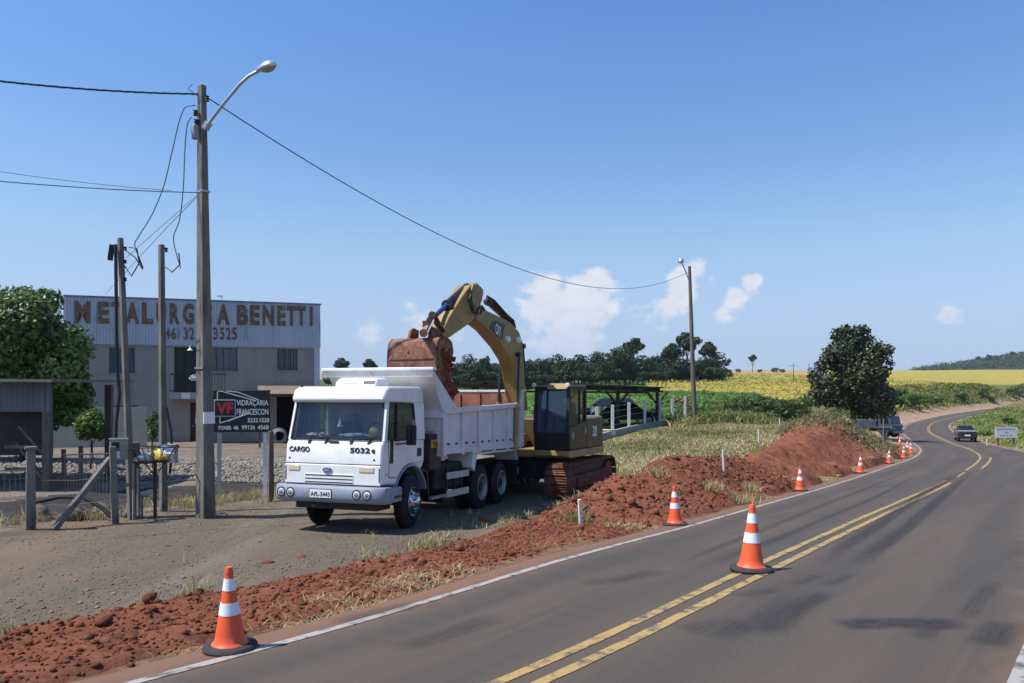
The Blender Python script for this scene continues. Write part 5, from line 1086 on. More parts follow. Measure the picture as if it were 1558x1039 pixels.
r_ = MB().box(bx0, bx1, -1.10, -1.06, bz+.95, bz+1.0).box(bx0, bx1, -1.10, -1.06, bz+.06, bz+.10).build('railing', M['black'], BL)
nb = 17
for i in range(nb): xx = bx0+.02+(bx1-bx0-.04)*i/(nb-1); MB().box(xx-.012, xx+.012, -1.092, -1.068, bz, bz+.95).build('baluster', M['black'], r_)
for xx in (bx0+.02, bx1-.02):
    MB().box(xx-.02, xx+.02, -1.06, 0, bz+.95, bz+1.0).build('side_rail', M['black'], r_)
q = fac(*F6(776, 340), .3); MB().lathe([(.02,.28),(.03,.14),(.14,.02),(.15,0),(.02,.0)], 14, (q[0],-.3,q[1]-.05)).bar((q[0],-.3,q[1]+.2), (q[0],0,q[1]+.25), .02, .02).build('wall_lamp', M['signwhite'], BL)
q = fac(337, 449); MB().cyl((q[0],.3,zf1), (q[0],.3,zf1+.32), .02, n=6).box(q[0]-.22, q[0]+.06, .25, .35, zf1+.28, zf1+.36).build('roof_camera', M['signwhite'], BL)
dr = fac(*F6(733, 470), 1.0); m = soft('laundry', (0,0,0), (.45,.12,.32), mat('pale_blue_cloth', (.45,.55,.65), (.6,.62,.64), 5, .9), 'pale cloth hung over the balcony railing of the workshop', 'cloth', 9)
m.location = tuple(BO_+fd*(dr[0]+.75)+fn*1.0+np.array([0, 0, bz+.62])); m.rotation_euler = (0, 0, BRZ)
# lean-to canopy in front of the right part
cx0_ = fac(392, 592)[0]; cz_ = fac(430, 590)[1]
cn = thing('lean_to_canopy', 'brown sheet lean-to roof on posts at the right end of the workshop', 'canopy', BO_, BRZ)
MB().hexa([(cx0_,-.05,cz_+.10),(FW+2.2,-.05,cz_+.10),(FW+2.2,-3.4,cz_-.38),(cx0_,-3.4,cz_-.38),(cx0_,-.05,cz_+.15),(FW+2.2,-.05,cz_+.15),(FW+2.2,-3.4,cz_-.33),(cx0_,-3.4,cz_-.33)]).build('canopy_roof', mat('brown_canopy_sheet', (.23,.165,.125), (.16,.11,.085), 1.5, .8, stretch=(6,1,1)), cn)
for xx in (cx0_+.1, (cx0_+FW)/2+1, FW+2.0): MB().box(xx-.06, xx+.06, -3.3, -3.18, 0, cz_-.38).build('post', M['wood'], cn)
MB().box(cx0_, FW+2.2, -3.38, -3.30, cz_-.50, cz_-.38).build('beam', M['darkwood'], cn)
ty = thing('stacked_tyre', 'grey tyre leaning by the dark garage opening under the canopy', 'tyre', BO_+fd*fac(424, 640)[0]+fn*.35+np.array([0, 0, .45]), BRZ)
tyre(.45, .2, 0, 24).build('tyre', M['grey'], ty)
lw = obj('low_wall', MB().box(0, 4.2, 0, .2, 0, 2.0).mesh('low_wall', 0), M['render2']); p0 = P(78, 665, 38); lw.location = (p0[0], p0[1], gz(p0[0], p0[1])-.05); lw.rotation_euler = (0, 0, BRZ); tag(lw, 'pale rendered low wall behind the small round tree', 'wall')

# ------------------------------------------------------------------ open shed at the left edge
SH = P(72, 745, 21.0); SZ = gz(SH[0], SH[1])-.03
sd_ = thing('open_shed', 'open shed with blue grey sheet cladding and a flat roof beside the tree', 'shed', (SH[0], SH[1], SZ))
rz_ = CAMZ-SZ+(600-577)*21/1200
MB().hexa([(-9,-.75,rz_+.0),(.55,-.75,rz_-.09),(.30,4.2,rz_-.02),(-9,4.2,rz_+.06),(-9,-.75,rz_+.07),(.55,-.75,rz_-.02),(.30,4.2,rz_+.05),(-9,4.2,rz_+.13)]).build('roof', mat('old_roof_sheet', (.20,.18,.17), (.13,.12,.115), 2, .8), sd_)
m = MB(); vs = []
for i in range(130):
    x = -8.9+i*.07; y = -.09+(.02 if i % 2 else -.02); vs += [(x, y, rz_-.86), (x, y, rz_-.10)]
m.add(vs, [(2*i, 2*i+2, 2*i+3, 2*i+1) for i in range(129)]).build('cladding', mat('blue_grey_cladding', (.17,.19,.235), (.13,.145,.18), 2, .6, stretch=(1,1,.3)), sd_, smooth=0)
MB().box(-8.9, -.05, .3, .36, .95, rz_-.80).build('shed_shade_panel', mat('shed_shade_dark', (.03,.028,.035), (.045,.04,.045), 2, .8), sd_)  # near-black panel added for the shade inside the open shed
for (x, y) in ((0, 0), (-.3, 3.8), (-4.4, 0), (-4.4, 3.8)): MB().box(x-.10, x+.10, y-.08, y+.08, -.2, rz_-.1).build('post', M['wood'], sd_)
MB().bar((-.1,.0,1.0), (-.75,0.0,1.75), .07, .07).bar((0,.0,.2), (-1.0,.3,1.3), .08, .08).build('brace', M['wood'], sd_)
for zz in (.55, 1.15): MB().box(-1.2, .0, .09, .14, zz, zz+.09).build('rail', M['wood'], sd_)
for k, (px, py, D_, hgt, nm, lb) in enumerate([(98,735,21.9,1.05,'wood_post','short grey wooden post behind the shed corner'),(123,735,22,1.15,'wood_post','slim wooden post under the small round tree')]):
    q = P(px, py, D_); o = MB().box(-.05, .05, -.05, .05, -.2, hgt).build(nm, M['wood'], None, bevel=.008); o.location = (q[0], q[1], gz(q[0], q[1])); o.rotation_euler = (0, .02*(k-1), .2); tag(o, lb, 'post')

# ------------------------------------------------------------------ poles, lamps and wires
def box_pole(m, b, t, w0, d0, w1, d1, rot=0):           # tapered rectangular column
    b = Vector(b); t = Vector(t); c, s = math.cos(rot), math.sin(rot)
    ring = lambda p, w, d: [(p.x+x*w/2*c-y*d/2*s, p.y+x*w/2*s+y*d/2*c, p.z) for x, y in ((-1,-1),(1,-1),(1,1),(-1,1))]
    m.loft([ring(b, w0, d0), ring(t, w1, d1)]); return m
PB = P(313, 786, 16.2); PB[2] = gz(PB[0], PB[1])-.1; PT = P(307, 130, 16.2)
mp_ = thing('street_light_pole', 'tall weathered concrete pole with a curved street light beside the fence', 'pole', PB)
L_ = lambda p: tuple(np.array(p)-PB)
rot = R(50)
pole = box_pole(MB(), (0,0,0), L_(PT), .26, .36, .12, .16, rot).build('pole', M['concrete'], mp_, bevel=.015)
bn = MB(); q = L_(P(312.5, 634, 16.2)); bn.v = []; box_pole(bn, (q[0]-.0,q[1],q[2]-.14), (q[0],q[1],q[2]+.10), .242, .325, .236, .318, rot); bn.build('paper_notice', M['signwhite'], pole)
for py in (292, 560): q = L_(P(309, py, 16.2)); k = .17+.11*(py-130)/655; box_pole(MB(), (q[0],q[1],q[2]-.02), (q[0],q[1],q[2]+.02), k*.92, k*1.22, k*.92, k*1.22, rot).build('steel_band', M['galv'], pole)
arm = [L_(P(314, 192, 16.0)), L_(P(340, 158, 15.9)), L_(P(365, 128, 15.8)), L_(P(378, 116, 15.75)), L_(P(393, 108, 15.7))]
MB().tube(arm, .033, 10).build('lamp_arm', M['galv'], mp_)
MB().bar(L_(P(312,196,16.05)), L_(P(318,186,16.0)), .12, .10).build('arm_clamp', M['galv'], mp_)
hc = Vector(L_(P(407, 103, 15.65)))
hm = MB(); dirv = (Vector(L_(P(424,98,15.6)))-Vector(L_(P(393,108,15.7)))).normalized(); sdv = Vector((0,1,0)); upv = sdv.cross(dirv)*-1; rings = []
for t_, r_ in ((-.25,.03),(-.19,.075),(-.08,.115),(.04,.13),(.13,.11),(.19,.06),(.205,.01)):
    rings.append([tuple(hc+dirv*t_+sdv*r_*1.05*math.cos(a)+upv*(r_*math.sin(a) if math.sin(a) > 0 else r_*.35*math.sin(a))) for a in np.linspace(0, 6.283, 17)[:-1]])
hm.loft(rings).build('lamp_head', mat('lamp_silver', (.66,.67,.68), rough=.25, metal=.7), mp_)
rings = []
for t_, r_ in ((-.12,.05),(-.05,.095),(.04,.11),(.12,.085),(.17,.03)):
    rings.append([tuple(hc+dirv*t_+sdv*r_*math.cos(a)-upv*(.02+r_*.65*max(0, math.sin(a)))) for a in np.linspace(0, 3.1416, 9)])
hm = MB().loft(rings).build('lamp_glass', mat('frosted_lamp_glass', (.30,.27,.21), rough=.25), mp_)
for px, py, r in ((302,172,.055),(303,186,.055),(302,200,.05),(319,150,.05)):
    q = L_(P(px-4, py, 16.1)); MB().lathe([(.01,-.06),(r,-.05),(r*.6,-.02),(r,.0),(r*.6,.03),(r,.05),(.01,.06)], 12, q).build('insulator', mat('brown_insulator', (.05,.03,.03), rough=.3), mp_)
q = L_(P(296, 200, 16.0)); MB().lathe([(.01,-.16),(.06,-.15),(.07,.08),(.05,.14),(.01,.15)], 12, q).build('surge_arrester', M['grey'], mp_)
MB().tube([L_(P(300,145,16.1)), L_(P(286,135,16.1)), L_(P(293,128,16.1))], .008, 5).build('top_wire_loop', M['wire'], mp_)

def service_pole(px, py, ptx, pty, D_, w, name, label):
    b = P(px, py, D_); b[2] = gz(b[0], b[1])-.1; t = P(ptx, pty, D_); o = thing(name, label, 'pole', b, 0); L2 = lambda p: tuple(np.array(p)-b)
    box_pole(MB(), (0,0,0), L2(t), w, w*1.15, w*.72, w*.85, R(48)).build('pole', M['concrete'], o, bevel=.01); return o, L2
s1, L1 = service_pole(201, 788, 183, 362, 16.0, .125, 'service_pole', 'slim concrete service pole carrying the meter box and floodlight')
MB().tube([L1(P(176,372,15.85)), L1(P(178,560,15.85)), L1(P(182,600,15.85)), L1(P(177,640,15.85)), L1(P(176,668,15.85))], .035, 8).build('cable_conduit', M['black'], s1)
fl_ = MB().box(-.05,.05,-.03,.05,-.16,.16).build('floodlight', M['black'], s1, bevel=.01); fl_.location = L1(P(169,384,15.9)); fl_.rotation_euler = (0, .12, .4)
for py in (378, 398, 425): MB().lathe([(.01,-.04),(.04,-.03),(.03,0),(.04,.03),(.01,.04)], 10, L1(P(190,py,15.9))).build('insulator', M['black'], s1)
MB().tube([L1(P(190,405,15.9)), L1(P(200,420,15.8)), L1(P(212,400,15.8)), L1(P(208,378,15.8)), L1(P(196,376,15.9))], .014, 6).tube([L1(P(190,380,15.9)), L1(P(206,392,15.8)), L1(P(217,410,15.8)), L1(P(212,395,15.8))], .012, 6).build('cable_loop', M['wire'], s1)
MB().tube([L1(P(203,705,15.75)), L1(P(203,790,15.75))], .025, 8).tube([L1(P(209,712,15.75)), L1(P(210,785,15.75))], .022, 8).build('ground_conduit', M['concl'], s1)
mb_ = MB().box(-.155,.155,-.10,.10,-.20,.20).build('meter_box', M['concl'], s1, bevel=.012); mb_.location = L1(P(181,684,15.6)); mb_.rotation_euler = (0, 0, R(20))
MB().box(-.11,.02,-.106,-.1,-.0,.15).build('meter_window', M['black'], mb_); MB().box(-.10,.03,-.108,-.102,-.17,-.03).build('meter_label', M['signwhite'], mb_); MB().box(-.17,.17,-.12,.12,.2,.225).build('meter_hood', M['galv'], mb_)
s2, L2_ = service_pole(249, 772, 245.5, 372, 17.0, .135, 'service_pole', 'slim concrete service pole behind the rubbish basket')
MB().tube([L2_(P(253,620,16.85)), L2_(P(260,655,16.8)), L2_(P(262,690,16.8)), L2_(P(258,720,16.8))], .03, 8).build('cable_conduit', M['black'], s2)
MB().tube([L2_(P(250,405,16.9)), L2_(P(262,414,16.8)), L2_(P(274,402,16.8)), L2_(P(272,385,16.8))], .014, 6).build('cable_loop', M['wire'], s2)
MB().box(-.10,.10,-.06,.06,-.2,.2).build('breaker_box', M['grey'], s2, bevel=.01).location = L2_(P(262,690,16.6))
MB().lathe([(.01,-.05),(.05,-.04),(.035,0),(.05,.04),(.01,.05)], 10, L2_(P(252,380,16.9))).build('insulator', M['black'], s2)
# far street light
b = P(1057, 643, 50); b[2] = gz(b[0], b[1])-.1; t = P(1049, 405, 50)
fp = thing('street_light_pole', 'leaning wooden street light pole beside the crop field', 'pole', b); L3 = lambda p: tuple(np.array(p)-b)
MB().tube([(0,0,0), L3(t)], [.17, .095], 10).build('pole', M['wood'], fp)
MB().tube([L3(P(1049,428,49.8)), L3(P(1044,415,49.7)), L3(P(1038,401,49.6))], .035, 8).build('lamp_arm', M['galv'], fp)
q = L3(P(1036,397,49.5)); MB().lathe([(.02,-.16),(.15,-.12),(.20,0),(.14,.13),(.02,.18)], 14, q).build('lamp_head', MATS['lamp_silver'], fp)
def cable(label, pts, r, sag=0, n=26, name='power_cable', twist=False):
    pts = [np.array(p) for p in pts]
    if len(pts) == 2:
        a, b = pts; pts = [a+(b-a)*t-np.array([0, 0, sag*4*t*(1-t)]) for t in np.linspace(0, 1, n)]
    else: pts = list(catmull(pts, 8))
    m = MB()
    if twist:
        for ph in (0, 2.1, 4.2): m.tube([p+np.array([0, math.cos(ph+i*1.3), math.sin(ph+i*1.3)])*r*1.1 for i, p in enumerate(pts)], r*.75, 5)
    else: m.tube(pts, r, 6)
    o = m.build(name, M['wire']); return tag(o, label, 'cable', 'overhead cables')
cable('long sagging cable strung between the two street light poles', [P(318,150,16.2), P(1046,414,50)], .012, 2.25, 48)
cable('thick twisted cable leaving the top of the tall pole to the left', [P(303,143,16.2), P(-560,28,11.5)], .012, .25, 60, twist=True)
cable('lower of two thin cables leaving the tall pole to the left', [P(304,293,16.2), P(-500,212,12)], .009, .16)
cable('thin upper cable joining the lower left cable near the pole', [P(262,290,16.2), P(-500,160,12.5)], .005, .2)
cable('curving drop cable from the tall pole to the meter pole', [P(297,160,16.1), P(280,165,16.1), P(262,230,16.1), P(250,280,16.1), P(232,325,16.1), P(212,358,16.0), P(205,372,16.0), P(213,395,16.0), P(218,408,16)], .010)
cable('curving drop cable from the tall pole to the basket pole', [P(291,178,16.1), P(285,190,16.1), P(281,235,16.2), P(279,285,16.4), P(273,335,16.7), P(264,362,16.9), P(270,392,16.9), P(275,408,16.9)], .010)
cable('thin straight stay wire running down to the meter pole', [P(303,294,16.2), P(192,392,16)], .005)
cable('thin stay wire from the tall pole towards the building', [P(303,296,16.2), P(255,345,17), P(160,448,30)], .006)
# far power poles
for px, yt, yb, D_, h2, lb in ((1207,553,592,190,1,'distant wooden power pole standing in the yellow field'),(1231,552,580,230,0,'distant bare power pole just left of the big tree'),(1430,551,564,640,2,'far twin legged power pylon on the yellow horizon'),(1000,536,594,170,0,'distant slim pole against the dark wood'),(1013,556,590,150,1,'distant pole with a crossarm left of the leaning street light')):
    b = P(px, yb, D_); b[2] = gz(b[0], b[1])-.2; t = P(px, yt, D_); o = thing('power_pole', lb, 'pole', b, 0, 'distant power poles'); H = t[2]-b[2]; w = D_/1200*.8
    if h2 == 2:
        for dx in (-2.2, 2.6): MB().tube([(dx,0,0), (dx,0,H)], w*.35, 6).build('leg', M['darkwood'], o)
        MB().bar((-4.4,0,H-.3), (4.8,0,H-.3), w*.5, w*.5).build('crossarm', M['darkwood'], o)
    else:
        MB().tube([(0,0,0), (0,0,H)], [w*.75, w*.5], 6).build('pole', M['darkwood'], o)
        if h2: MB().bar((-1.1,0,H-.5), (1.1,0,H-.5), w*.5, w*.6).build('crossarm', M['darkwood'], o)

# ------------------------------------------------------------------ yard fence, gate, sign, basket
def place(px, py, z): q = PZ(px, py, z); q[2] = gz(q[0], q[1]); return q
f1 = place(47, 806, -2.48); f2 = place(176, 796, -2.50); f3 = place(412, 757, -2.56); f4 = P(402, 752, 19.9); f4[2] = gz(f4[0], f4[1])
def square_post(q, h, w, mt, name, label, cat='post', lean=(0, 0), rot=.6, group=None, cap=0):
    m = MB(); box_pole(m, (0,0,-.25), (lean[0],lean[1],h), w, w, w*.9, w*.9)
    if cap: m.box(-w*.6+lean[0], w*.6+lean[0], -w*.6+lean[1], w*.6+lean[1], h-.04, h+.02)
    o = m.build(name, mt, None, bevel=.01); o.location = tuple(q); o.rotation_euler = (0, 0, rot); return tag(o, label, cat, group)
square_post(f1, 1.50, .16, M['concrete'], 'fence_post', 'squat concrete fence post left of the leaning strut', cap=1)
square_post(f2, 1.50, .13, M['concrete'], 'gate_post', 'cracked concrete gate post beside the meter box', lean=(-.05, .02))
square_post(f3, 1.75, .13, M['wood'], 'fence_post', 'grey wooden fence post right of the white sign post')
q = P(192, 792, 15.9); q[2] = gz(q[0], q[1]); square_post(P(206,786,16.2)*[1,1,0]+[0,0,gz(*P(206,786,16.2)[:2])], 1.55, .16, M['wood'], 'fence_post', 'dark wooden post just right of the meter box')
q = P(136, 735, 20.5); q[2] = gz(q[0], q[1])
st_ = obj('strut', MB().bar(tuple(P(168,697,15.4)), tuple(PZ(82,806,-2.48)), .10, .09).mesh('strut'), M['concrete']); tag(st_, 'slanting concrete strut propping the gate post', 'strut')
gb = thing('gate', 'low wire gate between the squat post and the meter box', 'gate', f1)
g1 = P(97, 692, 17.5)-f1; g2 = P(170, 690, 15.6)-f1
MB().tube([tuple(g1), tuple(g2)], .018, 6).build('top_rail', M['darkwood'], gb)
m = MB()
for t in np.linspace(0.03, .97, 15): a = g1*(1-t)+g2*t; m.tube([tuple(a), (a[0], a[1], .25)], .005, 4)
m.build('wire_mesh', M['gwire'], gb)
def wire_fence(a, b, label, hs, mesh=None, h=1.3):
    o = thing('wire_fence', label, 'fence', a); d = np.array(b)-np.array(a)
    for z in hs: MB().tube([(0,0,z), (d[0]/2,d[1]/2,d[2]/2+z-.03), (d[0],d[1],d[2]+z)], .0055, 4).build('wire', M['gwire'], o)
    if mesh:
        m = MB(); L = np.linalg.norm(d)
        for t in np.arange(0, 1, mesh/L): m.tube([(d[0]*t,d[1]*t,d[2]*t+.05), (d[0]*t,d[1]*t,d[2]*t+h)], .003, 3)
        for z in np.arange(.08, h, mesh*1.2): m.tube([(0,0,z), (d[0],d[1],d[2]+z)], .003, 3)
        m.build('wire_mesh', M['gwire'], o)
    return o
fl = f1+np.array([-3.2, -5.0, 0]); fl[2] = gz(fl[0], fl[1])
wire_fence(f1, fl, 'rusty mesh fence running out at the left edge', (1.1, .6), .09, 1.0)
wire_fence(f2, f3, 'thin wire fence from the gate post to the sign post', (1.45, 1.1, .75, .4, .15))
fr_ = P(500, 742, 21.8); fr_[2] = gz(fr_[0], fr_[1]); wire_fence(f3, fr_, 'thin wire fence continuing behind the truck cab', (1.5, 1.1, .7, .3))
wire_fence(f1, f2, 'sagging wires between the squat post and the gate post', (.9, .45))
# dark pipe heap and stones at the fence foot
q = place(120, 790, -2.5); tb_ = MB().tube([(-.9,0,.35),(-.4,.05,.46),(.1,.0,.45),(.45,.0,.25),(.8,-.1,.0)], .045, 8).build('old_pipe', M['black']); tb_.location = tuple(q); tag(tb_, 'bent black pipe lying behind the slanting strut', 'pipe')
for px, py, sz, lb in ((155,778,.22,'brown boulder against the gate post foot'),(113,790,.30,'dark rounded boulder behind the slanting strut'),(196,784,.16,'small brown stone between the meter pole and basket'),(60,782,.28,'dark stone heap piece behind the squat post')):
    q = place(px, py, -2.5); o = obj('boulder', rocks('boulder', [(0,0,0)], [sz], mat('boulder_brown', (.16,.12,.09), (.08,.065,.055), 4, .9, bump=.4, bscale=12), px), None); o.location = (q[0], q[1], q[2]+sz*.25); tag(o, lb, 'stone')
bk_ = thing('rubbish_basket', 'iron rubbish basket on a single post beside the tall pole', 'basket', PZ(236, 786, -2.50)*[1,1,0]+np.array([0, 0, gz(*PZ(236, 786, -2.50)[:2])+.10]), R(15))
MB().tube([(0,0,-.1), (0,0,1.08)], .035, 8).build('post', M['darkwood'], bk_)
m = MB(); lo = [(-.24,-.20,1.06),(.24,-.20,1.06),(.24,.20,1.06),(-.24,.20,1.06)]; hi = [(-.40,-.28,1.36),(.42,-.28,1.36),(.42,.28,1.36),(-.40,.28,1.36)]
for rg in (lo, hi):
    for i in range(4): m.bar(rg[i], rg[(i+1) % 4], .022, .022)
for i in range(4): m.bar(lo[i], hi[i], .02, .02)
for t in (.25, .5, .75):
    for a, b in ((0, 1), (2, 3)): m.bar(tuple(np.array(lo[a])*(1-t)+np.array(lo[b])*t), tuple(np.array(hi[a])*(1-t)+np.array(hi[b])*t), .012, .012)
for yy in (-.1, 0, .1): m.bar((-.24,yy,1.06), (.24,yy,1.06), .015, .015)
m.bar((0,0,.75), (.2,0,1.06), .02, .02).bar((0,0,.75), (-.2,0,1.06), .02, .02)
m.build('basket', M['darkwood'], bk_)
def bag(loc, dims, mt, label, seed):
    o = soft('rubbish_bag', (0,0,0), dims, mt, label, 'bag', seed); o.location = tuple(np.array(bk_.location)+np.array(loc)); o.rotation_euler = (0, 0, R(15)+seed)
bag((.10,.0,1.10), (.20,.16,.25), mat('yellow_plastic', (.62,.42,.06), (.75,.6,.2), 7, .4), 'yellow plastic bag lying in the rubbish basket', 21)
bag((.22,.05,1.12), (.16,.15,.27), mat('white_plastic', (.72,.71,.69), (.6,.58,.55), 7, .4), 'white plastic bag at the right of the rubbish basket', 22)
bag((-.20,.0,1.08), (.24,.15,.14), mat('bluish_plastic', (.48,.55,.65), (.66,.68,.7), 7, .4), 'bluish white bag hanging over the left of the basket', 23)
tp = thing('garden_tap', 'small white tap post between the meter pole and basket', 'tap', place(216, 786, -2.52))
MB().box(-.02,.02,-.02,.02,-.1,.42).box(-.16,.14,-.05,.05,.42,.46).build('post', M['concl'], tp)
# company sign on two posts
sgn_o = P(368, 625, 19.75); sg = thing('company_sign', 'black glazier sign with a red and white emblem and telephone numbers', 'sign', (sgn_o[0], sgn_o[1], gz(sgn_o[0], sgn_o[1])), R(10)); zc = sgn_o[2]-sg.location.z
pnl = MB().box(-.68,.68,-.015,.015,zc-.53,zc+.51).build('panel', M['signblack'], sg)
MB().box(-.69,.69,.016,.04,zc-.54,zc-.50).box(-.69,.69,.016,.04,zc+.48,zc+.52).build('panel_frame', M['grey'], sg)
for xx, mt in ((.55, M['signwhite']), (-.55, M['galv'])): MB().box(xx-.045, xx+.045, .04, .12, -.2, zc-.3).build('post', mt, sg)
T = lambda body, x, z, w, h, mt, bold=.02: fit_text('sign_lettering', body, mt, pnl, (x, -.018, zc+z), (1,0,0), (0,0,1), w, h, bold, .006)
m = MB()
for pts in ([(-.58,.28),(-.58,.48),(-.52,.50),(.35,.25)], [(-.37,.50),(-.1,.47),(.42,.27)], [(-.52,-.12),(-.52,-.30),(-.44,-.28),(.15,-.05)], [(-.33,-.26),(.22,-.04)]):
    for a, b in zip(pts[:-1], pts[1:]): m.bar((a[0],-.019,zc+a[1]), (b[0],-.019,zc+b[1]), .022, .006, (0,1,0))
m.build('emblem_lines', M['signwhite'], pnl)
MB().box(-.66,-.15,-.022,-.016,zc-.14,zc+.28).build('emblem_rim', M['signwhite'], pnl, bevel=.002); MB().box(-.645,-.165,-.028,-.0225,zc-.125,zc+.265).build('emblem_field', M['signblack'], pnl)
T('VF', -.60, -.07, .40, .28, M['signred'], .05).location.y = -.013
T('VIDRAÇARIA', -.12, .10, .76, .17, M['signwhite'], .01); T('FRANCESCON', -.12, -.10, .76, .15, M['signwhite'], .01)
T('3232', .14, -.29, .25, .11, M['signwhite']); T('1528', .43, -.29, .23, .11, M['signwhite']); T('FONES:', -.55, -.47, .30, .095, M['signwhite']); T('46', -.20, -.47, .12, .10, M['signwhite']); T('99126', .0, -.47, .32, .11, M['signwhite']); T('4568', .38, -.47, .27, .11, M['signwhite'])
# ------------------------------------------------------------------ traffic cones
cone_parts = {}
def cone_meshes():
    b = MB(); b.loft([[(r*math.cos(a), r*math.sin(a), z) for a in np.linspace(0, 6.2832, 25)[:-1]] for r, z in ((.20,0),(.235,.005),(.245,.03),(.23,.05),(.165,.06)) ])
    prof = lambda z: .142-.112*((z-.06)/.67)**.92
    def seg(z0, z1, add=0, n=5): m = MB(); m.lathe([(prof(z)+add, z) for z in np.linspace(z0, z1, n)], 28); return m
    body = MB().lathe([(.17,.052),(.15,.075)]+[(prof(z), z) for z in np.linspace(.09, .73, 12)]+[(.026,.748),(.012,.752)], 28)
    lo = seg(.33, .44, .003); hi = seg(.55, .655, .003)
    cap = MB().lathe([(prof(.70)+.004,.70),(prof(.73)+.005,.735),(.03,.758),(.005,.762)], 24)
    cone_parts['base'] = b.mesh('base'); cone_parts['cone_body'] = body.mesh('cone_body'); cone_parts['reflective_band'] = lo.mesh('reflective_band'); cone_parts['reflective_band_'] = hi.mesh('reflective_band'); cone_parts['cap'] = cap.mesh('cap')
cone_meshes()
MBASE = mat('cone_base_rubber', (.022,.022,.025), (.05,.04,.035), 6, .85, bump=.2)
cones = [(350,988,.95,'orange cone nearest the camera, at the left edge of the asphalt'),(1143,869,1.06,'orange cone standing on the yellow centre line'),(1027,799,1.0,'orange cone at the road edge in front of the red heap'),(1217,747,.99,'orange cone at the road edge just left of the brush heap'),(1309,720,1.0,'orange cone below the heap of cut brush'),(1353,705,.95,'orange cone just right of the brush heap'),
         (1375,697,1.0,'front cone of the group where the edge line bends'),(1386,690.5,1.0,'rightmost of the two close cones standing on the lane'),(1381,688,1.0,'left one of the two close cones standing on the lane'),(1369,678,.9,None),(1368,670,.9,None),(1368,663,.9,None),(1368.5,657,.9,None),(1370,651,.9,None),(1372,646,1,None),(1392,637.5,1,'nearest of three far cones on the pale shoulder'),(1413,631,1.,'middle one of three far cones on the pale shoulder'),(1439,625.5,1.,'farthest cone on the pale shoulder of the bend')]
for k, (px, py, sc, lb) in enumerate(cones):
    p, s, c = road_hit(px, py); z = max(gz(p[0], p[1]), float(road_pt(s+S_CONE, c)[0][2])+.004)
    o = thing('traffic_cone', lb or '%s of the six tiny cones receding along the far road edge' % ('nearest', 'second nearest', 'third', 'fourth', 'fifth', 'farthest')[k-9], 'cone', (p[0], p[1], z), rng.uniform(0, 6), 'orange cones along the road edge')
    o.scale = (sc, sc, sc); o.rotation_euler = (rng.normal(0, .02), rng.normal(0, .02), rng.uniform(0, 6))
    for nm, mt in (('base', MBASE), ('cone_body', M['cone']), ('reflective_band', M['conew']), ('reflective_band_', M['conew']), ('cap', M['cone'])):
        obj(nm.rstrip('_'), cone_parts[nm], mt, o)

# ------------------------------------------------------------------ white stakes along the dig
for px, py, yt, lb in ((883,796,752,'white stake at the near foot of the red heap'),(1108,712,680,'white stake between the two red heaps'),(1155,673,653,'white stake on the grass left of the large heap'),(1187,652,637,'white stake in the weeds behind the large heap'),(1183,663,656,'short grey stub left of the large heap top')):
    q = dirt_hit(px, py) if px < 1120 else None
    if q is None or px > 1120:
        lo, hi = 15., 70.
        for _ in range(40):
            mid = (lo+hi)/2; q = P(px, py, mid)
            if q[2] > gz(q[0], q[1]): lo = mid
            else: hi = mid
    h = (py-yt)*q[1]/1200; o = MB().box(-.028,.028,-.028,.028,-.2,h).build('marker_stake', M['whitepost'] if 'grey' not in lb else M['wood'], None, bevel=.005); o.location = tuple(q); o.rotation_euler = (0, -.05, .3); tag(o, lb, 'stake', 'marker stakes')

# ------------------------------------------------------------------ carport with parked cars
def slab(m, p, t=.10):
    p = [np.array(q) for q in p]; m.hexa([tuple(q-np.array([0, 0, t])) for q in p]+[tuple(q) for q in p]); return m
NL, NR, FR, FL = P(690,577,40), P(1009,588.5,48), P(984,591,56), P(670,588,50)
cpo = np.array([*P(1000,652,49)[:2], gz(*P(1000,652,49)[:2])])
cpt = thing('carport', 'long dark open carport on wooden posts behind the excavator', 'carport', cpo); LC = lambda p: tuple(np.array(p)-cpo)
slab(MB(), [LC(NL), LC(NR), LC(FR), LC(FL)], .08).build('roof', mat('dark_roof_sheet', (.045,.035,.032), (.07,.055,.05), 1, .7), cpt)
for t in np.linspace(.02, .98, 9):
    a = np.array(NL)*(1-t)+np.array(NR)*t; b = np.array(FL)*(1-t)+np.array(FR)*t; MB().bar(LC(a-[0,0,.15]), LC(b-[0,0,.15]), .08, .14).build('rafter', M['darkwood'], cpt)
MB().bar(LC(NL-[0,-.3,.28]), LC(NR-[0,-.3,.28]), .12, .12).bar(LC(FL-[0,.5,.28]), LC(FR-[0,.5,.28]), .12, .12).build('beam', M['darkwood'], cpt)
for px, py, D_, zt in ((940,654,47.5,592),(1000,650,50.5,592),(860,660,44.5,590),(760,668,43,588)):
    q = P(px, py, D_); q[2] = gz(q[0], q[1])-.1; t = P(px, zt, D_); h = t[2]-q[2]; l = LC(q)
    po = MB().box(l[0]-.10, l[0]+.10, l[1]-.1, l[1]+.1, l[2], l[2]+h).build('post', M['darkwood'], cpt)
    for dx in (-.95, .95): MB().bar((l[0],l[1],l[2]+h-1.0), (l[0]+dx*.8,l[1]+dx*.5,l[2]+h-.12), .10, .09).build('knee_brace', M['darkwood'], po)
fo = P(1023, 647, 51); fo[2] = gz(fo[0], fo[1]); cf = thing('carport_fence', 'low concrete kerb wall with white posts in front of the carport', 'fence', fo); LF = lambda p: tuple(np.array(p)-fo)
fpix = [(884,690,36.5),(908,673,39.5),(932,663,42.6),(957,658.5,45),(981,655,47.3),(1004,651,49.5),(1023,648,51.3),(1037,650,53)]
gp_ = []
for px, py, D_ in fpix: q = P(px, py, D_); q[2] = gz(q[0], q[1]); gp_.append(q)
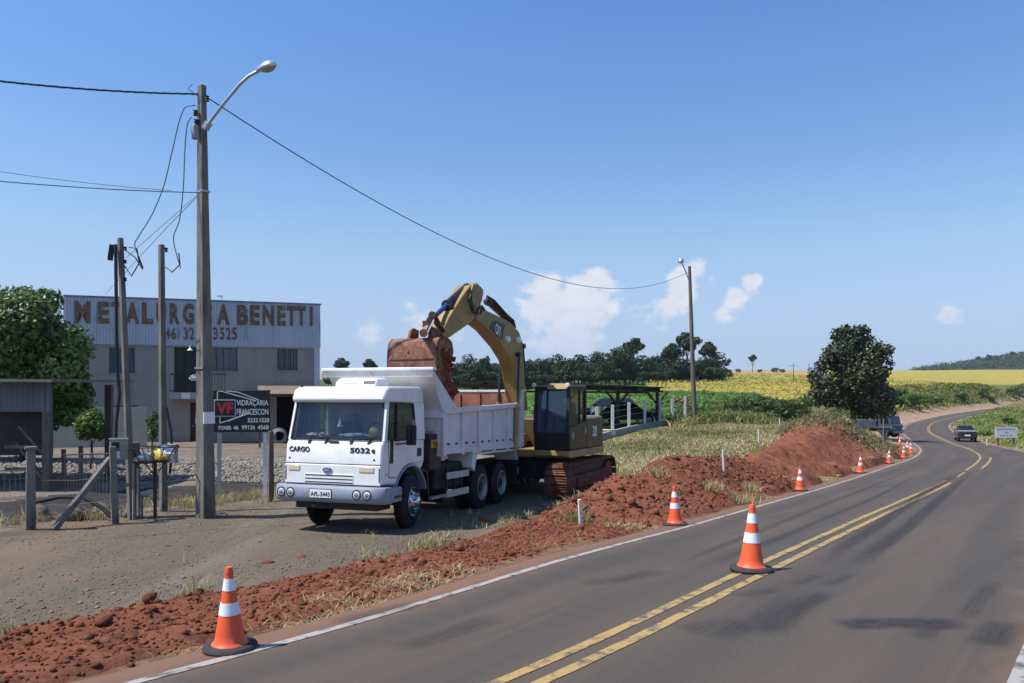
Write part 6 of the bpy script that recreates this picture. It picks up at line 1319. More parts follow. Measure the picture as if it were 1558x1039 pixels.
for a, b in zip(gp_[:-1], gp_[1:]): MB().bar(LF(a+[0,0,.12]), LF(b+[0,0,.12]), .18, .42).build('kerb_wall', M['concl'], cf)
for q in gp_[1:-1]: l = LF(q); MB().box(l[0]-.075, l[0]+.075, l[1]-.075, l[1]+.075, l[2]+.2, l[2]+1.72).build('post', mat('white_fence_post', (.62,.61,.60), (.5,.49,.47), 4, .8), cf)
for z in (.6, 1.0, 1.35, 1.62):
    for a, b in zip(gp_[:-1], gp_[1:]): MB().tube([LF(a+[0,0,z]), LF(b+[0,0,z])], .008, 4).build('wire', M['gwire'], cf)
q = P(1044, 632, 50); q[2] = gz(q[0], q[1]); square_post(q, 1.75, .24, M['concl'], 'corner_post', 'thick pale corner post beside the leaning street light')
q2 = P(1026, 645, 51); sb = obj('stay', MB().bar((q[0],q[1],q[2]+1.4), (q2[0],q2[1],gz(q2[0],q2[1])), .07, .07).mesh('stay'), M['wood']); tag(sb, 'slanting wooden stay leaning on the pale corner post', 'strut')

def make_car(name, label, loc, rz, L=4.3, W=1.72, H=1.45, paint=None, kind='hatch'):
    """x forward; wheels, glazing, lamps and bumpers as parts"""
    o = thing(name, label, 'car' if kind != 'pickup' else 'pickup', loc, rz); h = L/2
    belt = H*.60
    if kind == 'pickup': prof = [(h,.42),(h-.03,.72),(h-.25,.92),(h-1.25,belt+.12),(-.35,belt+.12),(-h+.02,belt+.10),(-h,.45)]; gx = (h-1.25, h-1.85, -.15, -.40)
    elif kind == 'van': prof = [(h,.42),(h-.02,.80),(h-.10,belt),(-h+.02,belt),(-h,.45)]; gx = (h-.12, h-.45, -h+.12, -h+.04)
    else: prof = [(h,.40),(h-.04,.66),(h-.3,.80),(h-1.15,belt),(-h+.12,belt+.03),(-h+.02,.75),(-h,.42)]; gx = (h-1.15, h-1.85, -h+.75, -h+.18)
    wr = .33 if kind != 'pickup' else .39; ax = (h-.82, -h+.85)
    low = []
    for xx in (ax[1], ax[0]): low += [(xx-wr-.06,.32)]+[(xx+(wr+.06)*math.cos(R(a)), .32+(wr+.06)*math.sin(R(a))) for a in range(180, -1, -20)][1:-1]+[(xx+wr+.06,.32)]
    m = MB().prism(prof[::-1][:0]+prof+low, -W/2, W/2); m.build('body', paint, o, bevel=.05)
    z0, z1 = belt+.02+(.1 if kind == 'pickup' else 0), H
    gw = lambda z: W/2-.06-(.16*(z-belt)/(H-belt))
    pil = [(gx[0],z0),(gx[1],z1-.05),(gx[1]-.15,z1),(gx[2]+.1,z1),(gx[2],z1-.05),(gx[3],z0)]
    rings = []
    m = MB(); vsL = [(x, -gw(z), z) for x, z in pil]; vsR = [(x, gw(z), z) for x, z in pil]; n = len(pil)
    m.add(vsL+vsR, [tuple(range(n)), tuple(range(2*n-1, n-1, -1))]+[(i, (i+1) % n, n+(i+1) % n, n+i) for i in range(n)]); m.build('cabin', paint, o, bevel=.03)
    def glass(pts, nm): MB().add(pts, [(0,1,2,3)]).build(nm, GLD, o, smooth=0)
    e = .012; lerp = lambda a, b, t: tuple(np.array(a)*(1-t)+np.array(b)*t)
    for (x0, za), (x1, zb), s_, nm in ((pil[0], pil[1], 1, 'windscreen'), (pil[5], pil[4], -1, 'rear_window')):
        q = [(x0+s_*e, -gw(za)*.92, za+.03), (x0+s_*e, gw(za)*.92, za+.03), (x1+s_*e*2, gw(zb)*.90, zb-.01), (x1+s_*e*2, -gw(zb)*.90, zb-.01)]; glass(q, nm)
    for sgn in (-1, 1):
        xa0, xa1 = gx[0]-.22, gx[1]-.06; xb0, xb1 = gx[3]+.22, gx[2]+.10; xm = (xa0+xb0)/2
        for u0, u1, v0, v1 in ((xa0, xm+.05, xa1, xm+.05), (xm-.05, xb0, xm-.05, xb1)):
            za, zb = z0+.05, z1-.10; glass([(u0, sgn*(gw(za)+e), za), (u1, sgn*(gw(za)+e), za), (v1, sgn*(gw(zb)+e), zb), (v0, sgn*(gw(zb)+e), zb)], 'side_window')
        for xx in ax:
            wl = MB().lathe([(wr*.55,-.02),(wr*.9,.0),(wr,-.04),(wr,-.18),(wr*.9,-.21),(wr*.55,-.2)], 22, axis='y', close=True).build('wheel', M['rubber'], o); wl.location = (xx, sgn*(W/2-.0), wr); wl.rotation_euler = (0, 0, 0 if sgn > 0 else math.pi)
            MB().lathe([(wr*.6,-.04),(wr*.5,-.015),(wr*.3,-.03),(.01,-.02)], 18, axis='y').build('rim', M['rim'], wl)
        MB().box(h-.16, h-.01, sgn*(W/2-.28)-.14, sgn*(W/2-.28)+.14, .62, .76).build('headlight', M['lens'], o, bevel=.02)
        MB().box(-h-.01, -h+.08, sgn*(W/2-.14)-.08, sgn*(W/2-.14)+.08, .72, belt-.04+.12*(kind == 'pickup')).build('tail_lamp', mat('tail_red', (.12,.012,.012), rough=.25), o, bevel=.01)
        MB().box(gx[0]-.45, gx[0]-.30, sgn*(W/2+.02)-.08*0, sgn*(W/2+.09), belt+.12, belt+.26).build('side_mirror', M['black'], o, bevel=.02)
    for xx in (h-.02, -h+.02): MB().box(xx-.09, xx+.09, -W/2+.02, W/2-.02, .38, .58).build('bumper', M['black'], o, bevel=.03)
    MB().box(-h-.085, -h-.075, -.25, .25, .60, .72).bar((-h-.09,0,.66), (-h+.05,0,.66), .03, .03).build('number_plate', M['signwhite'], o)
    MB().box(h+.075, h+.085, -.25, .25, .44, .56).build('number_plate', M['signwhite'], o)
    if kind == 'pickup':
        MB().box(-h+.06, -.42, -W/2+.08, W/2-.08, belt+.115, belt+.16).build('bed_cover', M['grey'], o, bevel=.02)
    return o
cp1 = mat('charcoal_car_paint', (.018,.018,.02), (.026,.026,.028), 3, .5); cp2 = mat('silver_car_paint', (.33,.35,.39), (.28,.3,.33), 3, .3, metal=.4, coat=.5); cp3 = mat('black_pickup_paint', (.014,.014,.017), rough=.22, coat=.6)
def gpos(px, D_): q = P(px, 600, D_); return (q[0], q[1], gz(q[0], q[1]))
make_car('parked_car', 'dark hatchback parked under the carport behind the white posts', gpos(960, 54), R(-10), 4.1, 1.7, 1.5, cp1)
make_car('parked_car', 'silver car parked under the carport just behind the excavator', gpos(888, 47), R(75), 4.2, 1.7, 1.46, cp2)
make_car('parked_car', 'black pickup half hidden between the silver car and the posts', gpos(925, 60), R(170), 4.9, 1.8, 1.6, cp1)
q = P(918, 664, 41); bd_ = obj('board_stack', MB().box(-.55,.55,-.4,.4,0,.30).mesh('board_stack'), mat('cream_board', (.62,.50,.30), (.68,.60,.45), 3, .7)); bd_.location = (q[0]+.1, q[1]+1.2, gz(q[0], q[1]+1.2)+.15); bd_.rotation_euler = (0, 0, .5); tag(bd_, 'cream boards stacked behind the carport kerb', 'boards')
p, s, c = road_hit(1441, 670.5); tdir = RT[np.searchsorted(RS, s+S_CONE)]
pk = make_car('pickup', 'black pickup driving away round the bend', tuple(road_pt(s+S_CONE, 1.75)[0]+[0, 0, .01]), math.atan2(tdir[1], tdir[0]), 4.6, 1.62, 1.52, cp3, 'pickup')
# lorry under the tree
lp = gpos(1322, 82); lo_ = thing('parked_lorry', 'blue grey lorry parked in the shade under the big tree', 'lorry', lp, R(-52)); cbl = mat('lorry_blue_grey', (.06,.08,.11), (.045,.06,.08), 3, .45)
MB().prism([(3.0,.55),(3.05,1.25),(2.85,1.35),(2.65,2.2),(1.5,2.25),(1.45,.55)], -1.05, 1.05).build('cab', cbl, lo_, bevel=.06)
MB().add([(2.875,-.92,1.38),(2.875,.92,1.38),(2.685,.88,2.12),(2.685,-.88,2.12)], [(0,1,2,3)]).build('windscreen', GL, lo_, smooth=0)
for sgn in (-1, 1):
    MB().add([(2.6,sgn*1.062,1.4),(1.75,sgn*1.062,1.4),(1.75,sgn*1.062,2.05),(2.5,sgn*1.062,2.05)], [(0,1,2,3)]).build('side_window', GLD, lo_, smooth=0)
    MB().box(3.03,3.07,sgn*.8-.13,sgn*.8+.13,.85,1.03).build('headlight', M['lens'], lo_, bevel=.02)
    for xx in (2.2, -1.9):
        wl = MB().lathe([(.25,-.02),(.44,0),(.48,-.05),(.48,-.25),(.25,-.25)], 20, axis='y', close=True).build('wheel', M['rubber'], lo_); wl.location = (xx, sgn*1.05, .48); wl.rotation_euler = (0, 0, 0 if sgn > 0 else math.pi); MB().lathe([(.26,-.06),(.2,-.02),(.01,-.03)], 16, axis='y').build('rim', M['rim'], wl)
MB().box(3.0,3.14,-1.05,1.05,.45,.72).build('bumper', M['grey'], lo_, bevel=.03)
MB().box(-3.4,1.35,-1.12,1.12,.95,1.75).build('load_box', mat('lorry_box', (.045,.06,.085), (.035,.045,.06), 3, .6), lo_, bevel=.03)
MB().box(-3.3,2.6,-.4,.4,.6,.92).build('chassis', M['chassis'], lo_)

# ------------------------------------------------------------------ signs
q = P(1344, 668, 50); q[2] = gz(q[0], q[1]); ys = thing('yield_sign', 'dark back of a triangular give way sign on a post', 'sign', q, R(-8)); H = P(1344, 637, 50)[2]-q[2]
MB().tube([(0,0,-.2), (0,0,H)], .035, 8).build('post', M['galv'], ys)
zt = P(1344, 649.5, 50)[2]-q[2]; MB().prism([(-.52,zt),(.52,zt),(.05,zt-.62),(-.05,zt-.62)], .04, .055).build('plate', mat('sign_back_dark', (.10,.10,.105), (.07,.07,.075), 4, .6), ys)
MB().box(-.53,.53,.0,.042,zt-.05,zt-.0).build('stiffener', M['galv'], ys)
q = P(1531, 668, 66); q[2] = gz(q[0], q[1]); ws_ = thing('notice_board', 'white notice board on short posts on the grass island', 'sign', q, R(4)); za = P(1531, 666, 66)[2]-q[2]; zb = P(1531, 649.5, 66)[2]-q[2]
MB().box(-.97,.97,-.02,.02,za,zb).build('board', mat('board_white', (.72,.72,.70), (.64,.64,.62), 3, .6), ws_)
for xx in (-.7, .7): MB().box(xx-.05, xx+.05, .02, .10, -.3, zb-.1).build('post', M['wood'], ws_)
tg_ = mat('faded_grey_print', (.22,.23,.25), (.4,.4,.4), 5, .7)
r2 = random.Random(4)
for row, (zc_, x0, x1, hh_) in enumerate(((zb-.17,-.86,.86,.15),(zb-.44,-.18,.18,.14),(zb-.70,-.55,.45,.15))):   # print too faded to read: strokes only
    x = x0
    while x < x1-.05:
        w = r2.uniform(.06, .10); MB().box(x, x+w, -.026, -.0215, zc_-hh_/2, zc_+hh_/2-r2.uniform(0, .03)).build('print_stroke', tg_, ws_, smooth=0); x += w+.045+(.10 if r2.random() < .12 else 0)
for px, py, hh_, lb in ((1516,680,.55,'thin white marker post left of the notice board'),):
    q = P(1502, 672, 66); o = MB().box(-.03,.03,-.03,.03,-.2,.7).build('marker_stake', M['whitepost']); o.location = (q[0], q[1], gz(q[0], q[1])); tag(o, lb, 'stake', 'marker stakes')
# ------------------------------------------------------------------ trees and shrubs
def crown_mesh(name, clumps, n, size, mt, seed, shell=.72, up=.35, jit=.55, low=.0, aspect=.6):
    """leaves spread through overlapping clumps (centre, radii)"""
    r = np.random.default_rng(seed); cl = np.array([c for c, _ in clumps], float); rd = np.array([q for _, q in clumps], float)
    wgt = (rd.prod(1))**(2/3); k = r.choice(len(cl), n, p=wgt/wgt.sum()); d = r.normal(size=(n, 3)); d /= np.linalg.norm(d, axis=1)[:, None]
    rad = 1-(1-shell)*np.abs(r.normal(0, .8, n)); rad = np.clip(rad+r.normal(0, .06, n), .15, 1.22)
    p = cl[k]+d*rd[k]*rad[:, None]
    # thin out leaves buried in other clumps
    deep = np.zeros(n)
    for c, q in zip(cl, rd): deep = np.maximum(deep, 1-(((p-c)/q)**2).sum(1))
    keep = (deep < .62) | (r.uniform(0, 1, n) < .25); p, d, k = p[keep], d[keep], k[keep]; m = len(p)
    nr = d+np.array([0, 0, up])+r.normal(0, jit, (m, 3))
    ct = r.normal(0, .16, len(cl)); tint = .45+ct[k]+r.normal(0, .22, m)
    return leaves(name, p, size*r.uniform(.6, 1.4, m), nr, tint, mt, seed, aspect, .3)
def random_clumps(r, n, R0, centre, base, s0=.38, s1=.6):
    out = []
    for i in range(n):
        d = r.normal(size=3); d /= np.linalg.norm(d); f = r.uniform(.35, .85); c = np.array(centre)+d*np.array(R0)*f; s = r.uniform(s0, s1)
        if c[2] < base: c[2] = base+r.uniform(0, .4)
        out.append((c, np.array(R0)*s*np.array([1, 1, r.uniform(.65, .95)])))
    return out
BARK = mat('bark', (.075,.058,.045), (.04,.032,.026), 5, .95, stretch=(3,3,.5), bump=.4, bscale=18)
def trunk_mesh(name, h, r, clumps, seed, lean=(0, 0), n=8, forks=6):
    q = random.Random(seed); m = MB(); top = np.array([lean[0], lean[1], h]); pts = [np.array([lean[0]*t**1.5+q.uniform(-.03, .03)*h*(t > 0), lean[1]*t**1.5+q.uniform(-.03, .03)*h*(t > 0), h*t]) for t in np.linspace(0, 1, 6)]
    pts[0][2] = -.3; m.tube(pts, [r*1.25, r, r*.85, r*.7, r*.5, r*.25], n)
    for i in range(min(forks, len(clumps))):
        c = np.array(clumps[i][0]); t = q.uniform(.35, .8); s = pts[int(t*5)]; mid = (s+c)/2+np.array([q.uniform(-.1, .1)*h, q.uniform(-.1, .1)*h, -.05*h]); m.tube([s, mid, c], [r*.42, r*.28, r*.1], 6)
    return m.mesh(name)
def tree(name, label, loc, h, th, tr, clumps, nl, size, mt, seed, cat='tree', group=None, lean=(0, 0), rz=0, **kw):
    o = thing(name, label, cat, loc, rz, group)
    obj('trunk', trunk_mesh('trunk', th, tr, clumps, seed, lean), BARK, o); obj('crown', crown_mesh('crown', clumps, nl, size, mt, seed, **kw), None, o); return o
LF1 = leaf_mat('broad_leaf', (.04,.085,.015), (.18,.26,.04), .22, .45, .5); LF2 = leaf_mat('dark_leaf', (.014,.023,.009), (.072,.085,.028), .15, .5, .4)
LF3 = leaf_mat('forest_leaf', (.012,.030,.012), (.040,.072,.022), .15, .6); LF4 = leaf_mat('fresh_leaf', (.05,.11,.02), (.14,.22,.035), .3, .5); LF5 = leaf_mat('hill_leaf', (.018,.036,.018), (.05,.085,.032), .15, .7)
r = np.random.default_rng(5)
# large tree behind the shed
q = P(38, 690, 30); z = gz(q[0], q[1]); S = 30/1200
cl = []
for px, py, rx, rzz, dy in ((25,520,70,62,0),(60,490,48,42,-.4),(20,470,52,38,.2),(85,525,42,40,.3),(105,560,36,38,-.2),(60,575,62,48,.2),(112,595,26,26,.1),(0,590,62,55,0),(90,620,36,28,.3),(40,630,55,32,0),(-40,540,80,70,.3),(-30,490,55,45,0),(-70,600,60,50,0),(60,455,26,20,.2),(115,632,22,18,0)):
    c = P(px, py, 30); cl.append((np.array([c[0]-q[0], dy*2, c[2]-z]), np.array([rx*S, rx*S*.95, rzz*S])))
tree('broadleaf_tree', 'large glossy green tree behind the open shed', (q[0], q[1], z), 6.5, 4.2, .20, cl, 30000, .21, LF1, 1, shell=.75, jit=.45, aspect=.55)
# small garden trees
q = P(140, 697, 26.8); z = gz(q[0], q[1]); S = 26.8/1200
cl = [(np.array([(px-140)*S, dy, P(0, py, 26.8)[2]-z]), np.array([rx*S]*2+[rx*S*.85])) for px, py, rx, dy in ((137,645,22,0),(124,650,14,.1),(152,650,14,-.1),(140,632,14,.1),(130,660,12,-.1),(148,661,11,.1))]
tree('small_tree', 'small round light green tree in front of the low wall', (q[0], q[1], z), 1.6, 1.2, .035, cl, 2600, .10, LF4, 2)
q = P(232, 700, 27); z = gz(q[0], q[1]); S = 27/1200
cl = [(np.array([(px-232)*S, 0, P(0, py, 27)[2]-z]), np.array([rx*S]*2+[rx*S*1.1])) for px, py, rx in ((233,650,9),(228,640,7),(236,632,7),(231,662,7),(238,655,7))]
tree('small_tree', 'thin young tree just left of the basket pole', (q[0], q[1], z), 1.8, 1.3, .025, cl, 700, .09, LF4, 3)
# big dark tree by the bend
q = P(1300, 643, 75); z = gz(q[0], q[1]); S = 75/1200; cl = []
for px, py, rx, rzz in ((1293,520,20,22),(1290,503,7,10),(1290,497,4,6),(1315,535,28,24),(1270,540,26,24),(1330,555,26,26),(1258,572,28,26),(1295,565,38,34),(1245,590,20,18),(1340,585,20,24),(1280,600,38,24),(1320,605,38,26),(1345,605,16,20),(1250,606,20,14),(1305,545,30,28),(1340,535,12,14),(1258,545,13,12),(1330,625,30,14)):
    c = P(px, py, 75); dy = r.uniform(-1.6, 1.6); cl.append((np.array([c[0]-q[0], dy, c[2]-z]), np.array([rx*S, rx*S, rzz*S])*1.02))
for k in range(26):
    a = r.uniform(-.2, 3.4); rad_ = r.uniform(.82, 1.06); px, py = 1294+62*rad_*math.cos(a)*(1-.62*max(0, math.sin(a))), 585-82*rad_*math.sin(a); c = P(px, py, 75); w_ = r.uniform(5, 12)*S; cl.append((np.array([c[0]-q[0], r.uniform(-2.5, 2.0), c[2]-z]), np.array([w_*1.3, w_*1.3, w_])))
o = tree('broadleaf_tree', 'big dark green tree shading the parked lorry by the bend', (q[0], q[1], z), 9, 6.5, .24, cl, 15500, .36, LF2, 4, shell=.6, jit=.6, lean=(-.3, 0))
# wood on the horizon: several kinds, each tree its own object
kinds = []
for k in range(7):
    rr2 = np.random.default_rng(40+k); tall = (1.0, .85, 1.1, .9, 1.25, 1.0, .8)[k]
    if k == 4: cl = random_clumps(rr2, 9, (.30, .30, .20), (0, 0, .78), .55, .35, .6)          # flat topped, bare stem
    elif k == 2: cl = random_clumps(rr2, 12, (.30, .30, .40), (0, 0, .6), .2, .3, .5)
    else: cl = random_clumps(rr2, 12, (.46, .46, .40), (0, 0, .55), .12, .32, .55)
    kinds.append((crown_mesh('crown', cl, 1500, .075, LF3, 50+k, shell=.7, jit=.5), trunk_mesh('trunk', .6, .025, cl, k), cl))
def wood_tree(px, yt, yb, D_, k, label, group='trees of the dark wood', wide=1.0, name='forest_tree', rot=None):
    q = P(px, yb, D_); q[2] = gz(q[0], q[1])-.2; H = (yb-yt)*D_/1200*1.04
    o = thing(name, label, 'tree', q, rot if rot is not None else random.uniform(0, 6), group); o.scale = (H*wide, H*wide, H)
    obj('trunk', kinds[k][1], BARK, o); obj('crown', kinds[k][0], None, o); return o
ORD = 'first second third fourth fifth sixth seventh eighth ninth tenth eleventh twelfth thirteenth fourteenth fifteenth sixteenth seventeenth eighteenth nineteenth twentieth twenty-first twenty-second twenty-third twenty-fourth twenty-fifth twenty-sixth twenty-seventh'.split()
skyline = [(695,545),(712,537),(728,543),(735,533),(752,548),(768,545),(785,548),(812,535),(830,546),(848,540),(862,545),(880,538),(900,548),(915,542),(926,528),(940,530),(952,524),(963,520),(978,540),(992,545),(1005,536),(1020,525),(1032,530),(1045,512),(1060,545),(1077,527),(1094,560)]
lbl = {963: 'tallest round tree in the middle of the dark wood', 1045: 'tall tree rising just left behind the leaning street light', 1077: 'round topped tree at the right end of the dark wood', 1094: 'low bushy tree ending the dark wood on the right', 735: 'pointed tree seen under the excavator boom', 695: 'leftmost tree of the dark wood beside the bucket'}
for i, (px, yt) in enumerate(skyline):
    D_ = 215+12*math.sin(i*2.3); k = 4 if px in (1045, 1077, 963, 1020) else (i*3) % 7
    if k == 4 and px not in (1045, 1077, 963, 1020): k = 1
    wood_tree(px, yt, 586, D_, k, lbl.get(px, '%s skyline tree of the dark wood counting from the bucket' % ORD[i]), wide=.95 if k != 4 else .8)
for i, px in enumerate(range(690, 1105, 13)):             # the second rank fills the wood
    wood_tree(px+random.uniform(-4, 4), 550+random.uniform(-6, 7), 586, 232+random.uniform(-6, 14), (i*2+1) % 4, 'dark green tree standing in the dense wood on the field edge', wide=1.15)
for i, px in enumerate(range(690, 1105, 12)):             # undergrowth in front
    wood_tree(px+random.uniform(-5, 5), 563+random.uniform(-5, 5), 589, 206+random.uniform(-4, 4), (i*2) % 4, 'low bushy tree at the front edge of the dense wood', wide=1.5)
for px, yt, lb in ((519,545,'round tree peeping over the truck headboard on the left'),(540,555,'low tree peeping over the middle of the headboard'),(563,547,'small round tree peeping over the headboard near the bucket'),(505,556,'lowest tree at the left end over the headboard')): wood_tree(px, yt, 590, 230, 4 if yt < 550 else 1, lb, 'trees over the headboard', .9)
# lone trees on the stubble horizon
wood_tree(1145, 541, 568, 350, 4, 'lone leaning tree on the brown field horizon', 'lone trees on the horizon', .75)
for px, yt, lb in ((1123,561,'low bush left of the lone leaning tree'),(1156,562,'low bush right of the lone leaning tree'),(1179,559,'dark bush on the horizon between the lone tree and the poles'),(1190,561,'small dark bush right beside the horizon bush'),(1105,566,'low dark bush at the right foot of the wood')): wood_tree(px, yt, 568.5, 350, 1, lb, 'lone trees on the horizon', 1.3, 'bush')
wood_tree(1404, 561, 565, 640, 1, 'tiny far tree on the yellow field horizon', 'lone trees on the horizon', 1.2, 'bush')
# wooded hill on the right
hx = np.linspace(-380, 480, 60); hy = np.linspace(-200, 250, 24); HX, HY = np.meshgrid(hx, hy, indexing='ij'); hc_ = P(1640, 565, 1000)
prof_x = sstep(-245, 40, HX)*(1-sstep(380, 480, HX)); prof_y = np.exp(-(HY/150)**2); hz_ = 30*prof_x*prof_y*(1+.18*fbm(HX, HY, 90, 3, 7))-1.5
gx_, gy_ = HX.ravel()+hc_[0], HY.ravel()+hc_[1]; base = natural(gx_, gy_); V = np.stack([gx_, gy_, base+hz_.ravel()], 1); i = np.arange(HX.size).reshape(HX.shape)
F = np.stack([i[:-1, :-1], i[1:, :-1], i[1:, 1:], i[:-1, 1:]], -1).reshape(-1, 4)
hm_ = GM['green']; struct(obj('hill', raw_mesh('hill', V, F, surf_mat('wooded_hill_floor', [(.03,.055,.025),(.05,.08,.035)], [(.05,.4,.6)]), True)))
tx = rng.uniform(-250, 380, 5200); ty = rng.uniform(-170, 60, 5200); hxx = 30*sstep(-245, 40, tx)*np.exp(-(ty/150)**2); ok = hxx > 2.5; tx, ty, hxx = tx[ok], ty[ok], hxx[ok]
bz_ = natural(tx+hc_[0], ty+hc_[1])+hxx-1
nl = 9; pc = np.stack([tx+hc_[0], ty+hc_[1], bz_], 1); pr_ = np.repeat(pc, nl, 0)+rng.normal(0, 1, (len(pc)*nl, 3))*[2.0, 2.0, 1.6]+[0, 0, 2.5]
stuff(obj('hill_wood', leaves('hill_wood', pr_, rng.uniform(1.4, 3.2, len(pr_)), np.c_[rng.normal(0, .6, (len(pr_), 2))-[.2, .4], np.abs(rng.normal(.8, .4, len(pr_)))], np.repeat(np.clip(.4+.8*fbm(tx, ty, 40, 3, 9), 0, 1), nl)+rng.normal(0, .15, len(pr_)), LF5, 9)), 'unbroken wood covering the hill at the right', 'wood')
for px, yt, yb, k, lb in ((1488,540,552,4,'flat topped tree at the left of the wooded hill crest'),(1505,535,550,2,'pointed tree on the wooded hill crest'),(1512,537,550,0,'rounded tree right beside the pointed hill tree'),(1522,541,550,0,'low tree in the middle of the wooded hill crest'),(1540,533,547,4,'umbrella shaped tree near the right of the hill crest'),(1556,537,550,0,'round tree at the right edge of the hill crest')):
    q = P(px, yb, 985); H = (yb-yt)*985/1200; o = thing('forest_tree', lb, 'tree', q-np.array([0, 0, 3]), px, 'trees on the wooded hill'); o.scale = (H*.95, H*.95, H*1.15); obj('trunk', kinds[k][1], BARK, o); obj('crown', kinds[k][0], None, o)
# shrubs on the bank behind the far road
def ground_hit(px, py, near):                          # first ground beyond `near` metres met by the view line
    Ds = np.arange(near*.7, 420, 1.0); q = np.array([P(px, py, d) for d in Ds]); g = ground_z(q[:, 0], q[:, 1]); k = np.where(q[:, 2] < g)[0]
    return q[k[0]] if len(k) else P(px, py, near)
def shrub(px, py, D_, w, h, mt, label, seed, n=900, size=.5, group='shrubs on the far bank', name='shrub', hit=False):
    q = ground_hit(px, py, D_) if hit else P(px, py, D_); q[2] = gz(q[0], q[1])-.1; rr2 = np.random.default_rng(seed); cl = random_clumps(rr2, 9, (w/2, w/2, h*.48), (0, 0, h*.5), h*.18, .35, .6)
    return tree(name, label, q, h, h*.6, .06, cl, n, size, mt, seed, 'shrub', group)
for k, (px, py, D_, w, h, lb) in enumerate([(1372,622,118,4.2,3.0,'bright green cane clump right behind the big tree'),(1385,620,128,5.0,3.6,'tall bright green clump right of the big tree'),(1400,618,140,5.5,3.4,'middle of the bright green clumps on the far bank'),(1415,616,150,5,3.0,'bright green clump near the brown gap on the bank'),(1425,613,158,4.5,2.2,'last low bright green clump towards the bend'),(1370,612,150,6,4.2,'pale green clump partly hidden by the big tree')]):
    shrub(px, py, D_, w, h, LF4, lb, 60+k, 1300, .55, hit=True)
for k, (px, py, D_, w, h, lb) in enumerate([(1462,611,190,4.6,3.6,'single round dark shrub on the far bank'),(1497,608,215,5.4,5.2,'tall dark shrub beside the round one on the bank'),(1508,611,218,5.0,3.0,'low dark shrub leaning right on the far bank'),(1540,604,240,6.5,5.0,'spreading green shrub near the right edge'),(1556,605,245,6.0,6.4,'dark shrub at the right edge of the far bank')]):
    shrub(px, py, D_, w, h, LF1, lb, 70+k, 1400, .55, hit=True)
shrub(1532, 646, 110, 2.6, 1.2, LF4, 'low green shrub on the grass island above the notice board', 80, 700, .3); shrub(1497, 655, 88, 2.0, .9, LF4, 'low dark green shrub at the left of the grass island', 81, 700, .25)
shrub(1036, 600, 62, 2.2, 1.9, leaf_mat('yellow_green_leaf', (.09,.11,.02), (.26,.24,.06), .3, .6), 'loose yellow green bush behind the carport corner', 82, 420, .26, 'shrubs by the crop')
for k, (px, py, D_, w, h, lb) in enumerate([(1165,632,58,3.4,2.0,'leafy green bush between the weeds and the heap'),(1185,640,52,2.6,1.7,'leafy bush behind the white stakes'),(1140,630,60,3.4,1.7,'low leafy bush at the crop edge'),(1205,632,60,3.5,1.8,'leafy bush left of the big tree')]):
    shrub(px, py, D_, w, h, leaf_mat('weed_leaf', (.035,.075,.018), (.10,.15,.04), .28, .6), lb, 90+k, 1100, .24, 'shrubs by the crop')
for k, (px, py, D_, w, h, lb) in enumerate([(1068,643,49,1.5,.8,'dark green tuft at the foot of the leaning pole'),(1046,646,50,1.6,.9,'dark green bush beside the pale corner post')]):
    shrub(px, py, D_, w, h, LF1, lb, 95+k, 420, .15, 'shrubs by the crop')
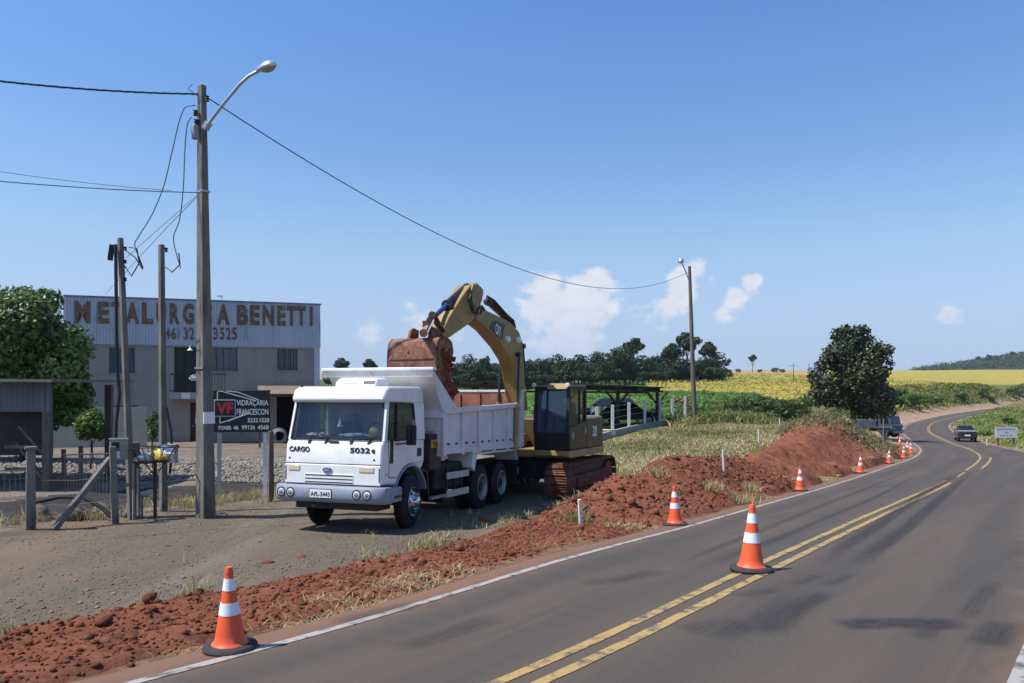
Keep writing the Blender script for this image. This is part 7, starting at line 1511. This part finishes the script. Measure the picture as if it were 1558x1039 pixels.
# heap of cut brush on the large red heap
n = 13000; s_ = rng.uniform(34, 58, n); c_ = rng.uniform(.9, 7, n); wv = 1.2*np.exp(-((s_-44.5)/4.6)**2-((c_-2.7-.12*(46-s_))/1.5)**2)+.8*np.exp(-((s_-40)/2.6)**2-((c_-4.8)/1.0)**2)
ok = rng.uniform(0, 1, n) < wv*1.15; s_, c_, wv = s_[ok], c_[ok], wv[ok]; p, h = dirt_point(s_, c_); lump = np.clip(.5+fbm(s_, c_, 1.3, 3, 97), 0, 1)
p[:, 2] += rng.uniform(0, 1, len(p))*.5*np.clip(wv, 0, 1)*(.3+lump)
BR = leaf_mat('wilted_brush', (.07,.085,.03), (.34,.28,.15), .25, .85)
bm_ = leaves('cut_brush', p, rng.uniform(.16, .42, len(p)), np.c_[rng.normal(0, .7, (len(p), 2)), np.abs(rng.normal(.7, .4, len(p)))], .45+.8*fbm(s_, c_, 2, 3, 98)+rng.normal(0, .25, len(p)), BR, 99, .4)
br = stuff(obj('cut_brush', bm_), 'heap of wilted cut brush on the large red heap', 'brush')
stuff(obj('brush_stalks', blades('brush_stalks', p[::2], .12+.22*rng.uniform(0, 1, len(p[::2])), .03, .55+0*p[::2, 0], BR, 2.2, 98, 3, .15), None, br))
# tufts lying on the nearer heap
for k, (px, py, lb) in enumerate(((1140,738,'uprooted grass tuft at the right foot of the near heap'),(1085,738,'small uprooted grass tuft on the near heap'),(1000,718,'dry tuft on the crest of the near heap'),(1130,757,'flattened dry tuft by the road edge right of the near heap'),(880,785,'green tuft around the white stake'))):
    q = dirt_hit(px, py); m_ = 34; pts_ = np.c_[rng.normal(0, .14, (m_, 2)), np.zeros(m_)]
    o = obj('grass_tuft', blades('grass_tuft', pts_, .16+.22*rng.uniform(0, 1, m_), .016, np.full(m_, .75 if k != 4 else .25), STRAW, 1.0, 200+k, 6, .08)); o.location = tuple(q-[0, 0, .03]); tag(o, lb, 'tuft', 'grass tufts on the heaps')
# ------------------------------------------------------------------ thin summer haze over the fields
def haze():
    x0, x1, y0, y1, z0, z1 = -1750, 1750, -1750, 1750, -12, 75
    o = MB().box(x0, x1, y0, y1, z0, z1).build('haze', None, smooth=0)
    m = bpy.data.materials.new('haze_air'); m.use_nodes = True; N = m.node_tree.nodes; N.clear()
    out = N.new('ShaderNodeOutputMaterial'); v = N.new('ShaderNodeVolumePrincipled'); v.inputs['Color'].default_value = (.78, .87, 1, 1); v.inputs['Density'].default_value = .00009; v.inputs['Anisotropy'].default_value = .0
    m.node_tree.links.new(v.outputs[0], out.inputs['Volume']); o.data.materials.append(m); o['kind'] = 'stuff'; o['label'] = 'thin pale haze over the distant fields'; o['category'] = 'haze'
haze()
